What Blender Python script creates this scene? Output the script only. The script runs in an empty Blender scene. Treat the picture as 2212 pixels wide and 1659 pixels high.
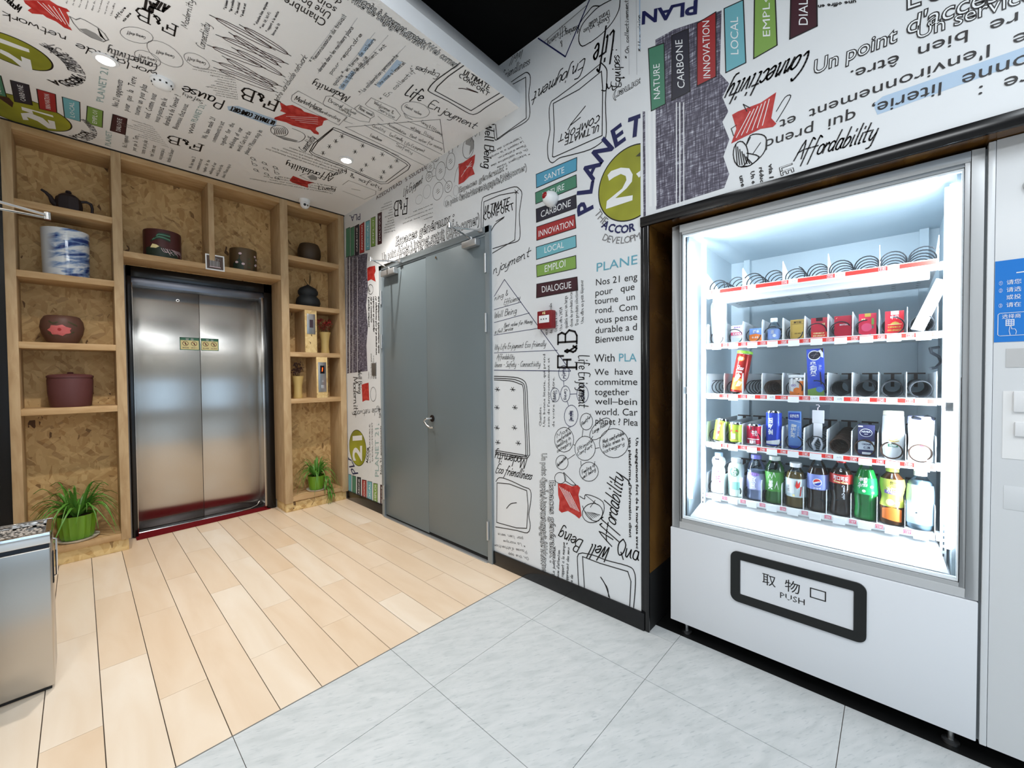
import bpy, bmesh, math, random
from mathutils import Vector, Matrix
from mathutils.geometry import tessellate_polygon
random.seed(7)
SC = bpy.context.scene
COL = SC.collection
PI = math.pi

# ------------------------------------------------------------------ camera, world, lights, exposure
cam = bpy.data.objects.new('camera', bpy.data.cameras.new('camera'))
COL.objects.link(cam)
cam.data.sensor_width = 36.0
cam.data.lens = 36.0 * 878.4 / 2212.0
cam.data.clip_start = 0.02
YAW, PITCH, ROLL = 0.81682713, 0.02118357, 0.00833622
fw = Vector((math.sin(YAW) * math.cos(PITCH), math.cos(YAW) * math.cos(PITCH), -math.sin(PITCH)))
rt = Vector((math.cos(YAW), -math.sin(YAW), 0))
dn = fw.cross(rt)
r2 = math.cos(ROLL) * rt + math.sin(ROLL) * dn
d2 = -math.sin(ROLL) * rt + math.cos(ROLL) * dn
cam.matrix_world = Matrix(((r2.x, -d2.x, -fw.x, 0), (r2.y, -d2.y, -fw.y, 0), (r2.z, -d2.z, -fw.z, 1.25), (0, 0, 0, 1)))
SC.camera = cam

w = bpy.data.worlds.new('world'); SC.world = w; w.use_nodes = True
w.node_tree.nodes['Background'].inputs[0].default_value = (0.62, 0.80, 1.0, 1)
w.node_tree.nodes['Background'].inputs[1].default_value = 2.0
SC.view_settings.view_transform = 'Standard'
SC.view_settings.look = 'None'
SC.view_settings.gamma = 1.0
SC.view_settings.use_curve_mapping = False
SC.view_settings.exposure = 0.27

def area(name, loc, size, power, col=(1, 1, 1), rot=(0, 0, 0), spread=PI):
    l = bpy.data.lights.new(name, 'AREA'); l.shape = 'RECTANGLE'; l.size, l.size_y = size
    l.energy = power; l.color = col; l.spread = spread
    o = bpy.data.objects.new(name, l); COL.objects.link(o); o.location = loc; o.rotation_euler = rot
    return o
# unseen fill lights added under the high black ceiling, behind and beside the camera
area('lobby_fill', (0.3, -0.9, 3.17), (1.2, 0.5), 30, (0.88, 0.95, 1.0))
area('lobby_fill', (-0.9, 0.2, 3.17), (0.6, 1.6), 42, (0.95, 0.98, 1.0))
area('lobby_fill', (0.4, 1.1, 3.17), (0.9, 0.25), 7, (0.93, 0.97, 1.0))
area('lobby_fill', (0.9, -2.2, 3.17), (1.6, 0.5), 30, (0.95, 0.98, 1.0))

# unseen upward fill added to brighten the ceiling, just left of the view
area('ceiling_fill', (-.30, 1.95, 1.85), (.35, .35), 13, (1.0, .98, .95), (0, math.radians(180 - 38), 0))

# ------------------------------------------------------------------ helpers
def tag(o, label=None, cat=None, group=None, kind=None):
    if label: o['label'] = label
    if cat: o['category'] = cat
    if group: o['group'] = group
    if kind: o['kind'] = kind
    return o

def empty(name, loc=(0, 0, 0), label=None, cat=None, group=None, rot=(0, 0, 0)):
    o = bpy.data.objects.new(name, None); COL.objects.link(o)
    o.location = loc; o.rotation_euler = rot; o.empty_display_size = 0.05
    return tag(o, label, cat, group)

def copy_tree(o, parent=None):
    c = o.copy(); COL.objects.link(c)
    c.parent = parent
    for ch in list(o.children):
        copy_tree(ch, c)
    return c

class MB:
    """collects shapes and links them as one mesh object"""
    def __init__(s): s.v = []; s.f = []; s.m = []; s.uv = None
    def add(s, vs, fs, m=0):
        b = len(s.v); s.v += [tuple(q) for q in vs]
        for f in fs: s.f.append(tuple(i + b for i in f)); s.m.append(m)
    def box(s, x0, x1, y0, y1, z0, z1, m=0):
        if x0 > x1: x0, x1 = x1, x0
        if y0 > y1: y0, y1 = y1, y0
        if z0 > z1: z0, z1 = z1, z0
        s.add([(x, y, z) for x in (x0, x1) for y in (y0, y1) for z in (z0, z1)],
              [(0, 1, 3, 2), (4, 6, 7, 5), (0, 4, 5, 1), (2, 3, 7, 6), (0, 2, 6, 4), (1, 5, 7, 3)], m); return s
    def quad(s, a, b, c, d, m=0): s.add([a, b, c, d], [(0, 1, 2, 3)], m); return s
    def tube(s, path, r, n=8, m=0, cap=True, rs=None):
        P = [Vector(p) for p in path]; rings = []; prev = None
        for i, p in enumerate(P):
            t = (P[min(i + 1, len(P) - 1)] - P[max(i - 1, 0)]).normalized()
            if prev is None:
                a = Vector((0, 0, 1)) if abs(t.z) < 0.9 else Vector((1, 0, 0))
                u = t.cross(a).normalized()
            else:
                u = (prev - t * prev.dot(t)).normalized()
            prev = u; v = t.cross(u)
            rr = rs[i] if rs else r
            rings.append([p + (u * math.cos(2 * PI * k / n) + v * math.sin(2 * PI * k / n)) * rr for k in range(n)])
        vs = [q for R in rings for q in R]
        fs = [(i * n + k, i * n + (k + 1) % n, (i + 1) * n + (k + 1) % n, (i + 1) * n + k) for i in range(len(P) - 1) for k in range(n)]
        if cap: fs += [tuple(range(n))[::-1], tuple((len(P) - 1) * n + k for k in range(n))]
        s.add(vs, fs, m); return s
    def lathe(s, prof, n=28, c=(0, 0, 0), m=0, ms=None, sx=1, sy=1):
        """prof: list of (radius, z); ms: material index per segment"""
        vs = []
        for r, z in prof:
            for k in range(n):
                a = 2 * PI * k / n
                vs.append((c[0] + r * sx * math.cos(a), c[1] + r * sy * math.sin(a), c[2] + z))
        b = len(s.v); s.v += vs
        for i in range(len(prof) - 1):
            for k in range(n):
                s.f.append((b + i * n + k, b + i * n + (k + 1) % n, b + (i + 1) * n + (k + 1) % n, b + (i + 1) * n + k))
                s.m.append(ms[i] if ms else m)
        if prof[0][0] > 1e-5: s.f.append(tuple(b + k for k in range(n))[::-1]); s.m.append(ms[0] if ms else m)
        if prof[-1][0] > 1e-5: s.f.append(tuple(b + (len(prof) - 1) * n + k for k in range(n))); s.m.append(ms[-1] if ms else m)
        return s
    def mesh(s, name, mats):
        me = bpy.data.meshes.new(name); me.from_pydata(s.v, [], s.f)
        for m in (mats if isinstance(mats, (list, tuple)) else [mats]): me.materials.append(m)
        me.polygons.foreach_set('material_index', s.m); me.update()
        return me
    def build(s, name, mats, parent=None, loc=(0, 0, 0), rot=(0, 0, 0), smooth=False, bevel=0, seg=2, sharp=40):
        me = s.mesh(name, mats)
        if bevel or smooth:
            bm = bmesh.new(); bm.from_mesh(me)
            bmesh.ops.remove_doubles(bm, verts=bm.verts, dist=1e-5)
            bmesh.ops.recalc_face_normals(bm, faces=bm.faces)
            if bevel:
                es = [e for e in bm.edges if len(e.link_faces) == 2 and e.calc_face_angle(0) > 0.6]
                bmesh.ops.bevel(bm, geom=es, offset=bevel, segments=seg, profile=0.5, affect='EDGES', clamp_overlap=True)
            if smooth or bevel:
                for f in bm.faces: f.smooth = True
                for e in bm.edges:
                    if len(e.link_faces) == 2 and e.calc_face_angle(0) > math.radians(sharp): e.smooth = False
            bm.to_mesh(me); bm.free()
        o = bpy.data.objects.new(name, me); COL.objects.link(o)
        o.location = loc; o.rotation_euler = rot
        if parent: o.parent = parent
        return o

def box(name, mat, x0, x1, y0, y1, z0, z1, parent=None, bevel=0):
    """a box mesh whose origin sits at its own centre of the base"""
    cx, cy, cz = (x0 + x1) / 2, (y0 + y1) / 2, min(z0, z1)
    return MB().box(x0 - cx, x1 - cx, y0 - cy, y1 - cy, z0 - cz, z1 - cz).build(name, mat, parent, (cx, cy, cz), bevel=bevel)

# ------------------------------------------------------------------ materials
def srgb(r, g, b):
    f = lambda c: (c / 255 / 12.92) if c / 255 <= 0.04045 else ((c / 255 + 0.055) / 1.055) ** 2.4
    return (f(r), f(g), f(b), 1)
_mats = {}
def mat(name, col=(200, 200, 200), rough=0.5, metal=0.0, emit=None, es=0, spec=0.5, alpha=1, trans=0, ior=1.45, coat=0):
    if name in _mats: return _mats[name]
    m = bpy.data.materials.new(name); m.use_nodes = True
    b = m.node_tree.nodes['Principled BSDF']
    b.inputs['Base Color'].default_value = srgb(*col)
    b.inputs['Roughness'].default_value = rough; b.inputs['Metallic'].default_value = metal
    b.inputs['Specular IOR Level'].default_value = spec; b.inputs['IOR'].default_value = ior
    b.inputs['Coat Weight'].default_value = coat
    b.inputs['Transmission Weight'].default_value = trans
    if emit:
        b.inputs['Emission Color'].default_value = srgb(*emit); b.inputs['Emission Strength'].default_value = es
    _mats[name] = m
    return m
def nd(m, t, **kw):
    n = m.node_tree.nodes.new(t)
    for k, v in kw.items(): setattr(n, k, v)
    return n
def lk(m, a, b): m.node_tree.links.new(a, b)
def ramp(m, fac, stops):
    r = nd(m, 'ShaderNodeValToRGB'); lk(m, fac, r.inputs[0])
    while len(r.color_ramp.elements) < len(stops): r.color_ramp.elements.new(0.5)
    for e, (p, c) in zip(r.color_ramp.elements, stops): e.position = p; e.color = srgb(*c)
    return r.outputs[0]
def coords(m, scale=(1, 1, 1), rot=(0, 0, 0), kind='Object'):
    t = nd(m, 'ShaderNodeTexCoord'); p = nd(m, 'ShaderNodeMapping'); q = nd(m, 'ShaderNodeMapping')
    p.inputs['Rotation'].default_value = rot; q.inputs['Scale'].default_value = scale; lk(m, p.outputs[0], q.inputs[0])
    if kind == 'World':
        g = nd(m, 'ShaderNodeNewGeometry'); lk(m, g.outputs['Position'], p.inputs[0])
    else: lk(m, t.outputs[kind], p.inputs[0])
    return q.outputs[0]
def bump(m, h, strength=0.2, dist=0.002):
    b = nd(m, 'ShaderNodeBump'); b.inputs['Strength'].default_value = strength; b.inputs['Distance'].default_value = dist
    lk(m, h, b.inputs['Height']); lk(m, b.outputs[0], m.node_tree.nodes['Principled BSDF'].inputs['Normal'])
def mixc(m, fac, a, b, mode='MIX'):
    n = nd(m, 'ShaderNodeMix', data_type='RGBA', blend_type=mode)
    if isinstance(fac, (int, float)): n.inputs[0].default_value = fac
    else: lk(m, fac, n.inputs[0])
    for s, v in ((6, a), (7, b)):
        if isinstance(v, tuple): n.inputs[s].default_value = v
        else: lk(m, v, n.inputs[s])
    return n.outputs[2]
def base(m, s): lk(m, s, m.node_tree.nodes['Principled BSDF'].inputs['Base Color'])

def mk_osb(name, light, mid, dark):
    m = mat(name, mid, 0.62)
    outs = []
    for i, (rot, sc) in enumerate([((.3, .6, .2), (10, 18, 44)), ((.2, -.8, .4), (12, 18, 36)), ((-.3, 1.5, .3), (9, 22, 46))]):
        v = nd(m, 'ShaderNodeTexVoronoi'); v.inputs['Scale'].default_value = 1.0
        c = coords(m, sc, rot, 'World')
        n = nd(m, 'ShaderNodeTexNoise'); n.inputs['Scale'].default_value = 14; n.inputs['Detail'].default_value = 1
        g = nd(m, 'ShaderNodeNewGeometry'); lk(m, g.outputs['Position'], n.inputs[0])
        a = nd(m, 'ShaderNodeVectorMath', operation='MULTIPLY_ADD'); lk(m, n.outputs['Color'], a.inputs[0]); a.inputs[1].default_value = (.7, .7, .9); lk(m, c, a.inputs[2])
        lk(m, a.outputs[0], v.inputs['Vector']); outs.append(v.outputs['Color'])
    s0 = nd(m, 'ShaderNodeSeparateColor'); lk(m, outs[0], s0.inputs[0])
    s1 = nd(m, 'ShaderNodeSeparateColor'); lk(m, outs[1], s1.inputs[0])
    s2 = nd(m, 'ShaderNodeSeparateColor'); lk(m, outs[2], s2.inputs[0])
    c0 = ramp(m, s0.outputs[0], [(0, dark), (.1, mid), (.35, light), (.6, mid), (.85, light)])
    c1 = ramp(m, s1.outputs[0], [(0, dark), (.07, mid), (.55, light), (1, light)])
    c2 = ramp(m, s2.outputs[0], [(0, (88, 58, 30)), (.05, mid), (.5, light), (1, mid)])
    a = mixc(m, .5, c0, c1)
    t = nd(m, 'ShaderNodeMath', operation='GREATER_THAN'); lk(m, s1.outputs[1], t.inputs[0]); t.inputs[1].default_value = .62
    b = mixc(m, t.outputs[0], a, c2)
    base(m, b); bump(m, s0.outputs[1], .25, .001)
    return m
def mk_wood(name, cols, scale=(3, 3, 40), rough=.5, rnd=0.0, bumpy=.1, kind='Object'):
    m = mat(name, cols[1], rough)
    n = nd(m, 'ShaderNodeTexNoise'); n.inputs['Scale'].default_value = 1.0; n.inputs['Detail'].default_value = 5; n.inputs['Distortion'].default_value = .6
    c = coords(m, scale, kind=kind)
    if rnd:
        oi = nd(m, 'ShaderNodeObjectInfo'); a = nd(m, 'ShaderNodeVectorMath', operation='MULTIPLY_ADD')
        lk(m, oi.outputs['Random'], a.inputs[0]); a.inputs[1].default_value = (37, 51, 23); lk(m, c, a.inputs[2]); c = a.outputs[0]
    lk(m, c, n.inputs[0])
    col = ramp(m, n.outputs[0], [(.25, cols[0]), (.5, cols[1]), (.75, cols[2])])
    if rnd:
        v = ramp(m, oi.outputs['Random'], [(0, (255, 255, 255)), (.5, (246, 236, 224)), (1, (252, 246, 240))])
        col = mixc(m, 1.0, col, v, 'MULTIPLY')
    base(m, col); bump(m, n.outputs[0], bumpy, .001)
    return m
OSB = mk_osb('osb_board', (212, 178, 124), (180, 141, 88), (128, 90, 50))
OSBL = mk_osb('osb_pale', (232, 206, 150), (214, 180, 120), (150, 108, 60))
PINE = mk_wood('pine_board', [(170, 140, 102), (186, 158, 120), (200, 174, 136)], (26, 26, 5), .55, kind='World')
PINEH = mk_wood('pine_board_flat', [(172, 136, 92), (190, 156, 112), (204, 174, 132)], (5, 26, 26), .55, kind='World')
PLANK = mk_wood('maple_plank', [(226, 206, 182), (234, 218, 198), (240, 228, 212)], (7, 1.3, 3), .34, 1.0, .04)
DARKWOOD = mk_wood('walnut_veneer', [(44, 24, 10), (86, 56, 22), (120, 84, 38)], (3, 9, 3), .22, kind='World', bumpy=.02)
def mk_tile():
    m = mat('vinyl_tile', (196, 201, 203), .36)
    oi = nd(m, 'ShaderNodeObjectInfo')
    n = nd(m, 'ShaderNodeTexNoise'); n.inputs['Detail'].default_value = 6; n.inputs['Scale'].default_value = 1; n.inputs['Distortion'].default_value = .8
    lk(m, coords(m, (9, 30, 1), (0, 0, .5), 'World'), n.inputs[0])
    n2 = nd(m, 'ShaderNodeTexNoise'); n2.inputs['Detail'].default_value = 3; n2.inputs['Scale'].default_value = 1
    lk(m, coords(m, (28, 150, 1), (0, 0, .5), 'World'), n2.inputs[0])
    a = ramp(m, n.outputs[0], [(.3, (192, 197, 198)), (.5, (202, 206, 207)), (.7, (209, 212, 213))])
    b = ramp(m, n2.outputs[0], [(.30, (226, 230, 232)), (.42, (255, 255, 255)), (1, (255, 255, 255))])
    base(m, mixc(m, .8, a, b, 'MULTIPLY'))
    return m
TILE = mk_tile()
def mk_steel(name, col, rough, aniso, tangent, bs=0):
    m = mat(name, col, rough, 1.0)
    b = m.node_tree.nodes['Principled BSDF']; b.inputs['Anisotropic'].default_value = aniso
    c = nd(m, 'ShaderNodeCombineXYZ')
    for i in range(3): c.inputs[i].default_value = tangent[i]
    lk(m, c.outputs[0], b.inputs['Tangent'])
    return m
STEEL = mk_steel('brushed_steel_door', (196, 193, 188), .24, .95, (1, 0, 0))
STEELB = mk_steel('brushed_steel_bin', (200, 196, 190), .34, .8, (1, 0, 0))
CHROME = mat('polished_steel', (215, 215, 215), .12, 1.0)
ALU = mat('satin_aluminium', (196, 198, 200), .38, .75)
SATIN = mat('satin_steel', (178, 178, 178), .3, 1.0)
BLACK = mat('black_gloss_trim', (14, 14, 16), .18)
BLACKM = mat('black_matt', (12, 12, 12), .7)
CEILBLACK = mat('black_ceiling_paint', (9, 9, 9), .9, spec=.1)
WALLW = mat('wallpaper_white', (226, 229, 232), .42)
CEILW = mat('ceiling_wallpaper', (240, 239, 238), .5)
PAINTW = mat('white_paint', (235, 236, 238), .5)
DOORG = mat('grey_door_paint', (116, 128, 134), .36, .25)
DOORF = mat('grey_door_frame', (138, 148, 154), .32, .2)
MACH = mat('machine_white', (226, 229, 234), .3)
MACH2 = mat('machine_white_two', (222, 225, 228), .3)
WHITEP = mat('white_plastic', (238, 240, 242), .35)
INNER = mat('chilled_cabinet_lining', (190, 205, 214), .45)
DIV = mat('divider_plastic', (226, 232, 236), .4)
RUBBER = mat('dark_rubber', (30, 30, 32), .6)
REDMAT = mat('red_carpet', (108, 20, 26), .95, spec=.1)
LED = mat('led_tube', (255, 255, 255), .4, emit=(236, 246, 255), es=8)
SPOTLENS = mat('spot_lens', (255, 255, 255), .4, emit=(255, 252, 246), es=28)

def thin_glass(name, tint=(250, 253, 255), gloss=.04):
    m = bpy.data.materials.new(name); m.use_nodes = True; nt = m.node_tree; nt.nodes.clear()
    o = nd(m, 'ShaderNodeOutputMaterial'); t = nd(m, 'ShaderNodeBsdfTransparent'); g = nd(m, 'ShaderNodeBsdfGlossy'); x = nd(m, 'ShaderNodeMixShader')
    f = nd(m, 'ShaderNodeFresnel'); f.inputs[0].default_value = 1.4
    t.inputs[0].default_value = srgb(*tint); g.inputs['Roughness'].default_value = gloss
    lk(m, f.outputs[0], x.inputs[0]); lk(m, t.outputs[0], x.inputs[1]); lk(m, g.outputs[0], x.inputs[2]); lk(m, x.outputs[0], o.inputs[0])
    return m
GLASS = thin_glass('clear_pane', gloss=.01)
FILM = thin_glass('clear_film', (235, 240, 245), .15)

# ------------------------------------------------------------------ lettering
INK = {}
def ink(n):
    C = dict(k=(24, 20, 22), w=(236, 238, 240), grey=(120, 118, 120), midgrey=(150, 150, 150), pale=(188, 190, 194), brown=(62, 34, 28), navy=(28, 32, 84), red=(188, 44, 40),
             teal=(96, 164, 184), tealg=(150, 178, 178), hblue=(176, 200, 224), olive=(164, 166, 44), darkolive=(70, 70, 44), textile=(84, 80, 98),
             green=(74, 132, 106), dark=(42, 40, 54), redp=(160, 44, 46), lblue=(112, 178, 190), blue=(86, 160, 192), lime=(128, 164, 80), maroon=(62, 26, 36),
             rd=(224, 52, 44), mg=(226, 84, 120), gd=(206, 170, 78), sky=(90, 140, 220), dblue=(36, 66, 170), pur=(150, 120, 200), orange=(240, 130, 50), lt=(200, 210, 220), cyanw=(150, 215, 205), cream=(246, 232, 170), pinkf=(206, 104, 104), pinkw=(214, 190, 196), darkgreen=(34, 50, 38), cardbrown=(86, 70, 64))
    if n in INK: return INK[n]
    c = C[n]; m = mat('ink_' + n, c, .45)
    if n == 'textile':
        a = nd(m, 'ShaderNodeTexNoise'); a.inputs['Scale'].default_value = 1; a.inputs['Detail'].default_value = 4; lk(m, coords(m, (1, 22, 160), kind='World'), a.inputs[0])
        b = nd(m, 'ShaderNodeTexNoise'); b.inputs['Scale'].default_value = 1; b.inputs['Detail'].default_value = 4; lk(m, coords(m, (1, 160, 18), kind='World'), b.inputs[0])
        x = mixc(m, .5, a.outputs[0], b.outputs[0]); base(m, ramp(m, x, [(.36, (50, 46, 62)), (.5, (84, 80, 96)), (.58, (128, 126, 142)), (.66, (196, 198, 208))]))
    if n == 'red':
        a = nd(m, 'ShaderNodeTexNoise'); a.inputs['Scale'].default_value = 1; lk(m, coords(m, (30, 30, 30), kind='World'), a.inputs[0])
        base(m, ramp(m, a.outputs[0], [(.4, (176, 36, 34)), (.7, (200, 70, 64))]))
    if n == 'olive':
        a = nd(m, 'ShaderNodeTexNoise'); a.inputs['Scale'].default_value = 1; lk(m, coords(m, (4, 4, 4), kind='World'), a.inputs[0])
        base(m, ramp(m, a.outputs[0], [(.35, (132, 134, 38)), (.65, (168, 170, 48))]))
    INK[n] = m
    return m

# single-stroke hand lettering: pairs of hex digits (x, y), baseline y=4, x-height 9, ascender 14
G = {'a': '58 49 29 17 15 24 44 57|59 55 64', 'b': '1e 14|17 39 58 56 34 14', 'c': '58 39 18 15 34 55', 'd': '58 39 18 15 34 56|6e 55 64', 'e': '16 57 58 39 18 15 34 55',
     'f': '6d 4e 3d 20|09 59', 'g': '58 39 18 15 34 56|59 51 30 11', 'h': '1e 14|17 39 48 54 64', 'i': '29 24 34|2b 2c', 'j': '39 31 10|3b 3c', 'k': '1e 14|59 16 54', 'l': '2e 25 34',
     'm': '19 14|17 28 39 48 44|47 58 69 78 74 84', 'n': '19 14|17 39 48 54 64', 'o': '39 18 15 34 55 58 39', 'p': '19 10|18 39 58 55 34 15', 'q': '58 39 18 15 34 56|59 50 61',
     'r': '19 14|17 39 48', 's': '48 39 18 27 46 45 24 14', 't': '2d 25 34 44|09 59', 'u': '19 15 24 35 59|59 55 64', 'v': '19 34 59', 'w': '19 24 47 64 79', 'x': '19 54|59 14',
     'y': '19 15 34 57|59 51 20', 'z': '19 59 14 54', 'A': '04 4e 74|18 69', 'B': '1e 14|1e 5e 6c 5a 1a|5a 78 65 44 14', 'C': '6d 4e 1b 17 34 55', 'D': '1e 14|1e 5d 79 75 54 14',
     'E': '6e 1e 14 64|19 59', 'F': '14 1e 6e|19 59', 'G': '6d 4e 1b 17 34 65 69 49', 'H': '1e 14|6e 64|19 69', 'I': '1e 14', 'L': '1e 14 54', 'M': '04 1e 46 7e 84', 'N': '14 1e 64 6e',
     'O': '4e 1b 17 34 66 7b 4e', 'P': '14 1e 5e 6c 59 19', 'Q': '4e 1b 17 34 66 7b 4e|46 72', 'R': '14 1e 5e 6c 59 19|39 74', 'S': '6d 3e 1c 2a 59 66 44 14', 'T': '0e 7e|4e 44',
     'U': '1e 16 34 56 6e', 'W': '0e 24 4b 64 8e', 'Y': '0e 49 7e|49 44', '&': '64 1c 2e 3c 17 25 44 67', '*': '1a 5e|3e 3a|1e 5a', '-': '28 58', '.': '24 25', ':': '26 27|2a 2b', ',': '34 22',
     "'": '2e 2b', '(': '3f 18 30', ')': '1f 38 10', '/': '03 6f', '2': '1c 3e 5c 14 64', '4': '44 4e 18 68', '1': '1c 3e 34', '5': '5e 1e 19 59 55 14', '0': '3e 19 34 59 3e'}
SER = {'F': '14 1e 7e 7b|19 59|5b 57|04 34', 'B': '1e 14|0e 5e 6c 5a 1a|5a 78 65 44 04', '&': '64 1c 2e 3c 17 25 44 67'}
def stroke_text(text, style):
    """list of strokes in text space: width units, y in cap heights"""
    out = []; x = 0
    for ch in text:
        if ch == ' ': x += 4.5; continue
        src = SER.get(ch) if style == 'f' else None
        base_ch = {'é': 'e', 'è': 'e', 'ê': 'e', 'à': 'a', 'î': 'i', 'ô': 'o'}.get(ch, ch)
        src = src or G.get(base_ch) or G.get(base_ch.lower())
        if not src: x += 5; continue
        sc = .62 if (style == 'f' and ch == '&') else 1
        mx = 0
        for st in src.split('|'):
            pts = [(int(p[0], 16) * sc, (int(p[1], 16) - 4) / 10 * sc) for p in st.split()]
            mx = max(mx, max(p[0] for p in pts)); out.append([(x + px, py) for px, py in pts])
        x += mx + (.4 if style == 'h' else 1.2)
    return out, max(x, 1)
def smooth_pts(pts, k=3):
    if len(pts) < 3: return pts
    res = []
    for i in range(len(pts) - 1):
        p0 = pts[max(i - 1, 0)]; p1 = pts[i]; p2 = pts[i + 1]; p3 = pts[min(i + 2, len(pts) - 1)]
        for j in range(k):
            t = j / k
            res.append(tuple(.5 * ((2 * p1[a]) + (-p0[a] + p2[a]) * t + (2 * p0[a] - 5 * p1[a] + 4 * p2[a] - p3[a]) * t * t + (-p0[a] + 3 * p1[a] - 3 * p2[a] + p3[a]) * t ** 3) for a in (0, 1)))
    res.append(pts[-1]); return res
_fc = {}
def font_meshes(keys):
    """convert every needed (text, bold offset, resolution) to a flat triangle list in one go, with the built-in font"""
    todo = [k for k in keys if k not in _fc]
    tmp = []
    for k in dict.fromkeys(todo):
        c = bpy.data.curves.new('t', 'FONT'); c.body = k[0]; c.offset = k[1]; c.resolution_u = k[2]
        o = bpy.data.objects.new('t', c); COL.objects.link(o); tmp.append((k, o, c))
    dg = bpy.context.evaluated_depsgraph_get(); dg.update()
    for k, o, c in tmp:
        me = bpy.data.meshes.new_from_object(o.evaluated_get(dg))
        vs = [(v.co.x, v.co.y) for v in me.vertices]; fs = [tuple(p.vertices) for p in me.polygons]
        _fc[k] = (vs, fs); bpy.data.meshes.remove(me); bpy.data.objects.remove(o); bpy.data.curves.remove(c)
class Print:
    """flat print on a plane: 2-D shapes with an ink and a layer"""
    def __init__(s): s.v = []; s.f = []; s.m = []; s.inks = []
    def mi(s, n):
        if n not in s.inks: s.inks.append(n)
        return s.inks.index(n)
    def add(s, vs, fs, col, lay):
        b = len(s.v); s.v += [(x, y, lay) for x, y in vs]; i = s.mi(col)
        for f in fs: s.f.append(tuple(q + b for q in f)); s.m.append(i)
    def ribbon(s, pts, w, col, lay=1):
        w *= .5
        vs = []; fs = []
        for (x0, y0), (x1, y1) in zip(pts, pts[1:]):
            dx, dy = x1 - x0, y1 - y0; L = math.hypot(dx, dy)
            if L < 1e-9: continue
            dx /= L; dy /= L; e = w * .7
            x0 -= dx * e; y0 -= dy * e; x1 += dx * e; y1 += dy * e
            b = len(vs); vs += [(x0 - dy * w, y0 + dx * w), (x1 - dy * w, y1 + dx * w), (x1 + dy * w, y1 - dx * w), (x0 + dy * w, y0 - dx * w)]
            fs.append((b, b + 1, b + 2, b + 3))
        s.add(vs, fs, col, lay)
    def poly(s, pts, col, lay=1):
        t = tessellate_polygon([[Vector((x, y, 0)) for x, y in pts]])
        s.add(pts, [tuple(q) for q in t], col, lay)
    def disc(s, cx, cy, r, col, lay=1, n=40, sx=1, sy=1):
        s.add([(cx + r * sx * math.cos(2 * PI * k / n), cy + r * sy * math.sin(2 * PI * k / n)) for k in range(n)], [tuple(range(n))], col, lay)
    def glyphs(s, key, F, col, lay):
        vs, fs = _fc[key]; s.add([F(x, y) for x, y in vs], fs, col, lay)
    def text(s, text, a, b, t, col='k', style='s', lay=2):
        """text from a to b along the baseline, with t above a at cap height"""
        ax, ay = a; ux, uy = b[0] - ax, b[1] - ay; vx, vy = t[0] - ax, t[1] - ay; h = math.hypot(vx, vy)
        if style in 'hBf':
            st, W = stroke_text(text, style)
            th = h * {'h': .068, 'B': .15, 'f': .085}[style]
            if style == 'h': th = max(th, .0022 if h < .05 else .003)
            for q in st:
                p = [(ax + ux * x / W + vx * y, ay + uy * x / W + vy * y) for x, y in q]
                s.ribbon(smooth_pts(p) if style == 'h' and h > .03 else p, th, col, lay)
            return
        off = {'s': 0, 'b': .03, 'o': .035}[style]; res = 3 if h > .03 else 1
        key = (text, off, res); font_meshes([key, (text, -.012, res)] if style == 'o' else [key])
        vs = _fc[key][0]
        if not vs: return
        W = max(v[0] for v in vs)
        F = lambda x, y: (ax + ux * x / W + vx * y / .7, ay + uy * x / W + vy * y / .7)
        s.glyphs(key, F, col, lay)
        if style == 'o': s.glyphs((text, -.012, res), F, 'w', lay + 1)
    def build(s, name, frame, parent, clip=None, step=.0004, fine=0):
        """frame(u, v, lay) -> world point"""
        if clip:
            bm = bmesh.new()
            V = [bm.verts.new(q) for q in s.v]
            for f, m in zip(s.f, s.m):
                try: q = bm.faces.new([V[i] for i in f]); q.material_index = m
                except ValueError: pass
            for co, no in clip:
                bmesh.ops.bisect_plane(bm, geom=bm.verts[:] + bm.edges[:] + bm.faces[:], plane_co=(*co, 0), plane_no=(*no, 0), clear_outer=True)
            bm.verts.index_update()
            s.v = [tuple(v.co) for v in bm.verts]; s.f = [tuple(v.index for v in f.verts) for f in bm.faces]; s.m = [f.material_index for f in bm.faces]; bm.free()
        if not s.f: return None
        if fine:
            bm = bmesh.new(); V = [bm.verts.new(q) for q in s.v]
            for f, m in zip(s.f, s.m):
                try: q = bm.faces.new([V[i] for i in f]); q.material_index = m
                except ValueError: pass
            for _ in range(5):
                bmesh.ops.triangulate(bm, faces=[f for f in bm.faces if len(f.verts) > 3])
                es = [q for q in bm.edges if abs(q.verts[0].co.x - q.verts[1].co.x) > fine]
                if not es: break
                bmesh.ops.subdivide_edges(bm, edges=es, cuts=1)
            bmesh.ops.triangulate(bm, faces=[f for f in bm.faces if len(f.verts) > 3])
            bm.verts.index_update(); s.v = [tuple(v.co) for v in bm.verts]; s.f = [tuple(v.index for v in f.verts) for f in bm.faces]; s.m = [f.material_index for f in bm.faces]; bm.free()
        me = bpy.data.meshes.new(name); me.from_pydata([frame(x, y, .0004 + step * l) for x, y, l in s.v], [], s.f)
        for n in s.inks: me.materials.append(ink(n))
        me.polygons.foreach_set('material_index', s.m); me.update()
        o = bpy.data.objects.new(name, me); COL.objects.link(o)
        if parent: o.parent = parent
        return o

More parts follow.
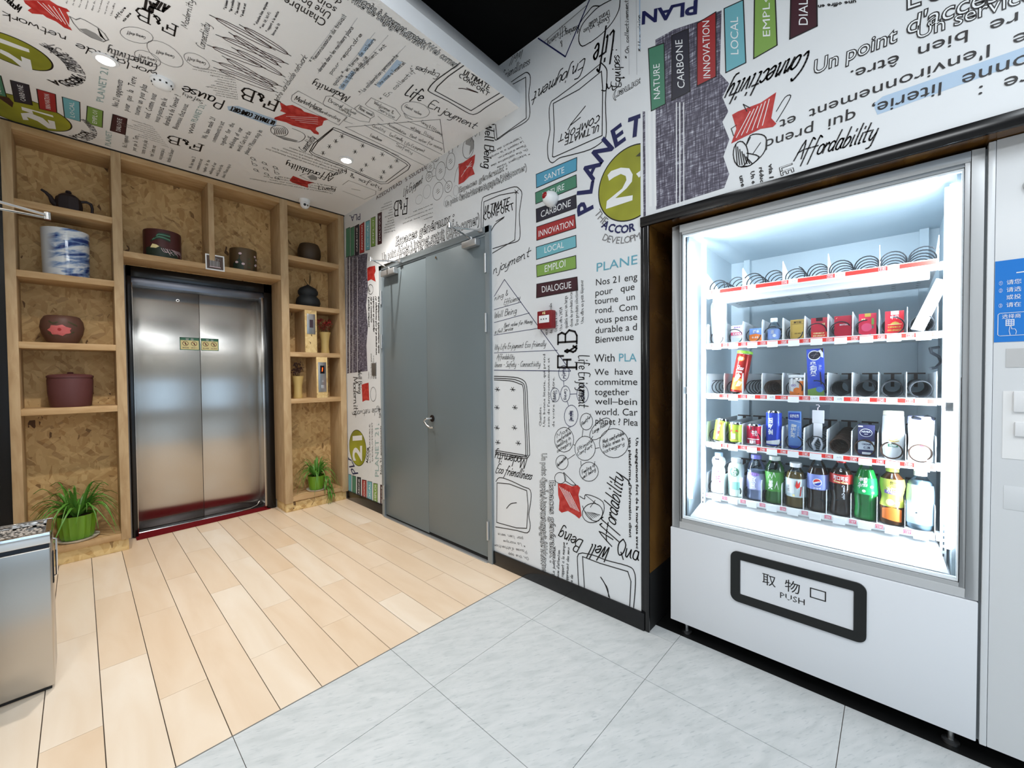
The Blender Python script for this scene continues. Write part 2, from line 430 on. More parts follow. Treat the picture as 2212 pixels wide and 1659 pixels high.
# print table: kind, plane, ink, style ... positions in millimetres on the wall or ceiling plane
ROWS = [["O","C","olive",7,-188,3190,133],
["F","C","w",2,[-222,3112,-134,3115,-133,3144,-164,3149,-226,3152]],
["F","C","w",2,[-230,3213,-204,3221,-164,3260,-165,3211,-134,3213,-132,3336,-158,3339,-197,3273,-234,3249]],
["A","C","k","b","ACCOR",-188,3190,198,52,9,42],
["A","C","grey","s","SUSTAINABLE AND ENJOYABLE",-188,3190,182,-6,-57,34],
["A","C","grey","s","DEVELOPMENT PROGRAMME 21",-188,3190,215,41,-54,34],
["T","C","k","h","network",[-4,2874],[-197,2878],[-8,2931]],
["T","C","k","h","Modernity",[-150,2838],[-203,2758],[-135,2785]],
["F","C","red",0,[-128,2732,-52,2652,-29,2664,-1,2659,7,2670,-4,2685,5,2715,4,2777,13,2807,-12,2809,-36,2788,-64,2787,-75,2777,-108,2804,-120,2793,-108,2765,-124,2750]],
["L","C","w",3,0,[-87,2698,-43,2756]],
["L","C","w",3,0,[-72,2694,-31,2763]],
["L","C","w",3,0,[-56,2689,-19,2770]],
["L","C","w",3,0,[-41,2684,-7,2778]],
["L","C","w",3,0,[-25,2679,5,2786]],
["L","C","grey",4,0,[18,2744,6,2704,25,2710,39,2685,54,2684,94,2698,117,2722,132,2757,115,2792,76,2798,39,2782,18,2744]],
["F","C","midgrey",0,[35,2768,58,2746,89,2752,115,2780,106,2795,68,2799]],
["L","C","k",4,0,[96,2705,105,2757]],
["L","C","k",4,0,[99,2716,109,2761]],
["L","C","k",4,0,[102,2728,114,2766]],
["L","C","k",4,0,[106,2739,118,2770]],
["L","C","k",4,0,[109,2751,123,2774]],
["T","C","k","s","du savoir",[-1,2626],[12,2528],[-6,2626]],
["T","C","k","s","de la pâte",[18,2618],[30,2520],[13,2618]],
["T","C","k","s","les idées",[37,2610],[49,2512],[32,2610]],
["T","C","k","s","autour de",[56,2601],[67,2503],[51,2602]],
["T","C","k","s","dans de la",[76,2593],[86,2495],[70,2594]],
["T","C","k","s","les produits",[95,2585],[105,2486],[90,2585]],
["T","C","k","s","un petit dej",[115,2576],[124,2477],[110,2577]],
["T","C","k","s","Une offre",[135,2568],[143,2469],[129,2568]],
["T","C","k","h","Affaire",[151,2573],[176,2465],[142,2572]],
["T","C","k","h","mix zone",[175,2568],[194,2488],[166,2567]],
["T","C","k","f","F&B",[348,2425],[198,2421],[351,2504]],
["T","C","k","f","F&B",[847,2652],[651,2659],[858,2770]],
["T","C","k","f","F&B",[631,3525],[433,3544],[637,3638]],
["T","C","k","B","ATE",[305,2318],[258,2323],[296,2375]],
["T","C","k","B","RT",[259,2350],[224,2353],[259,2413]],
["T","C","k","h","Connectivity",[459,2504],[448,2309],[424,2494]],
["T","C","k","h","Modernity",[380,2409],[372,2213],[355,2406]],
["L","C","grey",2.5,0,[277,2603,276,2585,269,2571,258,2562,243,2560,226,2564,209,2574,193,2589,180,2608,171,2629,167,2649,168,2667,175,2681,186,2690,201,2692,218,2688,235,2678,251,2663,264,2644,273,2623,277,2603]],
["T","C","grey","h","Caring staff",[252,2607],[188,2631],[252,2628]],
["L","C","grey",2.5,0,[403,2696,400,2669,391,2644,375,2621,356,2604,334,2594,312,2592,292,2599,276,2613,265,2633,261,2658,264,2685,273,2710,289,2733,308,2750,330,2760,352,2762,372,2755,388,2741,399,2721,403,2696]],
["T","C","grey","h","Caring staff",[365,2657],[296,2681],[366,2680]],
["L","C","grey",2.5,0,[323,2780,322,2762,317,2745,307,2731,294,2722,279,2718,264,2720,249,2727,237,2739,229,2754,225,2772,226,2790,231,2807,241,2821,254,2830,269,2834,284,2832,299,2825,311,2813,319,2798,323,2780]],
["T","C","grey","h","Caring staff",[307,2756],[238,2779],[308,2780]],
["L","C","grey",2.5,0,[501,2623,499,2606,492,2590,481,2577,467,2568,451,2564,435,2565,420,2572,408,2583,400,2598,397,2615,399,2632,406,2648,417,2661,431,2670,447,2674,463,2673,478,2666,490,2655,498,2640,501,2623]],
["T","C","grey","h","Caring staff",[483,2598],[410,2624],[485,2622]],
["L","C","brown",4,0,[435,2246,456,2246,469,2238,500,2233,544,2231,590,2232,637,2236,672,2243,687,2253,702,2253]],
["L","C","brown",4,0,[435,2246,456,2246,468,2255,498,2262,543,2267,589,2269,637,2267,672,2262,687,2253,702,2253]],
["L","C","brown",4,0,[435,2246,456,2246,469,2245,499,2245,544,2246,590,2247,637,2249,672,2251,687,2253,702,2253]],
["L","C","brown",4,0,[540,2209,559,2211,570,2204,596,2201,634,2202,674,2206,714,2214,743,2224,756,2235,769,2236]],
["L","C","brown",4,0,[540,2209,559,2211,569,2221,595,2230,633,2239,673,2244,714,2245,744,2243,756,2235,769,2236]],
["L","C","brown",4,0,[540,2209,559,2211,570,2211,596,2213,634,2217,673,2222,714,2227,744,2232,756,2235,769,2236]],
["L","C","brown",4,0,[478,2353,502,2349,516,2337,550,2325,600,2314,652,2305,705,2300,744,2300,762,2307,779,2305]],
["L","C","brown",4,0,[478,2353,502,2349,517,2356,551,2357,602,2353,654,2345,708,2333,746,2320,762,2307,779,2305]],
["L","C","brown",4,0,[478,2353,502,2349,516,2345,551,2338,601,2330,653,2321,706,2313,745,2308,762,2307,779,2305]],
["L","C","brown",4,0,[517,2293,536,2298,548,2291,576,2292,617,2298,658,2308,702,2322,733,2336,746,2349,760,2353]],
["L","C","brown",4,0,[517,2293,536,2298,547,2310,574,2323,615,2337,657,2347,701,2355,733,2356,746,2349,760,2353]],
["L","C","brown",4,0,[517,2293,536,2298,548,2299,576,2304,616,2314,658,2324,701,2335,733,2344,746,2349,760,2353]],
["L","C","brown",4,0,[463,2455,483,2452,495,2441,523,2430,563,2420,605,2414,648,2412,680,2414,694,2423,707,2421]],
["L","C","brown",4,0,[463,2455,483,2452,495,2461,523,2464,564,2462,607,2456,650,2447,681,2435,694,2423,707,2421]],
["L","C","brown",4,0,[463,2455,483,2452,495,2449,523,2444,564,2437,606,2431,649,2426,680,2423,694,2423,707,2421]],
["L","C","brown",4,0,[549,2387,569,2389,581,2381,610,2377,651,2378,694,2382,738,2390,770,2401,784,2413,799,2415]],
["L","C","brown",4,0,[549,2387,569,2389,581,2400,609,2411,651,2419,694,2425,739,2426,771,2422,784,2413,799,2415]],
["L","C","brown",4,0,[549,2387,569,2389,581,2389,609,2391,651,2395,694,2399,738,2405,770,2410,784,2413,799,2415]],
["L","C","brown",4,0,[502,2556,527,2552,541,2539,576,2526,628,2513,681,2504,736,2499,777,2500,795,2509,813,2506]],
["L","C","brown",4,0,[502,2556,527,2552,542,2561,578,2563,631,2559,685,2550,740,2537,779,2523,795,2509,813,2506]],
["L","C","brown",4,0,[502,2556,527,2552,542,2548,577,2541,629,2532,682,2523,738,2515,778,2510,795,2509,813,2506]],
["L","C","brown",4,0,[529,2484,549,2489,562,2482,592,2482,636,2487,682,2498,729,2512,764,2528,779,2543,794,2546]],
["L","C","brown",4,0,[529,2484,549,2489,561,2503,591,2517,635,2532,682,2543,730,2550,764,2551,779,2543,794,2546]],
["L","C","brown",4,0,[529,2484,549,2489,562,2490,592,2496,636,2506,682,2516,729,2528,764,2537,779,2543,794,2546]],
["L","C","brown",4,0,[517,2608,540,2605,554,2593,588,2581,637,2571,688,2565,740,2563,779,2567,796,2577,813,2575]],
["L","C","brown",4,0,[517,2608,540,2605,555,2615,589,2619,639,2618,691,2613,744,2603,781,2590,796,2577,813,2575]],
["L","C","brown",4,0,[517,2608,540,2605,554,2602,588,2597,638,2590,689,2584,742,2579,780,2576,796,2577,813,2575]],
["T","C","grey","h","* la boisson",[479,2165],[474,2105],[470,2166]],
["T","C","grey","h","* bar à cocktail",[499,2162],[492,2082],[490,2163]],
["T","C","grey","h","* lieu convivial",[520,2159],[513,2079],[511,2160]],
["T","C","grey","h","* la salle, un art",[540,2156],[532,2066],[531,2157]],
["T","C","grey","h","* chambre bien équipée",[595,2162],[596,1990],[585,2162]],
["T","C","grey","h","* son lit, Wi-Fi",[619,2163],[620,2038],[609,2162]],
["T","C","grey","h","* rapport à la santé",[643,2163],[644,2007],[633,2163]],
["T","C","grey","h","bonne du lit",[667,2164],[668,2070],[657,2164]],
["T","C","k","s","une plateforme d'information client",[609,2596],[443,2680],[606,2585]],
["T","C","k","s","Un engagement fort de la marque avec",[615,2617],[444,2703],[612,2607]],
["T","C","k","s","réduction de l'énergie",[621,2638],[517,2691],[618,2628]],
["T","C","k","s","via la connexion",[628,2659],[552,2698],[624,2649]],
["T","C","k","s","L'énergie maîtrisée",[634,2680],[544,2726],[631,2670]],
["T","C","k","s","Intelligent inside",[640,2702],[554,2744],[637,2691]],
["T","C","k","s","On the applicative idee",[646,2723],[537,2778],[643,2712]],
["T","C","k","s","Pause d'attention de l'image",[652,2744],[519,2811],[649,2733]],
["T","C","k","s","Le rapport à la marque",[659,2765],[554,2817],[656,2754]],
["T","C","k","s","L'apprenant des sens",[665,2786],[570,2834],[662,2775]],
["T","C","k","s","Partenariat du savoir",[671,2807],[571,2857],[668,2796]],
["T","C","k","h","Pause",[625,2873],[433,2886],[625,2981]],
["T","C","k","h","Safety",[537,2965],[441,2969],[537,3004]],
["F","C","hblue",0,[643,2922,686,2873,891,2851,907,2935,869,2952,655,2960]],
["T","C","k","B","ULTIMATE COMFORT",[890,2875],[658,2902],[891,2924]],
["T","C","k","h","worldwide",[327,2868],[26,2893],[324,2932]],
["T","C","grey","h","Connectivity",[316,2791],[134,2824],[312,2868]],
["T","C","k","s","Nos 21 engagements",[195,3406],[200,3080],[167,3404]],
["T","C","k","s","pour   que   la   Terre",[242,3410],[249,2994],[214,3408]],
["T","C","k","s","tourne  un  peu  plus",[289,3414],[295,3034],[261,3411]],
["T","C","k","s","rond.  Comme  nous",[336,3418],[341,3092],[307,3415]],
["T","C","k","s","vous pensez que le",[382,3421],[388,3096],[354,3419]],
["T","C","k","s","durable a de l'avenir ?",[429,3425],[436,3009],[401,3423]],
["T","C","k","s","Bienvenue chez nous.",[476,3429],[482,3067],[448,3427]],
["T","C","tealg","s","PLANET 21,",[133,3405],[142,2986],[103,3417]],
["T","C","k","s","With",[554,3419],[545,3268],[531,3425]],
["T","C","tealg","s","PLANET 21,",[546,3246],[552,2998],[517,3254]],
["T","C","k","s","We  have  made  21",[630,3425],[621,3113],[601,3422]],
["T","C","k","s","commitments to act",[679,3429],[670,3117],[651,3427]],
["T","C","k","s","together   for   the",[728,3434],[718,3087],[700,3431]],
["T","C","k","s","well-being  of  our",[778,3438],[768,3109],[749,3436]],
["T","C","k","s","world. Care for the",[827,3443],[817,3113],[798,3440]],
["T","C","k","s","planet ? Please step in",[876,3447],[864,3048],[847,3444]],
["T","C","k","s","Nos 21 engagements",[266,3955],[262,3754],[240,3951]],
["T","C","k","s","pour   que   la   Terre",[314,3962],[309,3705],[288,3958]],
["T","C","k","s","tourne  un  peu  plus",[362,3970],[357,3735],[335,3966]],
["T","C","k","s","rond.  Comme  nous",[409,3977],[405,3776],[383,3973]],
["T","C","k","s","vous pensez que le",[457,3985],[453,3783],[431,3981]],
["T","C","k","s","durable a de l'avenir ?",[505,3992],[500,3735],[479,3988]],
["T","C","k","s","We  have  made  21",[635,3982],[624,3759],[612,3982]],
["T","C","k","s","commitments to act",[677,3983],[666,3760],[654,3982]],
["T","C","k","s","together   for   the",[719,3984],[706,3736],[696,3983]],
["T","C","k","s","well-being  of  our",[760,3984],[749,3749],[737,3984]],
["T","C","k","s","world. Care for the",[802,3985],[791,3750],[779,3985]],
["T","C","k","s","planet ? Please step in",[844,3986],[830,3701],[821,3986]],
["T","C","tealg","s","PLANET",[187,4010],[184,3766],[158,4014]],
["T","C","grey","s","Chambre :",[465,3722],[418,3724],[472,3738]],
["T","C","grey","s","Une bonne literie, qui prend",[452,3694],[306,3699],[459,3709]],
["T","C","grey","s","soin de l'environnement et",[438,3665],[303,3670],[446,3681]],
["T","C","grey","s","de votre bien être.",[425,3637],[326,3641],[433,3652]],
["T","C","grey","s","une plateforme d'information client",[412,3608],[229,3615],[419,3624]],
["T","C","grey","s","Un engagement fort de la marque avec",[399,3580],[211,3587],[406,3596]],
["T","C","grey","s","réduction de l'énergie",[386,3552],[271,3556],[393,3567]],
["T","C","grey","s","via la connexion",[372,3523],[289,3526],[380,3539]],
["T","C","grey","s","L'énergie maîtrisée",[359,3495],[260,3499],[366,3511]],
["F","C","green",0,[-284,3504,-251,3493,-250,3730,-295,3742]],
["L","C","k",4,0,[-284,3504,-251,3493,-250,3730,-295,3742,-284,3504]],
["T","C","w","s","NATURE",[-265,3709],[-263,3523],[-278,3712]],
["F","C","dark",0,[-220,3507,-155,3491,-154,3736,-222,3759]],
["L","C","k",4,0,[-220,3507,-155,3491,-154,3736,-222,3759,-220,3507]],
["T","C","w","s","CARBONE",[-177,3717],[-178,3524],[-198,3724]],
["F","C","redp",0,[-127,3508,-57,3498,-57,3733,-127,3754]],
["L","C","k",4,0,[-127,3508,-57,3498,-57,3733,-127,3754,-127,3508]],
["T","C","w","s","INNOVATION",[-81,3715],[-81,3528],[-102,3721]],
["F","C","lblue",0,[-31,3502,38,3494,41,3755,-26,3762]],
["L","C","k",4,0,[-31,3502,38,3494,41,3755,-26,3762,-31,3502]],
["T","C","w","s","LOCAL",[17,3729],[15,3526],[-3,3732]],
["F","C","lime",0,[69,3512,135,3510,138,3746,66,3750]],
["L","C","k",4,0,[69,3512,135,3510,138,3746,66,3750,69,3512]],
["T","C","w","s","EMPLOI",[113,3722],[112,3538],[92,3723]],
["F","C","maroon",0,[178,3508,241,3505,246,3749,175,3753]],
["L","C","k",4,0,[178,3508,241,3505,246,3749,175,3753,178,3508]],
["T","C","w","s","DIALOGUE",[222,3724],[220,3534],[200,3726]],
["O","C","olive",7,-188,3869,194],
["F","C","w",2,[-200,3800,-75,3788,-73,3814,-159,3813,-156,3853,-200,3844]],
["F","C","w",2,[-208,3894,-171,3851,-119,3871,-93,3932,-100,3875,-70,3868,-67,3981,-101,4003,-143,3940,-186,3922,-180,3963,-204,3983]],
["A","C","k","b","ACCOR",-188,3869,235,37,5,36],
["A","C","grey","s","DEVELOPMENT PROGRAMME",-188,3869,272,30,-32,34],
["F","C","brown",2,[-275,3747,-242,3730,-228,3780,-237,3849,-259,3812,-278,3780]],
["L","C","k",6,0,[1171,2675,1198,2670,1537,2665,1742,2705,1782,2727,1808,2799,1814,3117,1782,3170,1475,3126,1203,3110,1173,3084,1154,2953,1171,2675]],
["L","C","k",6,0,[1175,2697,1540,2691,1736,2727,1768,2742,1789,3109,1752,3142,1482,3102,1210,3086,1180,3069,1165,2916,1175,2697]],
["L","C","k",4,0,[1240,2742,1263,2724]],
["L","C","k",4,0,[1236,2716,1265,2746]],
["L","C","k",4,0,[1246,2706,1256,2756]],
["L","C","k",4,0,[1236,2828,1260,2810]],
["L","C","k",4,0,[1233,2801,1262,2833]],
["L","C","k",4,0,[1242,2791,1252,2843]],
["L","C","k",4,0,[1233,2925,1256,2906]],
["L","C","k",4,0,[1229,2897,1259,2931]],
["L","C","k",4,0,[1239,2886,1249,2941]],
["L","C","k",4,0,[1236,3044,1260,3025]],
["L","C","k",4,0,[1232,3014,1263,3051]],
["L","C","k",4,0,[1242,3004,1253,3062]],
["L","C","k",4,0,[1390,2749,1414,2730]],
["L","C","k",4,0,[1385,2722,1417,2753]],
["L","C","k",4,0,[1395,2712,1407,2764]],
["L","C","k",4,0,[1389,2861,1413,2842]],
["L","C","k",4,0,[1383,2833,1417,2866]],
["L","C","k",4,0,[1394,2822,1406,2877]],
["L","C","k",4,0,[1542,2753,1567,2733]],
["L","C","k",4,0,[1535,2725,1572,2758]],
["L","C","k",4,0,[1546,2715,1561,2768]],
["L","C","k",4,0,[1528,2856,1554,2836]],
["L","C","k",4,0,[1522,2827,1559,2862]],
["L","C","k",4,0,[1532,2816,1548,2873]],
["L","C","k",4,0,[1531,2978,1557,2958]],
["L","C","k",4,0,[1524,2947,1562,2985]],
["L","C","k",4,0,[1535,2936,1551,2996]],
["L","C","k",4,0,[1544,3080,1571,3058]],
["L","C","k",4,0,[1538,3047,1576,3087]],
["L","C","k",4,0,[1548,3035,1565,3099]],
["L","C","k",4,0,[1663,2755,1689,2735]],
["L","C","k",4,0,[1656,2726,1695,2760]],
["L","C","k",4,0,[1666,2716,1684,2771]],
["L","C","k",4,0,[1678,2868,1704,2847]],
["L","C","k",4,0,[1670,2837,1710,2873]],
["L","C","k",4,0,[1680,2826,1699,2885]],
["L","C","k",4,0,[1681,2982,1708,2960]],
["L","C","k",4,0,[1672,2949,1714,2989]],
["L","C","k",4,0,[1684,2938,1703,3000]],
["L","C","k",4,0,[1709,3076,1737,3054]],
["L","C","k",4,0,[1701,3042,1744,3084]],
["L","C","k",4,0,[1712,3030,1732,3096]],
["F","C","red",0,[846,2655,884,2664,906,2631,956,2629,979,2645,1092,2612,1113,2617,1098,2649,1110,2704,1093,2756,1100,2785,1128,2803,1135,2826,1109,2835,1076,2809,1035,2828,976,2843,939,2837,876,2858,873,2834,897,2772,908,2740,875,2743,874,2714]],
["L","C","w",3,0,[918,2772,1060,2646]],
["L","C","w",3,0,[944,2771,1068,2667]],
["L","C","w",3,0,[970,2771,1077,2689]],
["L","C","w",3,0,[997,2771,1085,2712]],
["L","C","k",4,0,[985,2945,978,2926,967,2911,954,2901,939,2898,924,2902,911,2912,901,2928,894,2948,892,2969,895,2991,902,3010,913,3025,926,3035,941,3038,956,3034,969,3024,979,3008,986,2988,988,2967,985,2945]],
["L","C","k",4,1,[897,2959,918,2984,928,3034]],
["L","C","k",4,1,[905,2951,926,2976,936,3026]],
["L","C","k",4,1,[913,2942,934,2968,945,3017]],
["L","C","k",4,1,[921,2934,942,2959,953,3008]],
["L","C","k",4,1,[930,2926,951,2951,961,3000]],
["L","C","k",4,1,[938,2917,959,2942,970,2991]],
["L","C","k",4,1,[946,2909,967,2934,978,2982]],
["L","C","k",4,1,[944,3042,1013,3040,1075,3008,1084,2923,1054,2880,988,2877]],
["F","C","midgrey",0,[945,3044,996,3014,1066,2998,1058,3029,995,3055]],
["T","C","k","h","Connectivity",[1154,3118],[1138,2885],[1099,3091]],
["T","C","k","s","Un engagement fort de la marque avec une plateforme d'information client",[1448,3239],[940,3254],[1452,3263]],
["T","C","k","s","réduction de l'énergie via la connexion de tous les espaces du lieu",[1441,3196],[968,3210],[1445,3220]],
["T","C","k","s","le temps du séjour, L'énergie maîtrisée et la consommation",[1433,3153],[1024,3165],[1437,3177]],
["T","C","k","s","une plateforme d'information client, L'accès maîtrisé",[1426,3110],[1052,3121],[1430,3134]],
["T","C","k","h","Modernity",[1111,2310],[918,2332],[1114,2376]],
["T","C","k","h","Affordability",[1454,3338],[1109,3351],[1470,3433]],
["F","C","red",0,[1224,3648,1217,3547,1308,3562,1380,3545,1355,3608,1381,3680,1326,3678,1253,3674]],
["F","C","midgrey",0,[1301,3478,1319,3415,1361,3434,1374,3484,1338,3513]],
["L","C","grey",4,0,[1254,3508,1274,3435,1319,3415,1361,3434,1374,3484,1334,3535,1254,3508]],
["L","C","grey",3,0,[883,2579,876,2540,887,2479,1180,2505,1184,2627,1095,2620,894,2596,883,2579]],
["L","C","grey",3,0,[1025,2479,1014,2410,1037,2382,1292,2416,1304,2458,1253,2488,1042,2500,1025,2479]],
["L","C","grey",3,0,[1204,2312,1201,2234,1350,2220,1407,2254,1416,2320,1223,2322,1204,2312]],
["L","C","grey",3,0,[1176,2390,1182,2344,1276,2348,1297,2378,1292,2416,1202,2414,1176,2390]],
["L","C","grey",3,0,[1184,2506,1187,2557,1238,2549]],
["L","C","grey",3,0,[1313,2361,1361,2382]],
["L","C","grey",3,0,[1408,2221,1442,2249,1479,2238]],
["T","C","k","h","Marketplace",[899,2572],[1045,2562],[895,2525]],
["T","C","k","h","understanding",[1003,2580],[1167,2578],[999,2545]],
["T","C","k","h","Brand value",[1038,2446],[1209,2448],[1032,2410]],
["T","C","k","h","Earning",[1113,2466],[1190,2479],[1108,2432]],
["T","C","k","h","Basic needs",[1195,2380],[1287,2388],[1189,2348]],
["T","C","k","h","Welcome &",[1235,2270],[1367,2274],[1228,2239]],
["T","C","k","h","Service",[1278,2305],[1394,2310],[1270,2273]],
["L","C","grey",3,0,[1522,2120,1513,2098,1496,2081,1474,2070,1450,2066,1424,2069,1400,2080,1380,2097,1367,2118,1360,2142,1362,2166,1371,2188,1388,2205,1410,2216,1434,2220,1460,2217,1484,2206,1504,2189,1517,2168,1524,2144,1522,2120]],
["T","C","k","h","Guest value",[1376,2165],[1493,2162],[1370,2136]],
["L","C","grey",3,0,[1409,2218,1446,2236,1483,2235]],
["T","C","k","h","Life",[1316,2067],[1416,2053],[1306,1968]],
["T","C","k","h","Enjoyment",[1470,2063],[1819,2026],[1460,1990]],
["T","C","k","B","ULTIMATE",[1451,1706],[1634,1695],[1438,1672]],
["T","C","k","B","COMFORT",[1445,1737],[1665,1735],[1434,1709]],
["L","C","k",6,1,[1390,1656,1384,1746,1378,1850,1387,1925,1410,1949,1532,1936,1691,1932,1724,1891,1722,1814,1728,1664]],
["L","C","k",6,0,[1414,1655,1406,1775,1412,1880,1424,1920,1680,1903,1684,1810,1692,1662]],
["L","C","brown",6,1,[1505,1807,1532,1784,1602,1755,1534,1772]],
["L","C","grey",4,0,[1222,2618,1600,2108,1856,2398]],
["L","C","grey",4,0,[1222,2618,1858,2654]],
["L","C","grey",4,0,[1298,2506,1839,2546]],
["L","C","grey",4,0,[1347,2428,1858,2430]],
["L","C","grey",4,0,[1410,2343,1776,2312]],
["L","C","grey",4,0,[1468,2271,1708,2232]],
["L","C","grey",4,0,[1231,2677,1648,2672]],
["T","C","grey","h","Friendliness",[1382,2599],[1465,2595],[1372,2563]],
["T","C","grey","h","Safety",[1558,2569],[1702,2582],[1545,2532]],
["T","C","grey","h","Eco Friendly",[1468,2496],[1566,2491],[1457,2461]],
["T","C","grey","h","Life Enjoyment",[1591,2510],[1751,2498],[1579,2474]],
["T","C","grey","h","Quality",[1336,2486],[1427,2481],[1327,2453]],
["T","C","grey","h","Accommodation",[1400,2400],[1543,2411],[1390,2368]],
["T","C","grey","h","well being",[1520,2322],[1594,2322],[1509,2291]],
["T","C","grey","h","Pricing",[1616,2313],[1697,2317],[1604,2281]],
["T","C","grey","h","Caring & Efficiency",[1533,2222],[1714,2241],[1522,2192]],
["T","C","grey","h","Best value for money",[1568,2407],[1819,2379],[1556,2373]],
["T","C","k","s","Chambre :",[810,1897],[616,1905],[813,1945]],
["T","C","k","s","Une bonne literie",[811,1844],[524,1866],[811,1887]],
["T","C","k","s","soin de l'envir",[815,1801],[543,1822],[816,1839]],
["T","C","k","s","de votre",[816,1750],[664,1763],[815,1784]],
["T","C","k","o","Un point d'accès à internet gratuit (Web corner)",[702,1711],[1397,1701],[702,1668]],
["T","C","k","o","Un service de bagagerie 24/24",[733,1731],[1199,1720],[732,1688]],
["L","C","pale",2,0,[844,2212,848,1808]],
["L","C","pale",2,0,[910,2260,898,1784]],
["L","C","pale",2,0,[1002,2275,992,1799]],
["L","C","pale",2,0,[1045,2297,1043,1769]],
["L","C","pale",2,0,[1142,2266,1134,1762]],
["F","C","hblue",0,[1034,2292,1025,2111,1046,2112,1062,2288]],
["F","C","hblue",0,[996,1985,986,1860,1010,1841,1020,1987]],
["F","C","hblue",0,[1168,2119,1151,1871,1180,1869,1192,2124]],
["T","C","k","h","* Reconnaissance du travail",[863,2206],[860,1812],[844,2206]],
["T","C","k","h","dorsale dans les meilleurs plans",[914,2241],[911,1848],[894,2241]],
["T","C","k","h","pour répondre",[963,2220],[957,1853],[943,2220]],
["T","C","k","h","qualité * en terme de valeurs",[1012,2289],[1015,1836],[991,2288]],
["T","C","k","h","de la qualité de vie",[1051,2274],[1041,1965],[1029,2273]],
["T","C","k","h","* Un engagement ont",[1043,2184],[1070,1829],[1022,2184]],
["T","C","k","h","* La collaboration permanente",[1148,2242],[1144,1844],[1125,2242]],
["T","C","k","h","* Une vision a l'essentiel",[1182,2121],[1196,1860],[1159,2122]],
["T","C","k","h","* En collectif",[1261,2215],[1261,1865],[1236,2214]],
["T","C","k","h","Equipes :",[1366,1794],[1225,1844],[1375,1839]],
["T","C","k","h","votre worldwide network",[837,2664],[830,2185],[806,2650]],
["L","C","grey",4,0,[1562,3414,1563,3302,1815,3319,1847,3385,1826,3549,1613,3527]],
["L","C","k",4,0,[1647,3432,1715,3409]],
["T","C","k","s","Un engagement fort de la marque avec une plateforme d'information",[1572,3629],[988,3836],[1576,3653]],
["T","C","k","s","réduction de l'énergie via la connexion d'un espace",[1565,3582],[1106,3744],[1568,3605]],
["T","C","k","s","L'énergie maîtrisée une consommation responsable de tous",[1557,3534],[1054,3713],[1561,3558]],
["T","C","k","s","et attentes de la cuisine locale On peut à 12h",[1550,3487],[1137,3633],[1554,3511]],
["T","C","k","h","Quality",[1429,3364],[1483,3168],[1394,3294]],
["T","C","k","h","Lively",[1451,3649],[1561,3557],[1427,3573]],
["T","C","k","h","& safety",[1538,3234],[1831,3259],[1518,3166]],
["L","C","k",7,0,[1538,3129,1782,3170]],
["T","C","grey","h","a a a",[903,3494],[1105,3524],[881,3434]],
["T","C","grey","h","b a b",[935,3580],[1137,3610],[913,3520]],
["T","C","grey","h","a a a",[967,3666],[1169,3696],[945,3606]],
["L","D","k",5,1,[-1105,2845,-1077,2803,-1073,2759,-1082,2637,-1078,2482,-1099,2448,-1174,2434,-1298,2451,-1373,2463,-1422,2454,-1452,2492,-1456,2573,-1438,2644,-1444,2749,-1429,2797,-1390,2802,-1241,2821,-1105,2845]],
["L","D","k",5,0,[-1105,2803,-1098,2715,-1102,2477,-1243,2479,-1412,2482,-1422,2489,-1408,2632,-1414,2782,-1241,2777,-1105,2803]],
["T","D","k","B","ULTIMATE",[-1116,2540],[-1334,2554],[-1123,2507]],
["T","D","k","B","COMFORT",[-1110,2589],[-1377,2588],[-1118,2555]],
["L","D","k",5,0,[-1315,2594,-1296,2616,-1202,2671]],
["L","D","k",5,0,[-1296,2612,-1233,2626]],
["L","D","k",5,1,[-1746,3060,-1649,3060,-1605,3051,-1581,3005,-1595,2914,-1588,2805,-1618,2769,-1757,2768,-1868,2759,-1887,2786,-1892,2841]],
["L","D","k",5,0,[-1736,3041,-1618,3030,-1616,2788,-1865,2764,-1877,2861]],
["L","D","k",5,0,[-1892,2903,-1804,2896]],
["L","D","k",5,0,[-1785,2909,-1732,2904]],
["L","D","k",6,0,[-1786,2875,-1767,2905]],
["T","D","k","h","Enjoyment",[-1195,2917],[-1560,2909],[-1228,2845]],
["T","D","k","h","Life",[-1027,2960],[-1141,2953],[-1051,2817]],
["L","D","navy",7,0,[-1520,3203,-1329,2996,-1174,3205]],
["L","D","grey",4,0,[-1478,3159,-1183,3188]],
["T","D","k","h","Yearning",[-1240,3116],[-1324,3131],[-1232,3078]],
["T","D","k","h","Efficiency",[-1328,3160],[-1452,3145],[-1324,3119]],
["T","D","k","h","&",[-1348,3098],[-1362,3095],[-1348,3064]],
["L","D","k",5,1,[-1171,2986,-1219,2992,-1241,3031,-1236,3077,-1214,3108,-1170,3126,-1115,3136,-1046,3125]],
["L","D","k",5,1,[-999,3096,-1007,3049,-1046,3010,-1103,2990,-1171,2984]],
["L","D","k",5,1,[-1250,3077,-1232,3122,-1187,3147,-1153,3159,-1115,3136]],
["T","D","k","h","Brand value",[-1058,3083],[-1179,3088],[-1054,3049]],
["T","D","k","h","Guest value",[-1062,3054],[-1214,3075],[-1054,3021]],
["T","D","k","h","Equipes :",[-996,2669],[-1007,2859],[-1047,2697]],
["L","D","k",5,1,[-1104,2707,-1080,2694,-1071,2716,-1077,2726,-1063,2695,-1047,2704,-1039,2676,-1008,2685,-1004,2708]],
["T","D","k","h","* On collectivement",[-952,2781],[-957,3070],[-973,2796]],
["T","D","k","h","* Une vision",[-881,2777],[-892,2962],[-903,2792]],
["F","D","hblue",0,[-899,2800,-900,3034,-883,3023,-879,2789]],
["L","D","pale",2,0,[-996,2732,-999,3096]],
["L","D","pale",2,0,[-952,2710,-955,3068]],
["L","D","pale",2,0,[-912,2689,-915,3043]],
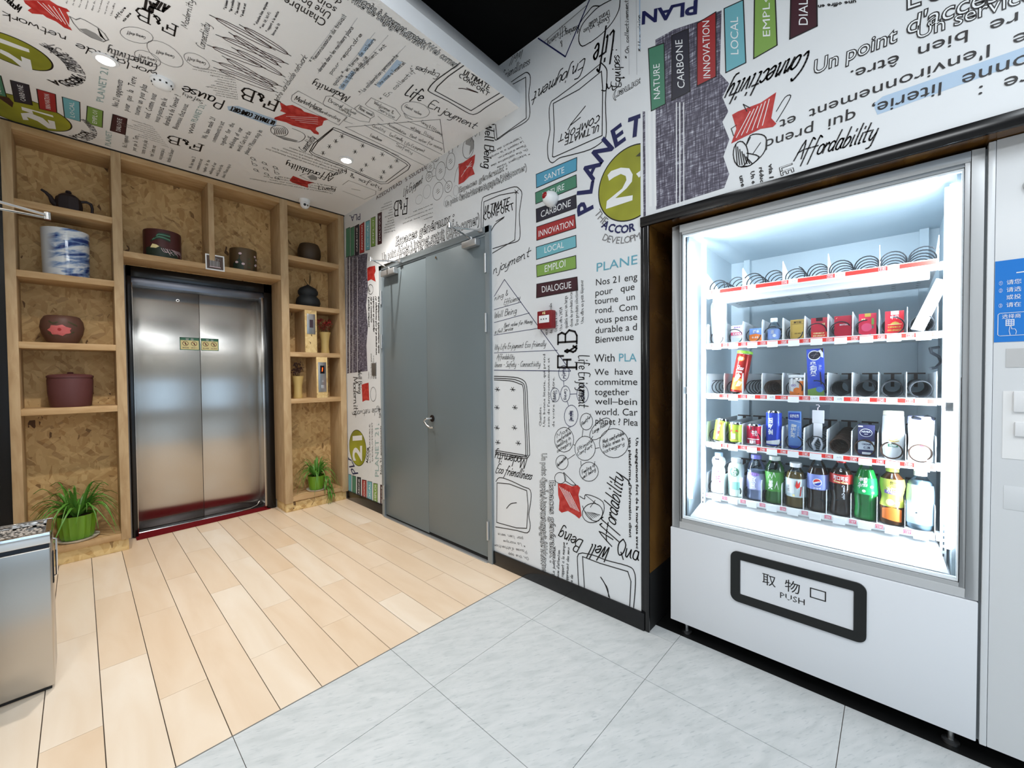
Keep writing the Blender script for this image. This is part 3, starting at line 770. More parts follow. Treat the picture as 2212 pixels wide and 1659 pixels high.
["T","D","k","o","corner)",[-876,2665],[-1039,2656],[-876,2629]],
["T","D","k","h","friendliness",[-1813,3112],[-1586,3091],[-1806,3162]],
["T","D","k","h","Well",[-1630,3202],[-1729,3209],[-1659,3159]],
["T","D","k","h","Well Being",[-1970,2908],[-1991,2627],[-1886,2865]],
["T","D","grey","h","* Intelligent inside",[-1593,2577],[-1868,2587],[-1585,2562]],
["T","D","grey","h","On the applicative idee",[-1609,2606],[-1925,2618],[-1601,2592]],
["T","D","grey","h","Pause d'attention",[-1626,2636],[-1859,2644],[-1617,2621]],
["T","D","grey","h","Le rapport à la marque",[-1642,2665],[-1944,2676],[-1634,2650]],
["T","D","grey","h","L'apprenant des sens",[-1658,2694],[-1933,2704],[-1650,2679]],
["T","D","k","o","Espaces généraux :",[-2255,2542],[-1777,2543],[-2254,2579]],
["T","D","k","o","Un point d'accès à internet gratuit (Web corner)",[-2407,2491],[-1614,2483],[-2412,2530]],
["T","D","k","o","Un service de bagagerie 24/24",[-2237,2482],[-1736,2477],[-2241,2520]],
["T","D","k","o","Espaces généraux :",[-3100,2356],[-2308,2359],[-3091,2428]],
["T","D","k","o","Un point d'accès à internet gratuit (Web corner)",[-3324,2271],[-2038,2275],[-3322,2341]],
["T","D","k","o","Un service de bagagerie 24/24",[-3084,2224],[-2240,2239],[-3082,2291]],
["T","D","k","B","ULTIMATE",[-1992,2325],[-1762,2315],[-1981,2369]],
["T","D","k","B","COMFORT",[-1996,2282],[-1715,2276],[-2003,2323]],
["L","D","k",6,1,[-1927,2194,-1888,2229,-1812,2249]],
["L","D","k",5,0,[-1881,2245,-1806,2254]],
["L","D","k",5,1,[-2022,2152,-2016,2405,-1964,2435,-1847,2426,-1719,2414,-1673,2384,-1656,2346,-1678,2238,-1673,2118,-1692,2076,-1789,2077,-1913,2077]],
["L","D","k",5,0,[-2008,2154,-1994,2403,-1847,2402,-1702,2377,-1706,2246,-1717,2088,-1916,2049]],
["L","D","k",4,0,[-1714,2393,-1685,2363]],
["L","D","k",4,0,[-1685,2384,-1714,2369]],
["F","D","blue",0,[-1543,2430,-1257,2423,-1259,2354,-1541,2351]],
["L","D","k",4,0,[-1543,2430,-1257,2423,-1259,2354,-1541,2351,-1543,2430]],
["T","D","w","s","SANTE",[-1483,2370],[-1340,2371],[-1483,2404]],
["F","D","green",0,[-1549,2325,-1262,2332,-1259,2265,-1547,2259]],
["L","D","k",4,0,[-1549,2325,-1262,2332,-1259,2265,-1547,2259,-1549,2325]],
["T","D","w","s","NATURE",[-1500,2276],[-1341,2279],[-1499,2309]],
["F","D","dark",0,[-1545,2228,-1264,2225,-1261,2155,-1543,2150]],
["L","D","k",4,0,[-1545,2228,-1264,2225,-1261,2155,-1543,2150,-1545,2228]],
["T","D","w","s","CARBONE",[-1511,2169],[-1299,2175],[-1510,2206]],
["F","D","redp",0,[-1541,2123,-1272,2122,-1265,2047,-1542,2044]],
["L","D","k",4,0,[-1541,2123,-1272,2122,-1265,2047,-1542,2044,-1541,2123]],
["T","D","w","s","INNOVATION",[-1530,2061],[-1283,2063],[-1529,2096]],
["F","D","lblue",0,[-1546,2006,-1266,2008,-1264,1944,-1545,1933]],
["L","D","k",4,0,[-1546,2006,-1266,2008,-1264,1944,-1545,1933,-1546,2006]],
["T","D","w","s","LOCAL",[-1487,1958],[-1346,1960],[-1486,1992]],
["F","D","lime",0,[-1545,1899,-1267,1899,-1265,1829,-1542,1830]],
["L","D","k",4,0,[-1545,1899,-1267,1899,-1265,1829,-1542,1830,-1545,1899]],
["T","D","w","s","EMPLOI",[-1486,1847],[-1337,1853],[-1485,1886]],
["F","D","maroon",0,[-1544,1788,-1259,1782,-1255,1710,-1547,1708]],
["L","D","k",4,0,[-1544,1788,-1259,1782,-1255,1710,-1547,1708,-1544,1788]],
["T","D","w","s","DIALOGUE",[-1507,1733],[-1297,1728],[-1509,1770]],
["O2","D","olive",6,-946,2184,181],
["F","D","w",2,[-1071,2265,-1051,2279,-997,2277,-952,2258,-934,2222,-938,2189,-967,2165,-1028,2136,-934,2122,-936,2098,-1081,2097,-1076,2136,-990,2172,-967,2206,-971,2227,-997,2246,-1036,2242,-1063,2234]],
["F","D","w",2,[-916,2219,-882,2231,-882,2207,-902,2196]],
["F","D","darkolive",2,[-919,2303,-882,2321,-882,2291]],
["A","D","navy","b","PLANET",-946,2184,219,-171,84,95],
["A","D","grey","s","THE",-946,2184,222,-152,-134,38],
["A","D","navy","b","ACCOR",-946,2184,235,-129,-88,38],
["A","D","grey","s","DEVELOPM",-946,2184,286,-121,-83,34],
["T","D","teal","s","PLANE",[-1143,1788],[-911,1786],[-1142,1833]],
["T","D","k","s","Nos 21 eng",[-1145,1717],[-911,1709],[-1145,1751]],
["T","D","k","s","pour   que",[-1148,1663],[-926,1663],[-1147,1697]],
["T","D","k","s","tourne   un",[-1150,1620],[-924,1614],[-1150,1653]],
["T","D","k","s","rond.  Com",[-1148,1572],[-911,1563],[-1148,1605]],
["T","D","k","s","vous pense",[-1148,1519],[-912,1515],[-1148,1553]],
["T","D","k","s","durable a d",[-1148,1467],[-914,1466],[-1148,1501]],
["T","D","k","s","Bienvenue",[-1149,1416],[-931,1420],[-1148,1450]],
["T","D","k","s","With",[-1153,1317],[-1035,1316],[-1153,1358]],
["T","D","k","s","We  have",[-1152,1248],[-936,1249],[-1152,1281]],
["T","D","k","s","commitme",[-1152,1196],[-912,1198],[-1152,1230]],
["T","D","k","s","together",[-1152,1143],[-955,1147],[-1152,1177]],
["T","D","k","s","well–bein",[-1150,1094],[-914,1100],[-1150,1128]],
["T","D","k","s","world. Car",[-1150,1038],[-911,1048],[-1150,1073]],
["T","D","k","s","planet ? Plea",[-1151,990],[-910,998],[-1150,1024]],
["T","D","teal","s","PLA",[-1014,1316],[-916,1313],[-1014,1356]],
["T","D","k","f","F&B",[-1266,1280],[-1262,1510],[-1393,1282]],
["T","D","k","h","Life Enjoyment",[-1249,1357],[-1251,1072],[-1183,1353]],
["T","D","k","s","et attentes",[-1465,1483],[-1466,1578],[-1486,1479]],
["T","D","k","s","de la cuisine locale",[-1430,1489],[-1432,1663],[-1451,1486]],
["T","D","k","s","On peut à 12h",[-1394,1496],[-1396,1609],[-1415,1492]],
["T","D","k","s","Une offre 24/24",[-1359,1502],[-1360,1632],[-1380,1498]],
["T","D","k","s","qualité avec un large",[-1323,1509],[-1326,1691],[-1345,1505]],
["T","D","k","s","choix de produits locaux",[-1288,1515],[-1291,1723],[-1309,1511]],
["T","D","k","s","Des produits sélectionnés",[-1252,1522],[-1255,1738],[-1274,1518]],
["T","D","k","s","Une offre en petit déjeuner",[-1217,1528],[-1220,1762],[-1238,1524]],
["T","D","k","s","Chambre :",[-1516,948],[-1515,1076],[-1534,946]],
["T","D","k","s","Une bonne literie, qui prend",[-1487,946],[-1483,1373],[-1505,945]],
["T","D","k","s","soin de l'environnement et",[-1454,947],[-1451,1349],[-1471,946]],
["T","D","k","s","de votre bien être.",[-1419,949],[-1417,1240],[-1436,948]],
["L","D","navy",4,0,[-1904,1766,-1810,1860,-1305,1271,-1911,1285]],
["L","D","navy",3,0,[-1905,1680,-1669,1699]],
["L","D","navy",3,0,[-1906,1596,-1602,1625]],
["L","D","navy",3,0,[-1908,1514,-1522,1527]],
["L","D","navy",3,0,[-1909,1398,-1395,1391]],
["T","D","k","h","ning &",[-1905,1738],[-1781,1757],[-1894,1773]],
["T","D","k","h","Efficiency",[-1818,1699],[-1680,1716],[-1808,1731]],
["T","D","k","h","Well Being",[-1906,1622],[-1710,1637],[-1895,1662]],
["T","D","k","h","Best value for Money",[-1820,1557],[-1581,1563],[-1810,1582]],
["T","D","k","h","a full Service",[-1904,1523],[-1741,1534],[-1893,1549]],
["T","D","k","h","lity Life Enjoyment Eco friendly",[-1909,1420],[-1481,1420],[-1898,1453]],
["T","D","k","h","Affordability",[-1886,1356],[-1731,1352],[-1876,1388]],
["T","D","k","h","liness - Safety - Connectivity",[-1910,1306],[-1524,1303],[-1899,1339]],
["L","D","k",5,1,[-1911,1245,-1738,1239,-1657,1220,-1629,1178,-1622,1050,-1610,796,-1616,761,-1662,736,-1907,734]],
["L","D","k",5,1,[-1911,1232,-1756,1227,-1673,1208,-1645,1177,-1638,1049,-1626,794,-1632,759,-1662,748,-1907,747]],
["L","D","k",5,1,[-1911,1221,-1770,1216,-1687,1197,-1658,1177,-1652,1049,-1640,792,-1646,757,-1662,759,-1907,758]],
["L","D","k",4,0,[-1906,1160,-1859,1157]],
["L","D","k",4,0,[-1894,1173,-1871,1148]],
["L","D","k",4,0,[-1873,1174,-1892,1147]],
["L","D","k",4,0,[-1767,1162,-1724,1160]],
["L","D","k",4,0,[-1756,1175,-1735,1150]],
["L","D","k",4,0,[-1737,1176,-1754,1150]],
["L","D","k",4,0,[-1911,1040,-1865,1039]],
["L","D","k",4,0,[-1899,1054,-1876,1029]],
["L","D","k",4,0,[-1878,1055,-1897,1028]],
["L","D","k",4,0,[-1750,1048,-1707,1047]],
["L","D","k",4,0,[-1739,1061,-1718,1037]],
["L","D","k",4,0,[-1720,1062,-1737,1036]],
["L","D","k",4,0,[-1913,907,-1866,907]],
["L","D","k",4,0,[-1901,921,-1878,897]],
["L","D","k",4,0,[-1880,923,-1899,895]],
["L","D","k",4,0,[-1755,920,-1712,920]],
["L","D","k",4,0,[-1744,934,-1723,910]],
["L","D","k",4,0,[-1725,935,-1742,908]],
["L","D","k",4,0,[-1906,811,-1860,812]],
["L","D","k",4,0,[-1894,826,-1872,802]],
["L","D","k",4,0,[-1873,828,-1892,799]],
["L","D","k",4,0,[-1723,826,-1680,827]],
["L","D","k",4,0,[-1712,840,-1691,817]],
["L","D","k",4,0,[-1693,842,-1710,815]],
["T","D","k","h","Modernity",[-1628,746],[-1901,744],[-1651,676]],
["T","D","k","h","Eco friendliness",[-1909,613],[-1601,616],[-1876,672]],
["L","D","k",5,1,[-1903,552,-1870,584,-1782,582,-1664,562,-1607,552,-1602,489,-1620,400,-1609,334,-1632,283,-1725,274,-1910,250]],
["L","D","k",5,0,[-1894,545,-1783,558,-1635,543,-1625,450,-1638,309,-1725,290,-1900,282,-1894,545]],
["L","D","k",5,1,[-1809,395,-1772,432,-1721,450]],
["T","D","grey","h","* Intelligent",[-1611,97],[-1834,66],[-1604,78]],
["T","D","grey","h","On the app",[-1625,134],[-1797,110],[-1618,116]],
["T","D","grey","h","Pause d'attention",[-1639,171],[-1931,130],[-1632,152]],
["T","D","grey","h","* La marque",[-1653,208],[-1842,181],[-1646,190]],
["T","D","grey","h","par lien sens",[-1667,245],[-1890,214],[-1660,226]],
["T","D","k","o","Espaces généraux :",[-1460,637],[-1458,153],[-1416,645]],
["T","D","k","o","Un point d'accès à internet gratuit (Web corner)",[-1516,788],[-1518,59],[-1476,793]],
["T","D","k","o","Un service de bagagerie 24/24",[-1530,630],[-1526,119],[-1492,636]],
["L","D","k",3,0,[-1150,859,-1153,879,-1162,896,-1176,910,-1194,917,-1214,918,-1234,913,-1252,901,-1267,885,-1277,866,-1280,845,-1277,825,-1268,808,-1254,794,-1236,787,-1216,786,-1196,791,-1178,803,-1163,819,-1153,838,-1150,859]],
["T","D","k","h","Ultimate",[-1263,831],[-1167,891],[-1265,852]],
["T","D","k","h","Comfort",[-1264,804],[-1167,865],[-1265,824]],
["L","D","k",3,0,[-1287,892,-1290,913,-1300,932,-1314,946,-1333,954,-1353,955,-1373,949,-1392,938,-1406,920,-1416,900,-1419,878,-1416,857,-1406,838,-1392,824,-1373,816,-1353,815,-1333,821,-1314,832,-1300,850,-1290,870,-1287,892]],
["T","D","k","h","Most",[-1402,890],[-1305,951],[-1404,912]],
["T","D","k","h","comfortable",[-1402,862],[-1305,923],[-1404,883]],
["T","D","k","h","bedding in",[-1403,833],[-1305,895],[-1405,854]],
["T","D","k","h","category",[-1403,804],[-1305,867],[-1405,825]],
["L","D","k",3,0,[-1325,760,-1327,772,-1333,783,-1343,791,-1355,795,-1368,795,-1381,791,-1393,784,-1403,773,-1409,761,-1411,748,-1409,736,-1403,725,-1393,717,-1381,713,-1368,713,-1355,717,-1343,724,-1333,735,-1327,747,-1325,760]],
["T","D","k","h","Automation",[-1401,721],[-1337,782],[-1402,743]],
["L","D","k",3,0,[-1132,738,-1135,754,-1143,767,-1156,776,-1172,781,-1190,781,-1208,776,-1225,766,-1238,752,-1247,737,-1250,720,-1247,704,-1239,691,-1226,682,-1210,677,-1192,677,-1174,682,-1157,692,-1144,706,-1135,721,-1132,738]],
["T","D","k","h","Feeling of",[-1234,707],[-1148,770],[-1236,728]],
["T","D","k","h","well being",[-1234,680],[-1148,743],[-1236,700]],
["L","D","k",3,0,[-1165,1001,-1167,1015,-1173,1027,-1181,1036,-1193,1042,-1205,1043,-1217,1040,-1229,1033,-1237,1022,-1243,1009,-1245,995,-1243,981,-1237,969,-1229,960,-1217,954,-1205,953,-1193,956,-1181,963,-1173,974,-1167,987,-1165,1001]],
["T","D","k","h","Restful",[-1235,970],[-1176,1023],[-1236,990]],
["L","D","k",3,0,[-1060,1016,-1058,1003,-1062,987,-1072,968,-1087,949,-1105,932,-1125,918,-1144,908,-1161,904,-1174,906,-1182,914,-1184,927,-1180,943,-1170,962,-1155,981,-1137,998,-1117,1012,-1098,1022,-1081,1026,-1068,1024,-1060,1016]],
["T","D","k","h","Large Room",[-1167,935],[-1077,991],[-1169,955]],
["L","D","k",3,0,[-959,908,-963,931,-975,950,-993,965,-1016,973,-1042,974,-1068,968,-1091,954,-1109,936,-1121,914,-1125,890,-1121,867,-1109,848,-1091,833,-1068,825,-1042,824,-1016,830,-993,844,-975,862,-963,884,-959,908]],
["T","D","k","h","Most comfortable",[-1104,890],[-982,949],[-1106,910]],
["T","D","k","h","Public areas in",[-1104,864],[-982,924],[-1106,883]],
["T","D","k","h","category",[-1104,837],[-982,898],[-1106,857]],
["L","D","k",3,0,[-1289,864,-1278,862]],
["L","D","k",3,0,[-1327,778,-1280,811]],
["L","D","k",3,0,[-1232,916,-1226,954]],
["L","D","k",3,0,[-1181,899,-1164,923]],
["L","D","k",3,0,[-1151,859,-1126,866]],
["L","D","k",3,0,[-1242,780,-1239,755]],
["L","D","navy",3,0,[-1316,1259,-1318,1272,-1323,1284,-1331,1294,-1341,1301,-1352,1303,-1363,1301,-1373,1295,-1381,1286,-1386,1274,-1388,1261,-1386,1248,-1381,1236,-1373,1226,-1363,1219,-1352,1217,-1341,1219,-1331,1225,-1323,1234,-1318,1246,-1316,1259]],
["T","D","navy","h","Restful",[-1360,1287],[-1356,1228],[-1339,1287]],
["L","D","navy",3,0,[-1310,1145,-1311,1159,-1316,1171,-1322,1181,-1331,1187,-1341,1189,-1351,1186,-1360,1180,-1367,1170,-1372,1157,-1374,1143,-1373,1129,-1368,1117,-1362,1107,-1353,1101,-1343,1099,-1333,1102,-1324,1108,-1317,1118,-1312,1131,-1310,1145]],
["T","D","navy","h","Caring",[-1349,1171],[-1346,1112],[-1328,1172]],
["L","D","navy",3,0,[-1382,1137,-1384,1149,-1388,1160,-1395,1169,-1404,1174,-1414,1176,-1424,1174,-1433,1168,-1440,1159,-1444,1147,-1446,1135,-1444,1123,-1440,1112,-1433,1103,-1424,1098,-1414,1096,-1404,1098,-1395,1104,-1388,1113,-1384,1125,-1382,1137]],
["T","D","navy","h","Sleep",[-1422,1164],[-1418,1104],[-1400,1165]],
["L","D","navy",3,0,[-1191,1146,-1193,1161,-1198,1174,-1206,1184,-1217,1191,-1228,1193,-1239,1190,-1250,1183,-1258,1172,-1263,1159,-1265,1144,-1263,1129,-1258,1116,-1250,1106,-1239,1099,-1228,1097,-1217,1100,-1206,1107,-1198,1118,-1193,1131,-1191,1146]],
["T","D","navy","h","Staff",[-1235,1172],[-1232,1115],[-1216,1172]],
["L","D","navy",3,0,[-1260,1014,-1258,1033,-1261,1050,-1268,1065,-1279,1076,-1292,1082,-1306,1082,-1320,1076,-1333,1065,-1342,1050,-1348,1032,-1350,1013,-1347,996,-1340,981,-1329,970,-1316,964,-1302,964,-1288,970,-1275,981,-1266,996,-1260,1014]],
["T","D","navy","h","Helpful staff",[-1311,1050],[-1308,992],[-1290,1051]],
["L","D","navy",3,0,[-1353,1217,-1351,1185]],
["L","D","navy",3,0,[-1382,1141,-1373,1142]],
["L","D","navy",3,0,[-1310,1143,-1266,1146]],
["L","D","navy",3,0,[-1330,1104,-1320,1077]],
["F","D","red",0,[-1398,628,-1347,637,-1300,630,-1263,644,-1246,632,-1258,591,-1250,554,-1238,480,-1254,460,-1282,473,-1329,486,-1372,466,-1392,476,-1387,534,-1396,564]],
["L","D","w",3,0,[-1386,614,-1310,510]],
["L","D","w",3,0,[-1372,610,-1299,508]],
["L","D","w",3,0,[-1359,606,-1287,506]],
["L","D","w",3,0,[-1345,602,-1276,503]],
["L","D","w",3,0,[-1332,598,-1265,501]],
["L","D","w",3,0,[-1319,595,-1254,499]],
["L","D","k",4,1,[-1249,585,-1218,576,-1213,600,-1165,602,-1106,584,-1100,534,-1132,478,-1174,472,-1209,494,-1232,535]],
["L","D","k",4,0,[-1128,483,-1116,499,-1108,516,-1107,533,-1112,547,-1123,558,-1138,564,-1157,565,-1176,560,-1195,551,-1212,537,-1224,521,-1232,504,-1233,487,-1228,473,-1217,462,-1202,456,-1183,455,-1164,460,-1145,469,-1128,483]],
["L","D","k",3,0,[-1209,597,-1140,562]],
["L","D","k",3,0,[-1183,538,-1152,582]],
["L","D","k",3,0,[-1214,508,-1174,476]],
["L","D","k",3,0,[-1203,509,-1164,483]],
["L","D","k",3,0,[-1193,510,-1154,490]],
["L","D","k",3,0,[-1182,511,-1144,496]],
["L","D","k",3,0,[-1172,512,-1133,503]],
["L","D","k",3,0,[-1161,512,-1123,510]],
["L","D","k",4,0,[-1356,699,-1328,680,-1272,642,-1300,637,-1347,653,-1356,699]],
["L","D","k",3,0,[-1342,669,-1344,679,-1349,687,-1358,692,-1369,695,-1381,695,-1393,692,-1404,685,-1413,677,-1418,667,-1420,657,-1418,647,-1413,639,-1404,634,-1393,631,-1381,631,-1369,634,-1358,641,-1349,649,-1344,659,-1342,669]],
["T","D","k","h","Affordability",[-1054,363],[-986,736],[-1132,400]],
["T","D","k","b","une plateforme d'information client",[-958,936],[-957,436],[-944,937]],
["T","D","k","b","Un engagement fort de la marque avec",[-921,940],[-920,390],[-907,941]],
["T","D","k","h","Qua",[-1030,330],[-905,336],[-1014,417]],
["T","D","k","h","Well",[-1058,354],[-1175,340],[-1099,269]],
["T","D","k","h","Being",[-1224,345],[-1378,367],[-1265,268]],
["L","D","k",5,1,[-1257,68,-1265,186,-1258,264,-1167,284,-1083,281,-964,289,-931,272,-924,212,-935,78]],
["L","D","k",5,0,[-1221,71,-1233,256,-1124,253,-965,261,-948,217,-956,73]],
["L","D","k",6,1,[-1120,180,-1091,146,-1067,88]],
["L","D","k",4,1,[-1100,158,-1079,135,-1074,93]],
["T","D","k","h","* La justification",[-1428,68],[-1416,259],[-1447,68]],
["T","D","k","h","Pause d'attention",[-1396,68],[-1385,248],[-1415,68]],
["T","D","k","h","Le rapport à la marque",[-1364,68],[-1350,301],[-1384,68]],
["T","D","k","h","L'apprenant des sens",[-1333,68],[-1319,280],[-1352,68]],
["T","D","k","h","des de",[-1301,68],[-1297,132],[-1320,68]],
["T","D","k","h","njoyment",[-1918,1911],[-1593,1966],[-1898,1970]],
["F","D","green",0,[-4015,2731,-3929,2727,-3940,2448,-4026,2448]],
["L","D","k",4,0,[-4015,2731,-3929,2727,-3940,2448,-4026,2448,-4015,2731]],
["T","D","w","s"," ",[-3966,2475],[-3958,2699],[-3994,2481]],
["F","D","green",0,[-3918,2715,-3838,2712,-3848,2438,-3928,2437]],
["L","D","k",4,0,[-3918,2715,-3838,2712,-3848,2438,-3928,2437,-3918,2715]],
["T","D","w","s"," ",[-3873,2464],[-3865,2684],[-3899,2470]],
["F","D","dark",0,[-3827,2710,-3739,2709,-3749,2423,-3837,2427]],
["L","D","k",4,0,[-3827,2710,-3739,2709,-3749,2423,-3837,2427,-3827,2710]],
["T","D","w","s","CARBONE",[-3776,2449],[-3768,2682],[-3805,2455]],
["F","D","redp",0,[-3729,2693,-3636,2702,-3646,2421,-3738,2427]],
["L","D","k",4,0,[-3729,2693,-3636,2702,-3646,2421,-3738,2427,-3729,2693]],
["T","D","w","s","INNOVATION",[-3674,2447],[-3666,2677],[-3704,2454]],
["F","D","lblue",0,[-3609,2695,-3531,2691,-3539,2423,-3618,2432]],
["L","D","k",4,0,[-3609,2695,-3531,2691,-3539,2423,-3618,2432,-3609,2695]],
["T","D","w","s","LOCAL",[-3563,2448],[-3556,2665],[-3589,2454]],
["F","D","lime",0,[-3507,2701,-3428,2696,-3436,2433,-3515,2442]],
["L","D","k",4,0,[-3507,2701,-3428,2696,-3436,2433,-3515,2442,-3507,2701]],
["T","D","w","s","EMPLOI",[-3461,2458],[-3454,2671],[-3486,2464]],
["F","D","maroon",0,[-3386,2708,-3314,2704,-3322,2431,-3394,2435]],
["L","D","k",4,0,[-3386,2708,-3314,2704,-3322,2431,-3394,2435,-3386,2708]],
["T","D","w","s","DIALOGUE",[-3344,2455],[-3338,2679],[-3368,2461]],
["F","D","textile",0,[-4034,2459,-3584,2400,-3605,2280,-3588,2078,-3628,1916,-3600,1713,-3633,1547,-3620,1303,-4078,1282]],
["L","D","w",12,0,[-4010,2445,-4054,1290]],
["L","D","w",12,0,[-3948,2432,-3990,1290]],
["L","D","w",7,0,[-3879,2418,-3920,1289]],
["L","D","w",7,0,[-3783,2399,-3822,1288]],
["F","D","red",0,[-3596,2261,-3554,2267,-3448,2258,-3440,2208,-3464,2180,-3440,2112,-3524,2147,-3592,2141]],
["L","D","k",4,0,[-3488,2049,-3490,2063,-3496,2077,-3507,2089,-3521,2097,-3536,2102,-3552,2102,-3566,2098,-3577,2090,-3585,2079,-3588,2065,-3586,2051,-3580,2037,-3569,2025,-3555,2017,-3540,2012,-3524,2012,-3510,2016,-3499,2024,-3491,2035,-3488,2049]],
["F","D","midgrey",0,[-3577,2092,-3538,2037,-3562,2032,-3588,2061]],
["T","D","k","b","L'énergie maîtrisée",[-3563,1991],[-3569,1711],[-3590,1994]],
["T","D","k","b","via la connexion",[-3518,1987],[-3523,1751],[-3545,1989]],
["T","D","k","b","réduction de l'énergie",[-3473,1982],[-3480,1658],[-3500,1985]],
["T","D","k","b","Un engagement fort de la marque avec",[-3428,1978],[-3439,1447],[-3455,1981]],
["T","D","k","b","une plateforme d'information client",[-3383,1974],[-3394,1458],[-3410,1977]],
["L","D","grey",3,0,[-3547,1443,-3470,1227]],
["T","D","k","s","Chambre :",[-3588,1227],[-3585,1302],[-3610,1227]],
["T","D","k","s","Une bonne literie, qui prend",[-3543,1227],[-3535,1461],[-3566,1227]],
["T","D","k","s","soin de l'environnement et",[-3499,1227],[-3491,1444],[-3521,1227]],
["T","D","k","s","de votre bien être.",[-3454,1227],[-3449,1386],[-3476,1227]],
["T","D","k","h","Well Being",[-3806,1314],[-3806,1087],[-3733,1313]],
["T","D","k","h","Modernity",[-3914,1244],[-3908,872],[-3819,1244]],
["F","D","red",0,[-3741,1172,-3676,1184,-3603,1193,-3599,1109,-3594,1025,-3664,1026,-3729,1007]],
["L","D","k",4,0,[-3465,1087,-3467,1107,-3474,1126,-3485,1140,-3500,1149,-3516,1152,-3532,1148,-3548,1139,-3560,1124,-3568,1105,-3571,1085,-3569,1065,-3562,1046,-3551,1032,-3536,1023,-3520,1020,-3504,1024,-3488,1033,-3476,1048,-3468,1067,-3465,1087]],
["T","D","k","h","wide network",[-3359,969],[-3907,907],[-3361,905]],
["T","D","k","h","Connect",[-3413,983],[-3375,872],[-3462,981]],
["O","D","olive",6,-3848,548,179],
["T","D","w","b","21",[-3763,428],[-3754,682],[-3952,402]],
["T","D","navy","s","PLA",[-3826,287],[-4060,479],[-3949,258]],
["T","D","k","b","ACCOR",[-3638,428],[-3609,585],[-3677,423]],
["T","D","grey","s","SUSTAINABLE",[-3586,436],[-3584,807],[-3610,424]],
["T","D","grey","s","DEVELOPMENT",[-3538,460],[-3536,831],[-3562,448]],
["T","D","tealg","s","PLANET 21,",[-3439,325],[-3424,819],[-3509,313]],
["T","D","k","s","Nos 21 engagements",[-3371,361],[-3364,808],[-3416,354]],
["F","D","lblue",0,[-4060,255,-3988,259,-3998,1,-4070,-1]],
["L","D","k",4,0,[-4060,255,-3988,259,-3998,1,-4070,-1,-4060,255]],
["T","D","w","s"," ",[-4018,24],[-4010,245],[-4047,18]],
["F","D","green",0,[-3969,255,-3892,259,-3900,12,-3978,7]],
["L","D","k",4,0,[-3969,255,-3892,259,-3900,12,-3978,7,-3969,255]],
["T","D","w","s"," ",[-3922,33],[-3915,246],[-3954,26]],
["F","D","dark",0,[-3865,258,-3787,264,-3795,20,-3874,14]],
["L","D","k",4,0,[-3865,258,-3787,264,-3795,20,-3874,14,-3865,258]],
["T","D","w","s","CARBONE",[-3818,40],[-3810,249],[-3849,33]],
["F","D","redp",0,[-3762,249,-3675,256,-3683,29,-3769,22]],
["L","D","k",4,0,[-3762,249,-3675,256,-3683,29,-3769,22,-3762,249]],
["T","D","w","s","INNOVATION",[-3708,48],[-3701,242],[-3742,41]],
["F","D","lblue",0,[-3654,252,-3568,260,-3575,35,-3662,27]],
["L","D","k",4,0,[-3654,252,-3568,260,-3575,35,-3662,27,-3654,252]],
["T","D","w","s","LOCAL",[-3600,54],[-3594,245],[-3635,46]],
["F","D","lime",0,[-3541,253,-3464,260,-3470,49,-3547,41]],
["L","D","k",4,0,[-3541,253,-3464,260,-3470,49,-3547,41,-3541,253]],
["T","D","w","s","EMPLOI",[-3493,66],[-3487,246],[-3524,60]],
["F","D","maroon",0,[-3412,261,-3358,265,-3364,51,-3418,49]],
["L","D","k",4,0,[-3412,261,-3358,265,-3364,51,-3418,49,-3412,261]],
["T","D","w","s","DIALOGUE",[-3380,70],[-3374,251],[-3402,66]],
["T","D","navy","s","PLA.",[-3702,2801],[-3935,2844],[-3704,2739]],
["T","D","k","s","Une offre en petit déjeuner",[-3096,2496],[-3285,2514],[-3094,2484]],
["T","D","k","s","Des produits sélectionnés",[-3101,2519],[-3276,2536],[-3098,2508]],
["T","D","k","s","choix de produits locaux",[-3105,2543],[-3273,2559],[-3103,2531]],
["T","D","k","s","qualité avec un large",[-3110,2566],[-3257,2580],[-3107,2554]],
["T","D","k","s","Une offre 24/24",[-3114,2589],[-3219,2599],[-3112,2577]],
["T","D","k","s","On peut à 12h",[-3119,2612],[-3210,2621],[-3116,2601]],
["T","D","k","s","de la cuisine locale",[-3123,2636],[-3263,2649],[-3121,2624]],
["T","D","k","s","et attentes",[-3128,2659],[-3205,2666],[-3126,2647]],
["T","D","k","s","Chambre :",[-3132,2682],[-3195,2688],[-3130,2671]],
["T","D","k","s","Une bonne literie, qui prend",[-3137,2705],[-3333,2724],[-3135,2694]],
["T","D","k","s","soin de l'environnement et",[-3141,2729],[-3323,2746],[-3139,2717]],
["T","D","k","s","de votre bien être.",[-3146,2752],[-3279,2765],[-3144,2740]],
["T","D","k","f","F&B",[-2896,2699],[-3118,2732],[-2906,2580]],
["T","D","k","s","Chambre :",[-2559,2465],[-2692,2472],[-2559,2454]],
["T","D","k","s","Une bonne literie, qui prend",[-2558,2496],[-2973,2519],[-2559,2485]],
["T","D","k","s","soin de l'environnement et",[-2558,2526],[-2943,2548],[-2558,2516]],
["T","D","k","s","de votre bien être",[-2557,2557],[-2824,2572],[-2557,2546]],
["T","D","k","h","Life Enjoyment",[-2967,2734],[-2691,2759],[-2952,2794]],
["T","D","brown","s","AZEDUYEAD  5 SSUDEE",[-3406,2839],[-2624,2847],[-3416,2871]],
["L","D","grey",3.5,0,[-2400,2759,-2402,2780,-2410,2799,-2423,2816,-2440,2827,-2458,2833,-2477,2832,-2494,2825,-2507,2812,-2516,2795,-2520,2775,-2518,2754,-2510,2735,-2497,2718,-2480,2707,-2462,2701,-2443,2702,-2426,2709,-2413,2722,-2404,2739,-2400,2759]],
["L","D","k",3,0,[-2481,2765,-2441,2772]],
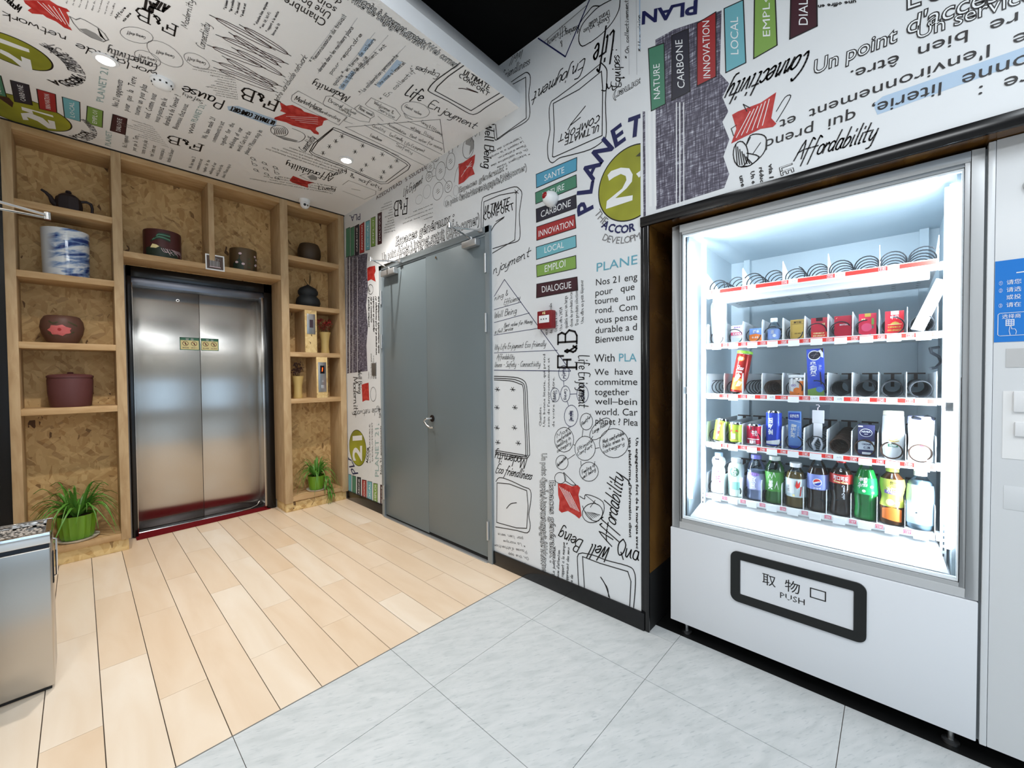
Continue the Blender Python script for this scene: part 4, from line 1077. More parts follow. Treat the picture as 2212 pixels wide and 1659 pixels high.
["L","D","k",3,0,[-2469,2751,-2439,2758]],
["L","D","k",3,0,[-2476,2778,-2454,2783]],
["L","D","grey",3.5,0,[-2290,2789,-2292,2807,-2299,2825,-2310,2839,-2324,2849,-2339,2853,-2354,2852,-2369,2845,-2380,2833,-2387,2817,-2390,2799,-2388,2781,-2381,2763,-2370,2749,-2356,2739,-2341,2735,-2326,2736,-2311,2743,-2300,2755,-2293,2771,-2290,2789]],
["L","D","k",3,0,[-2360,2792,-2322,2799]],
["L","D","k",3,0,[-2348,2778,-2320,2786]],
["L","D","k",3,0,[-2355,2805,-2334,2810]],
["L","D","grey",3.5,0,[-2535,2832,-2537,2844,-2544,2856,-2555,2866,-2569,2874,-2584,2878,-2599,2879,-2614,2875,-2625,2869,-2632,2859,-2635,2848,-2633,2836,-2626,2824,-2615,2814,-2601,2806,-2586,2802,-2571,2801,-2556,2805,-2545,2811,-2538,2821,-2535,2832]],
["L","D","k",3,0,[-2608,2838,-2564,2845]],
["L","D","k",3,0,[-2594,2824,-2562,2831]],
["L","D","k",3,0,[-2602,2851,-2579,2856]],
["L","D","grey",3.5,0,[-2562,2769,-2564,2781,-2569,2792,-2578,2802,-2589,2809,-2602,2813,-2615,2813,-2626,2809,-2636,2802,-2642,2792,-2644,2781,-2642,2769,-2637,2758,-2628,2748,-2617,2741,-2604,2737,-2591,2737,-2580,2741,-2570,2748,-2564,2758,-2562,2769]],
["L","D","k",3,0,[-2626,2772,-2583,2780]],
["L","D","k",3,0,[-2613,2758,-2581,2766]],
["L","D","k",3,0,[-2620,2786,-2597,2791]],
["L","D","grey",3.5,0,[-2431,2626,-2434,2646,-2443,2664,-2457,2679,-2474,2690,-2494,2694,-2514,2692,-2532,2684,-2546,2671,-2556,2654,-2559,2634,-2556,2614,-2547,2596,-2533,2581,-2516,2570,-2496,2566,-2476,2568,-2458,2576,-2444,2589,-2434,2606,-2431,2626]],
["L","D","k",3,0,[-2517,2627,-2475,2635]],
["L","D","k",3,0,[-2504,2613,-2473,2622]],
["L","D","k",3,0,[-2511,2640,-2489,2646]],
["L","D","grey",3.5,0,[-2325,2620,-2327,2632,-2333,2644,-2343,2653,-2355,2659,-2368,2662,-2381,2661,-2393,2656,-2403,2647,-2409,2636,-2411,2624,-2409,2612,-2403,2600,-2393,2591,-2381,2585,-2368,2582,-2355,2583,-2343,2588,-2333,2597,-2327,2608,-2325,2620]],
["L","D","k",3,0,[-2389,2619,-2350,2627]],
["L","D","k",3,0,[-2377,2606,-2348,2614]],
["L","D","k",3,0,[-2384,2632,-2363,2638]],
["L","D","grey",3.5,0,[-2476,2866,-2477,2872,-2482,2878,-2490,2883,-2500,2888,-2511,2891,-2522,2892,-2532,2892,-2541,2889,-2546,2885,-2548,2880,-2547,2874,-2542,2868,-2534,2863,-2524,2858,-2513,2855,-2502,2854,-2492,2854,-2483,2857,-2478,2861,-2476,2866]],
["L","D","k",3,0,[-2534,2871,-2492,2877]],
["L","D","k",3,0,[-2521,2857,-2490,2864]],
["L","D","k",3,0,[-2528,2884,-2506,2889]],
["L","D","pale",3,0,[-2583,2667,-2585,2683,-2592,2697,-2603,2709,-2617,2717,-2633,2720,-2649,2718,-2663,2712,-2675,2702,-2682,2688,-2685,2673,-2683,2657,-2676,2643,-2665,2631,-2651,2623,-2635,2620,-2619,2622,-2605,2628,-2593,2638,-2586,2652,-2583,2667]],
["L","D","pale",3,0,[-2693,2638,-2695,2649,-2702,2659,-2712,2667,-2725,2673,-2740,2676,-2755,2676,-2768,2672,-2779,2665,-2786,2656,-2789,2646,-2787,2635,-2780,2625,-2770,2617,-2757,2611,-2742,2608,-2727,2608,-2714,2612,-2703,2619,-2696,2628,-2693,2638]],
["L","D","pale",3,0,[-2325,2517,-2327,2530,-2334,2541,-2345,2551,-2359,2557,-2375,2560,-2391,2559,-2405,2554,-2417,2546,-2424,2535,-2427,2523,-2425,2510,-2418,2499,-2407,2489,-2393,2483,-2377,2480,-2361,2481,-2347,2486,-2335,2494,-2328,2505,-2325,2517]],
["L","D","pale",3,0,[-2255,2564,-2256,2576,-2260,2586,-2266,2595,-2274,2601,-2283,2604,-2292,2603,-2300,2599,-2307,2591,-2311,2581,-2313,2570,-2312,2558,-2308,2548,-2302,2539,-2294,2533,-2285,2530,-2276,2531,-2268,2535,-2261,2543,-2257,2553,-2255,2564]],
["L","D","grey",3,0,[-2424,2700,-2378,2647]],
["L","D","grey",3,0,[-2564,2760,-2525,2754]],
["L","D","grey",3,0,[-2402,2769,-2386,2770]],
["L","D","grey",3,0,[-2540,2818,-2519,2804]],
["F","D","red",0,[-2252,2744,-2204,2736,-2138,2742,-2075,2745,-2085,2693,-2103,2664,-2081,2615,-2140,2618,-2196,2600,-2254,2600,-2248,2678]],
["L","D","w",3,0,[-2224,2646,-2111,2715]],
["L","D","w",3,0,[-2195,2672,-2112,2697]],
["L","D","w",3,0,[-2167,2699,-2112,2679]],
["L","D","grey",4,0,[-2087,2812,-2090,2834,-2098,2855,-2111,2872,-2127,2883,-2145,2888,-2163,2886,-2180,2877,-2193,2863,-2202,2844,-2205,2822,-2202,2800,-2194,2779,-2181,2762,-2165,2751,-2147,2746,-2129,2748,-2112,2757,-2099,2771,-2090,2790,-2087,2812]],
["F","D","midgrey",0,[-2173,2884,-2127,2882,-2084,2840,-2092,2790,-2138,2763,-2123,2820,-2174,2851]],
["L","D","grey",3,1,[-2213,2739,-2272,2711,-2302,2635]],
["T","D","k","h","W",[-2011,2889],[-2109,2885],[-2029,2853]],
["L","D","k",5,0,[-2278,2889,-2220,2885]],
["L","D","k",5,0,[-2259,2863,-2249,2884]],
["L","D","k",5,0,[-2359,2858,-2353,2884]],
["L","D","k",5,0,[-2319,2852,-2313,2881]],
["F","D","textile",0,[-820,2802,-736,2800,-623,2772,-553,2767,-536,2764,-542,2509,-506,2448,-532,2404,-509,2336,-532,2303,-505,2220,-528,2158,-505,2078,-524,2027,-817,2019]],
["L","D","w",14,0,[-850,2488,-844,2047]],
["L","D","w",10,0,[-827,2477,-820,2040]],
["L","D","w",4,0,[-723,2470,-723,2012]],
["L","D","w",5,0,[-708,2463,-707,2007]],
["L","D","w",4,0,[-691,2455,-690,2002]],
["F","D","textile",0,[-883,2502,-871,2497,-868,2005,-880,2004]],
["F","D","green",0,[-854,2780,-779,2764,-773,2487,-840,2485]],
["L","D","k",4,0,[-854,2780,-779,2764,-773,2487,-840,2485,-854,2780]],
["T","D","w","s","NATURE",[-798,2520],[-800,2683],[-829,2530]],
["F","D","dark",0,[-744,2778,-671,2766,-664,2492,-744,2489]],
["L","D","k",4,0,[-744,2778,-671,2766,-664,2492,-744,2489,-744,2778]],
["T","D","w","s","CARBONE",[-686,2515],[-697,2734],[-718,2529]],
["F","D","redp",0,[-634,2767,-558,2770,-557,2502,-634,2500]],
["L","D","k",4,0,[-634,2767,-558,2770,-557,2502,-634,2500,-634,2767]],
["T","D","w","s","INNOVATION",[-579,2504],[-584,2750],[-608,2517]],
["F","D","lblue",0,[-526,2764,-455,2755,-445,2501,-519,2499]],
["L","D","k",4,0,[-526,2764,-455,2755,-445,2501,-519,2499,-526,2764]],
["T","D","w","s","LOCAL",[-472,2545],[-474,2699],[-501,2560]],
["F","D","lime",0,[-415,2771,-347,2754,-338,2511,-417,2502]],
["L","D","k",4,0,[-415,2771,-347,2754,-338,2511,-417,2502,-415,2771]],
["T","D","w","s","EMPLOI",[-361,2554],[-364,2745],[-386,2566]],
["F","D","maroon",0,[-292,2813,-218,2793,-214,2511,-297,2511]],
["L","D","k",4,0,[-292,2813,-218,2793,-214,2511,-297,2511,-292,2813]],
["T","D","w","s","DIALOGUE",[-242,2528],[-243,2748],[-270,2544]],
["T","D","k","h","Connectivity",[-226,2434],[-502,2440],[-270,2352]],
["T","D","k","o","Un point",[-226,2342],[-1,2337],[-223,2392]],
["T","D","k","o","d'accès à",[18,2346],[267,2333],[23,2401]],
["T","D","k","o","Un service",[42,2319],[282,2299],[42,2362]],
["T","D","k","o","L'énergie",[17,2427],[288,2386],[16,2494]],
["T","D","k","s","re  bien  être.",[256,2280],[-119,2301],[255,2243]],
["T","D","k","s","e  l'environnement  et",[273,2217],[-328,2221],[272,2180]],
["T","D","k","s","onne  literie,  qui  prend",[278,2152],[-374,2165],[276,2112]],
["T","D","k","s","re  :",[282,2102],[179,2104],[280,2064]],
["F","D","hblue",-1,[-59,2160,-35,2175,278,2174,283,2135,149,2128,-48,2120]],
["F","D","red",0,[-495,2316,-473,2320,-392,2318,-340,2334,-348,2291,-356,2242,-339,2214,-350,2206,-392,2216,-453,2207,-498,2200,-479,2252]],
["L","D","w",3,0,[-479,2217,-429,2300]],
["L","D","w",3,0,[-460,2219,-415,2304]],
["L","D","w",3,0,[-441,2221,-402,2308]],
["L","D","w",3,0,[-422,2223,-389,2311]],
["L","D","w",3,0,[-404,2225,-376,2315]],
["L","D","w",3,0,[-386,2227,-363,2318]],
["L","D","k",3,1,[-339,2221,-305,2272,-293,2299,-311,2301,-339,2261]],
["L","D","k",4,1,[-428,2197,-441,2174,-428,2204,-398,2198,-374,2175,-374,2134,-391,2107,-428,2086,-459,2090]],
["L","D","k",4,0,[-438,2152,-436,2136,-437,2120,-440,2107,-446,2097,-453,2092,-461,2092,-470,2097,-477,2107,-484,2120,-488,2136,-490,2152,-489,2168,-486,2181,-480,2191,-473,2196,-465,2196,-456,2191,-449,2181,-442,2168,-438,2152]],
["L","D","k",4,0,[-481,2190,-475,2103]],
["L","D","k",4,0,[-474,2177,-466,2101]],
["L","D","k",4,0,[-466,2164,-457,2099]],
["L","D","k",4,0,[-458,2152,-448,2097]],
["L","D","k",4,0,[-451,2139,-439,2096]],
["L","D","k",4,0,[-443,2126,-430,2094]],
["L","D","k",4,0,[-436,2114,-422,2092]],
["L","D","k",4,1,[-453,2092,-428,2086,-397,2109,-440,2139]],
["L","D","k",3,0,[-419,2128,-392,2162]],
["L","D","k",3,0,[-489,2228,-498,2261,-479,2267]],
["L","D","k",3,0,[-441,2306,-454,2340,-429,2314]],
["T","D","k","h","Affordability",[-282,2051],[-56,2042],[-258,2113]],
["T","D","k","b","une",[-468,2058],[-459,2009],[-452,2056]],
["T","D","k","b","Un e",[-428,2062],[-421,2009],[-413,2060]],
["T","D","k","b","réduc",[-397,2067],[-392,2006],[-383,2065]],
["T","D","k","b","via l",[-364,2067],[-361,2012],[-350,2065]],
["T","D","k","o","LE",[-328,2044],[-321,2008],[-288,2046]],
["T","D","navy","b","PLAN",[-627,2863],[-884,2967],[-630,2806]],
["T","D","k","b","une offre en",[-105,2536],[-212,2584],[-105,2523]]]
UPPER0 = 692
PLQ = {136:0,137:0,138:0,139:1,140:1,141:1,142:2,143:2,144:2,145:3,146:3,147:3,148:4,149:4,150:4,151:5,152:5,153:5,362:6,363:6,364:6,365:7,366:7,367:7,368:8,369:8,370:8,371:9,372:9,373:9,374:10,375:10,376:10,377:11,378:11,379:11,380:12,381:12,382:12,550:13,551:13,552:13,553:14,554:14,555:14,556:15,557:15,558:15,559:16,560:16,561:16,562:17,563:17,564:17,565:18,566:18,567:18,568:19,569:19,570:19,603:20,604:20,605:20,606:21,607:21,608:21,609:22,610:22,611:22,612:23,613:23,614:23,615:24,616:24,617:24,618:25,619:25,620:25,621:26,622:26,623:26,699:27,700:27,701:27,702:28,703:28,704:28,705:29,706:29,707:29,708:30,709:30,710:30,711:31,712:31,713:31,714:32,715:32,716:32}

# ------------------------------------------------------------------ room shell
WX = 1.866      # plane of the printed wall with the fire door
ZC = 2.875      # printed lowered ceiling
ZB = 3.215      # black high ceiling
YS = 4.05       # front of the wooden display shelves
YB = 4.33       # back of the shelves
LX = -0.37      # left wall
def struct(o): return tag(o, kind='structure')

fl = MB()
fl.box(-3.0, 1.95, -3.2, 1.67, -.08, -.004); fl.box(LX, WX, 1.67, 4.75, -.08, -.004); fl.box(1.95, 4.2, -3.2, -1.1, -.08, -.004); fl.box(1.95, 4.2, -1.1, 4.75, -.08, -.012)
floor = struct(fl.build('floor', mat('floor_joint', (74, 62, 52), .8)))
# maple planks, each its own piece
pw = .153; n = 0
for col in range(-5, 11):
    x0 = .3405 + pw * (col - 0); x1 = x0 + pw
    x0 = max(x0, LX); x1 = min(x1, WX)
    if x1 - x0 < .02: continue
    ph = 0 if (col % 2) else .4
    ys = [1.672] + [y for y in (2.07 + ph + .8 * k - .8 for k in range(5)) if 1.70 < y < 4.7] + [4.75]
    for y0, y1 in zip(ys, ys[1:]):
        if y1 > 4.34 and (x0 < .2 or x1 > 1.3): y1 = min(y1, 4.34)
        if y1 - y0 < .02: continue
        box('plank', PLANK, x0 + .0015, x1 - .0015, y0 + .0008, y1 - .0008, -.006, random.uniform(-.0003, 0), floor)
# vinyl tiles 0.61 m
xs = [-3.0, -2.71, -2.10, -1.49, -.88, -.269, .341, .952, 1.5625, 1.945]
yt = [-3.2, -2.926, -2.316, -1.706, -1.096, -.486, .1235, .7335, 1.3415, 1.669]
for i in range(len(xs) - 1):
    for j in range(len(yt) - 1):
        x1 = xs[i + 1]
        if i == len(xs) - 2 and yt[j] > .72: x1 = WX
        box('tile', TILE, xs[i] + .0011, x1 - .0011, yt[j] + .0011, yt[j + 1] - .0011, -.005, random.uniform(-.0002, 0), floor)
box('tile', TILE, 1.867, 1.9441, .7344, .872, -.005, 0, floor)
for i in range(4): box('tile', TILE, 1.946 + .55 * i, 1.945 + .55 * (i + 1), -3.2, -1.1, -.005, 0, floor)
box('floor_strip', mat('niche_floor_edge', (20, 20, 20), .5), 1.9455, 2.75, -1.1, .872, -.06, -.001, floor)
box('threshold_strip', mat('joint_strip', (120, 118, 112), .5), LX, WX, 1.6685, 1.6725, -.004, .0008, floor)

wr = MB()
wr.box(WX, WX + .12, .875, 4.45, 0, ZB)
wall_right = struct(wr.build('wall_right', WALLW))
wn = MB()
wn.box(WX, WX + .12, -1.1, .875, 2.0, ZB)
wall_upper = struct(wn.build('wall_niche', WALLW))
wl = MB(); wl.box(LX - .1, LX, 1.75, 4.75, 0, ZC); wl.box(-3.0, LX - .1, 1.75, 1.85, 0, ZB); wl.box(-3.1, -3.0, -3.3, 1.85, 0, ZB)
struct(wl.build('wall_left', mat('left_wall_paint', (206, 206, 204), .6)))
wb = MB()
wb.box(-3.1, -.79, -3.3, -3.2, 0, ZB); wb.box(3.7, 4.3, -3.3, -3.2, 0, ZB); wb.box(-.79, 3.7, -3.3, -3.2, 0, .42); wb.box(-.79, 3.7, -3.3, -3.2, 1.86, ZB)
wb.box(4.2, 4.3, -3.2, -1.1, 0, ZB); wb.box(1.866, 4.3, -1.2, -1.1, 0, ZB)
wall_back = struct(wb.build('wall_back', mat('back_wall_paint', (188, 184, 176), .6)))
win = struct(empty('window_1', (1.455, -3.25, .42)))
fr = MB()
for x in (-2.24, -1.12, 0, 1.12, 2.19): fr.box(x, x + .05, -.03, .03, 0, 1.44)
for z in (0, .46, .92, 1.39): fr.box(-2.24, 2.24, -.03, .03, z, z + .05)
fr.build('window_frame', ALU, win)
MB().box(-2.22, 2.22, -.004, .004, .02, 1.42).build('pane', GLASS, win)
we = MB(); we.box(LX, WX + .12, 4.6, 4.75, 0, ZC)
we.box(LX, .262, YB + .004, 4.6, 0, ZC); we.box(1.278, WX + .12, YB + .004, 4.6, 0, ZC); we.box(.262, 1.278, YB + .03, 4.6, 2.14, ZC)
struct(we.build('wall_elevator', mat('shaft_wall', (150, 146, 140), .7)))
# lowered ceiling with its sloping edge, and the black ceiling beyond
c = MB(); y0, y1, y2 = 1.672, 1.671, 1.843
prof = [(4.6, ZC), (y0, ZC), (y1, ZC + .088), (y2, ZB), (4.6, ZB)]
x0, x1 = -3.0, WX
vs = [(x, y - (.042 * (WX - x) if y < 2 else 0), z) for x in (x0, x1) for y, z in prof]
c.add(vs, [(0, 1, 6, 5)], 0); c.add(vs, [(1, 2, 7, 6)], 1); c.add(vs, [(2, 3, 8, 7)], 1); c.add(vs, [(0, 5, 9, 4), (3, 4, 9, 8), (0, 4, 3, 2, 1), (5, 6, 7, 8, 9)], 1)
ceiling = struct(c.build('ceiling', [CEILW, PAINTW]))
cb = MB(); cb.box(-3.1, 4.3, -3.3, 4.75, ZB, ZB + .1)
struct(cb.build('ceiling_black', CEILBLACK))
# baseboards
struct(box('baseboard_right', BLACK, WX - .012, WX, .874, 1.925, 0, .088, bevel=.002))
struct(box('baseboard_corner', BLACK, WX - .012, WX, 3.345, 4.07, 0, .088, bevel=.002))
# niche that takes the vending machines
tr = MB(); tr.box(WX - .010, WX + .006, -1.1, .893, 1.955, 2.0); tr.box(WX - .006, WX + .005, .852, .8755, 0, 1.96); tr.box(WX - .004, WX, .8755, .893, .086, 1.96)
struct(tr.build('trim_1', BLACK, bevel=.0015))
nw = MB(); nw.box(WX + .005, 2.8, .855, .93, 0, .285); nw.box(2.75, 2.85, -1.1, .93, 0, 2.2); nw.box(WX + .12, 2.8, -1.1, .93, 2.04, 2.2); nw.box(WX + .006, 2.8, -1.1, .93, 1.975, 1.999); nw.box(WX + .006, 2.8, .873, .93, .28, 1.98)
struct(nw.build('wall_niche_back', BLACKM))
vn = MB(); vn.box(WX + .005, 2.75, .854, .874, .285, 1.955); vn.box(WX + .006, 2.75, -1.1, .872, 1.956, 1.975)
struct(vn.build('trim_2', DARKWOOD))
struct(box('trim_3', BLACK, LX, -.303, YS + .03, YB, 0, ZC))
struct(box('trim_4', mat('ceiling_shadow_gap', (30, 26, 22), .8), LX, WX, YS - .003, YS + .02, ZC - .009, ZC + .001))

# ------------------------------------------------------------------ the printed wallpaper
FD = lambda u, v, l: (WX - l, -u, v)
FC = lambda u, v, l: (u, v, ZC - l)
def mm(q): return (q[0] / 1000, q[1] / 1000)
keys = []
for r in ROWS:
    if r[0] == 'T' and r[3] not in 'hBf':
        off = {'s': 0, 'b': .03, 'o': .035}[r[3]]; h = math.hypot(r[7][0] - r[5][0], r[7][1] - r[5][1]) / 1000; res = 3 if h > .03 else 1
        keys.append((r[4], off, res))
        if r[3] == 'o': keys.append((r[4], -.012, res))
    if r[0] == 'A': keys += [(ch, {'s': 0, 'b': .03}[r[3]], 2) for ch in r[4] if ch != ' ']
font_meshes(keys)
def pts(a): return [(a[i] / 1000, a[i + 1] / 1000) for i in range(0, len(a), 2)]
groups = {}
for i, r in enumerate(ROWS):
    p = r[1]
    upper = p == 'D' and i >= UPPER0
    g = ('U' if upper else p)
    kind = {'T': 'lettering', 'A': 'lettering', 'L': 'drawing', 'F': 'patch', 'O': 'badge', 'O2': 'badge'}[r[0]]
    if i in PLQ: key = (g, 'plaque', PLQ[i])
    elif r[0] in ('O', 'O2'): key = (g, 'badge', i); lastb = key
    elif r[0] == 'F' and r[2] in ('red', 'textile', 'hblue'): key = (g, {'red': 'red_pillow', 'textile': 'cloth_patch', 'hblue': 'highlight'}[r[2]], i)
    else: key = (g, kind, 0)
    P_ = groups.setdefault(key, Print())
    up_ = 1.4 if i in PLQ else (-1 if r[0] == 'F' and r[2] == 'textile' else 0)
    if r[0] == 'T': P_.text(r[4], mm(r[5]), mm(r[6]), mm(r[7]), r[2], r[3], 3)
    elif r[0] == 'L':
        q = pts(r[5]); q = smooth_pts(q) if r[4] else q
        P_.ribbon(q, r[3] / 1000, r[2], up_ + (1.3 if r[2] == 'w' else 1.1) + (1 if r[2] != 'w' and i not in PLQ else 0))
    elif r[0] == 'F': P_.poly(pts(r[4]), r[2], r[3] + 1 + up_ * .6)
    elif r[0] in ('O', 'O2'):
        cx, cy, R_ = r[4] / 1000, r[5] / 1000, r[6] / 1000
        P_.disc(cx, cy, R_, 'k', .2, 64); P_.disc(cx, cy, R_ - r[3] / 1000, 'olive', .6, 64)
    elif r[0] == 'A':
        _, _, col, st, text, cx, cy, R_, a0, a1, h = r
        cx, cy, R_, h = cx / 1000, cy / 1000, R_ / 1000, h / 1000
        if a1 - a0 > 180: a1 -= 360
        if a1 - a0 < -180: a1 += 360
        n = len(text); sg = 1 if a1 > a0 else -1
        for k, ch in enumerate(text):
            if ch == ' ': continue
            a = math.radians(a0 + (a1 - a0) * (k + .0) / max(1, n - 1)); wch = .62 * h
            ca, sa = math.cos(a), math.sin(a)
            bx, by = cx + R_ * ca, cy + R_ * sa
            tx, ty = -sa * sg, ca * sg          # reading direction
            ux, uy = -ca * sg, -sa * sg         # towards letter top
            key2 = (ch, {'s': 0, 'b': .03}[st], 2); vs_ = _fc[key2][0]
            if not vs_: continue
            W_ = max(v[0] for v in vs_)
            sc = h / .7
            P_.glyphs(key2, lambda x, y: (bx + tx * (x - W_ / 2) * sc + ux * y * sc, by + ty * (x - W_ / 2) * sc + uy * y * sc), col, 3)
CL = {'C': [((-.36, 0), (-1, 0)), ((WX, 0), (1, 0)), ((WX, 1.674), (.042, -1)), ((0, YS), (0, 1))],
      'D': [((-YS, 0), (-1, 0)), ((-.894, 0), (1, 0)), ((0, .089), (0, -1)), ((0, ZB - .003), (0, 1))],
      'U': [((-.888, 0), (-1, 0)), ((.8, 0), (1, 0)), ((0, 2.0), (0, -1)), ((0, ZB - .003), (0, 1))]}
for (g, kind, _), P_ in groups.items():
    o = P_.build('printed_' + kind, FC if g == 'C' else FD, {'C': ceiling, 'D': wall_right, 'U': wall_upper}[g], CL[g])

# ------------------------------------------------------------------ wooden display shelves round the lift
def shelf_unit(name, label, x0, x1, tops, pl, pr, base=True):
    t = empty(name, ((x0 + x1) / 2, (YS + YB) / 2, 0), label, 'shelf')
    ox, oy = t.location.x, t.location.y
    def b(nm, m, a, b_, c, d, e, f, bev=.0015, par=t):
        return MB().box(a - ox, b_ - ox, c - oy, d - oy, e, f).build(nm, m, par, bevel=bev)
    zb = .085 if base else tops[-1] - .045
    for a, b_ in ((x0, x0 + pl), (x1 - pr, x1)):
        if b_ - a > .001: b('post', PINE, a, b_, YS, YB, zb, ZC - .002)
    b('back_panel', OSB, x0 + pl, x1 - pr, YB - .012, YB, zb, ZC - .004, 0)
    b('top_board', PINEH, x0 + pl, x1 - pr, YS + .001, YB - .012, ZC - .05, ZC - .004)
    for z in tops: b('shelf_board', PINEH, x0 + pl, x1 - pr, YS + .002, YB - .012, z - .042, z)
    if base:
        b('plinth', OSBL, x0 + .012, x1 - .012, YS + .022, YB, 0, .085)
    return t, b
LS, lb = shelf_unit('display_shelf', 'tall pine display shelf left of the lift with teapot on top board', -.303, .238, [2.395, 1.947, 1.492, 1.058, .132], .046, .052)
RS, rb = shelf_unit('display_shelf', 'narrow pine display shelf right of the lift holding call panels', 1.272, 1.858, [2.372, 1.927, 1.484, 1.048, .137], .064, .058)
BS, bb = shelf_unit('display_shelf', 'pine shelf bridging over the lift door with two compartments', .2385, 1.2715, [2.172], 0, 0, False)
bb('divider', PINE, .745, .782, YS + .001, YB - .012, 2.172, ZC - .05)
# upright boards in the right shelf that carry the lift panels
rb('upright_board', OSBL, 1.470, 1.578, YS + .002, YS + .012, 1.484, 1.885)
rb('upright_board', OSBL, 1.568, 1.672, YS + .002, YS + .012, 1.048, 1.442)
rb('upright_side', PINE, 1.470, 1.485, YS + .012, YB - .012, 1.484, 1.885, 0); rb('upright_side', PINE, 1.568, 1.583, YS + .012, YB - .012, 1.048, 1.442, 0)
rb('upright_side', PINE, 1.563, 1.578, YS + .012, YB - .012, 1.484, 1.885, 0); rb('upright_side', PINE, 1.657, 1.672, YS + .012, YB - .012, 1.048, 1.442, 0)
FY = lambda y: (lambda u, v, l: (u, y - l, v))      # print that faces the camera side (-y)
p1 = empty('lift_sign_plate', (1.524, YS, 1.66), 'steel plate with small dark screen on the upper upright board', 'panel')
MB().box(-.038, .038, -.004, .0015, 0, .19).build('plate', SATIN, p1, bevel=.001)
MB().box(-.014, .018, -.0055, -.004, .06, .135).build('screen', mat('dim_screen', (70, 52, 62), .2), p1)
p2 = empty('lift_call_panel', (1.62, YS, 1.105), 'steel lift call panel with red digit 1 and a square button', 'panel')
MB().box(-.038, .038, -.004, .0015, 0, .288).build('plate', SATIN, p2, bevel=.001)
MB().box(-.02, .02, -.0055, -.004, .178, .256).build('screen', mat('lift_screen', (10, 8, 10), .15), p2)
sg = Print(); sg.ribbon([(-.003, .202), (.005, .234)], .008, 'k', 0)
dg_ = MB(); dg_.add([(-.006, -.0062, .199), (.001, -.0062, .199), (.006, -.0062, .236), (-.001, -.0062, .236)], [(0, 1, 2, 3)]); dg_.build('digit', mat('red_led', (255, 60, 10), .4, emit=(255, 60, 10), es=5), p2)
MB().box(-.013, .015, -.0065, -.004, .034, .066).build('button', ALU, p2, bevel=.001)
Pb = Print(); Pb.text("△", (-.006, .1), (.012, .1), (-.006, .115), 'w', 's', 1); Pb.build('arrow_mark', lambda u, v, l: (u, -.0042 - l, v), p2)

# ------------------------------------------------------------------ lift
YE = 4.32; YD = 4.50
el = empty('elevator', (.77, YE, 0), 'steel two-leaf lift door in a black frame between the pine shelves', 'elevator')
ex, ey = .77, YE
def eb(nm, m, a, b_, c, d, e, f, bev=.001): return MB().box(a - ex, b_ - ex, c - ey, d - ey, e, f).build(nm, m, el, bevel=bev)
f = MB()
for a, b_, e, g_ in ((.2665, .2945, 0, 2.13), (1.205, 1.274, 0, 2.13), (.2665, 1.274, 2.045, 2.131)): f.box(a - ex, b_ - ex, 0, .22, e, g_)
f.build('frame', BLACK, el, bevel=.002)
eb('header', mat('header_steel', (120, 122, 130), .3, .9), .295, 1.205, YE + .03, YD, 1.985, 2.045)
eb('jamb', STEEL, 1.186, 1.205, YE + .015, YD + .02, .01, 2.0)
eb('jamb', STEEL, .2945, .30, YE + .015, YD + .02, .01, 2.0)
for a, b_ in ((.296, .7425), (.7455, 1.19)): eb('door_leaf', STEEL, a, b_, YD, YD + .03, .012, 2.02, .0015)
eb('door_seam', mat('seam_dark', (40, 30, 26), .6), .7420, .7460, YD + .004, YD + .012, .012, 2.02, 0)
eb('sill', mat('sill_steel', (90, 84, 84), .25, .9), .28, 1.20, YD - .09, YD + .03, 0, .01)
MB().tube([(.29 - ex, YD - .093 - ey, .009), (.6 - ex, YD - .094 - ey, .009), (.95 - ex, YD - .09 - ey, .010), (1.08 - ex, YD - .075 - ey, .012), (1.15 - ex, YD - .04 - ey, .022), (1.18 - ex, YD - .012 - ey, .05)], .005, 8).build('sill_edge', CHROME, el, smooth=True)
MB().tube([(.597 - ex, YD - .004 - ey, 1.918), (.597 - ex, YD + .002 - ey, 1.918)], .012, 20).build('key_ring', CHROME, el, smooth=True)
MB().tube([(.597 - ex, YD - .0055 - ey, 1.918), (.597 - ex, YD - ey, 1.918)], .007, 16).build('key_slot', mat('key_grey', (90, 86, 84), .4, .6), el, smooth=True)
# four-colour safety stickers on the two leaves
for k, (xa, xb, title, low) in enumerate(((.606, .738, "安 全", ("请勿依靠", "请勿扒门")), (.752, .878, "安 全", ("禁止倚靠", "当心夹手")))):
    st = tag(empty('safety_sticker', ((xa + xb) / 2 - ex, YD - ey, 1.55)), None); st.parent = el
    W_ = (xb - xa) / 2; P_ = Print()
    P_.poly([(-W_, -.052), (W_, -.052), (W_, .052), (-W_, .052)], 'cream', 0); 
    for q in ([(-W_, -.052), (W_, -.052), (W_, .052), (-W_, .052), (-W_, -.052)],): P_.ribbon(q, .005, 'green', 1)
    P_.poly([(-W_, .03), (W_, .03), (W_, .052), (-W_, .052)], 'green', 1); P_.text(title, (-.03, .033), (.03, .033), (-.03, .046), 'w', 's', 2)
    for s_ in (-1, 1):
        cx_ = s_ * .03
        P_.disc(cx_, .002, .021, 'brown', 1, 20); P_.disc(cx_, .002, .0175, 'cream', 1.5, 20); P_.ribbon([(cx_ - .012, .014), (cx_ + .012, -.01)], .004, 'red', 2)
        P_.disc(cx_, .008, .004, 'brown', 2, 8); P_.ribbon([(cx_, .004), (cx_ + .002, -.008)], .006, 'brown', 2)
        P_.text(low[s_ > 0], (cx_ - .022, -.04), (cx_ + .022, -.04), (cx_ - .022, -.031), 'brown', 's', 2)
    P_.build('sticker_print', lambda u, v, l: (u, -l, v), st)
struct_m = MB()
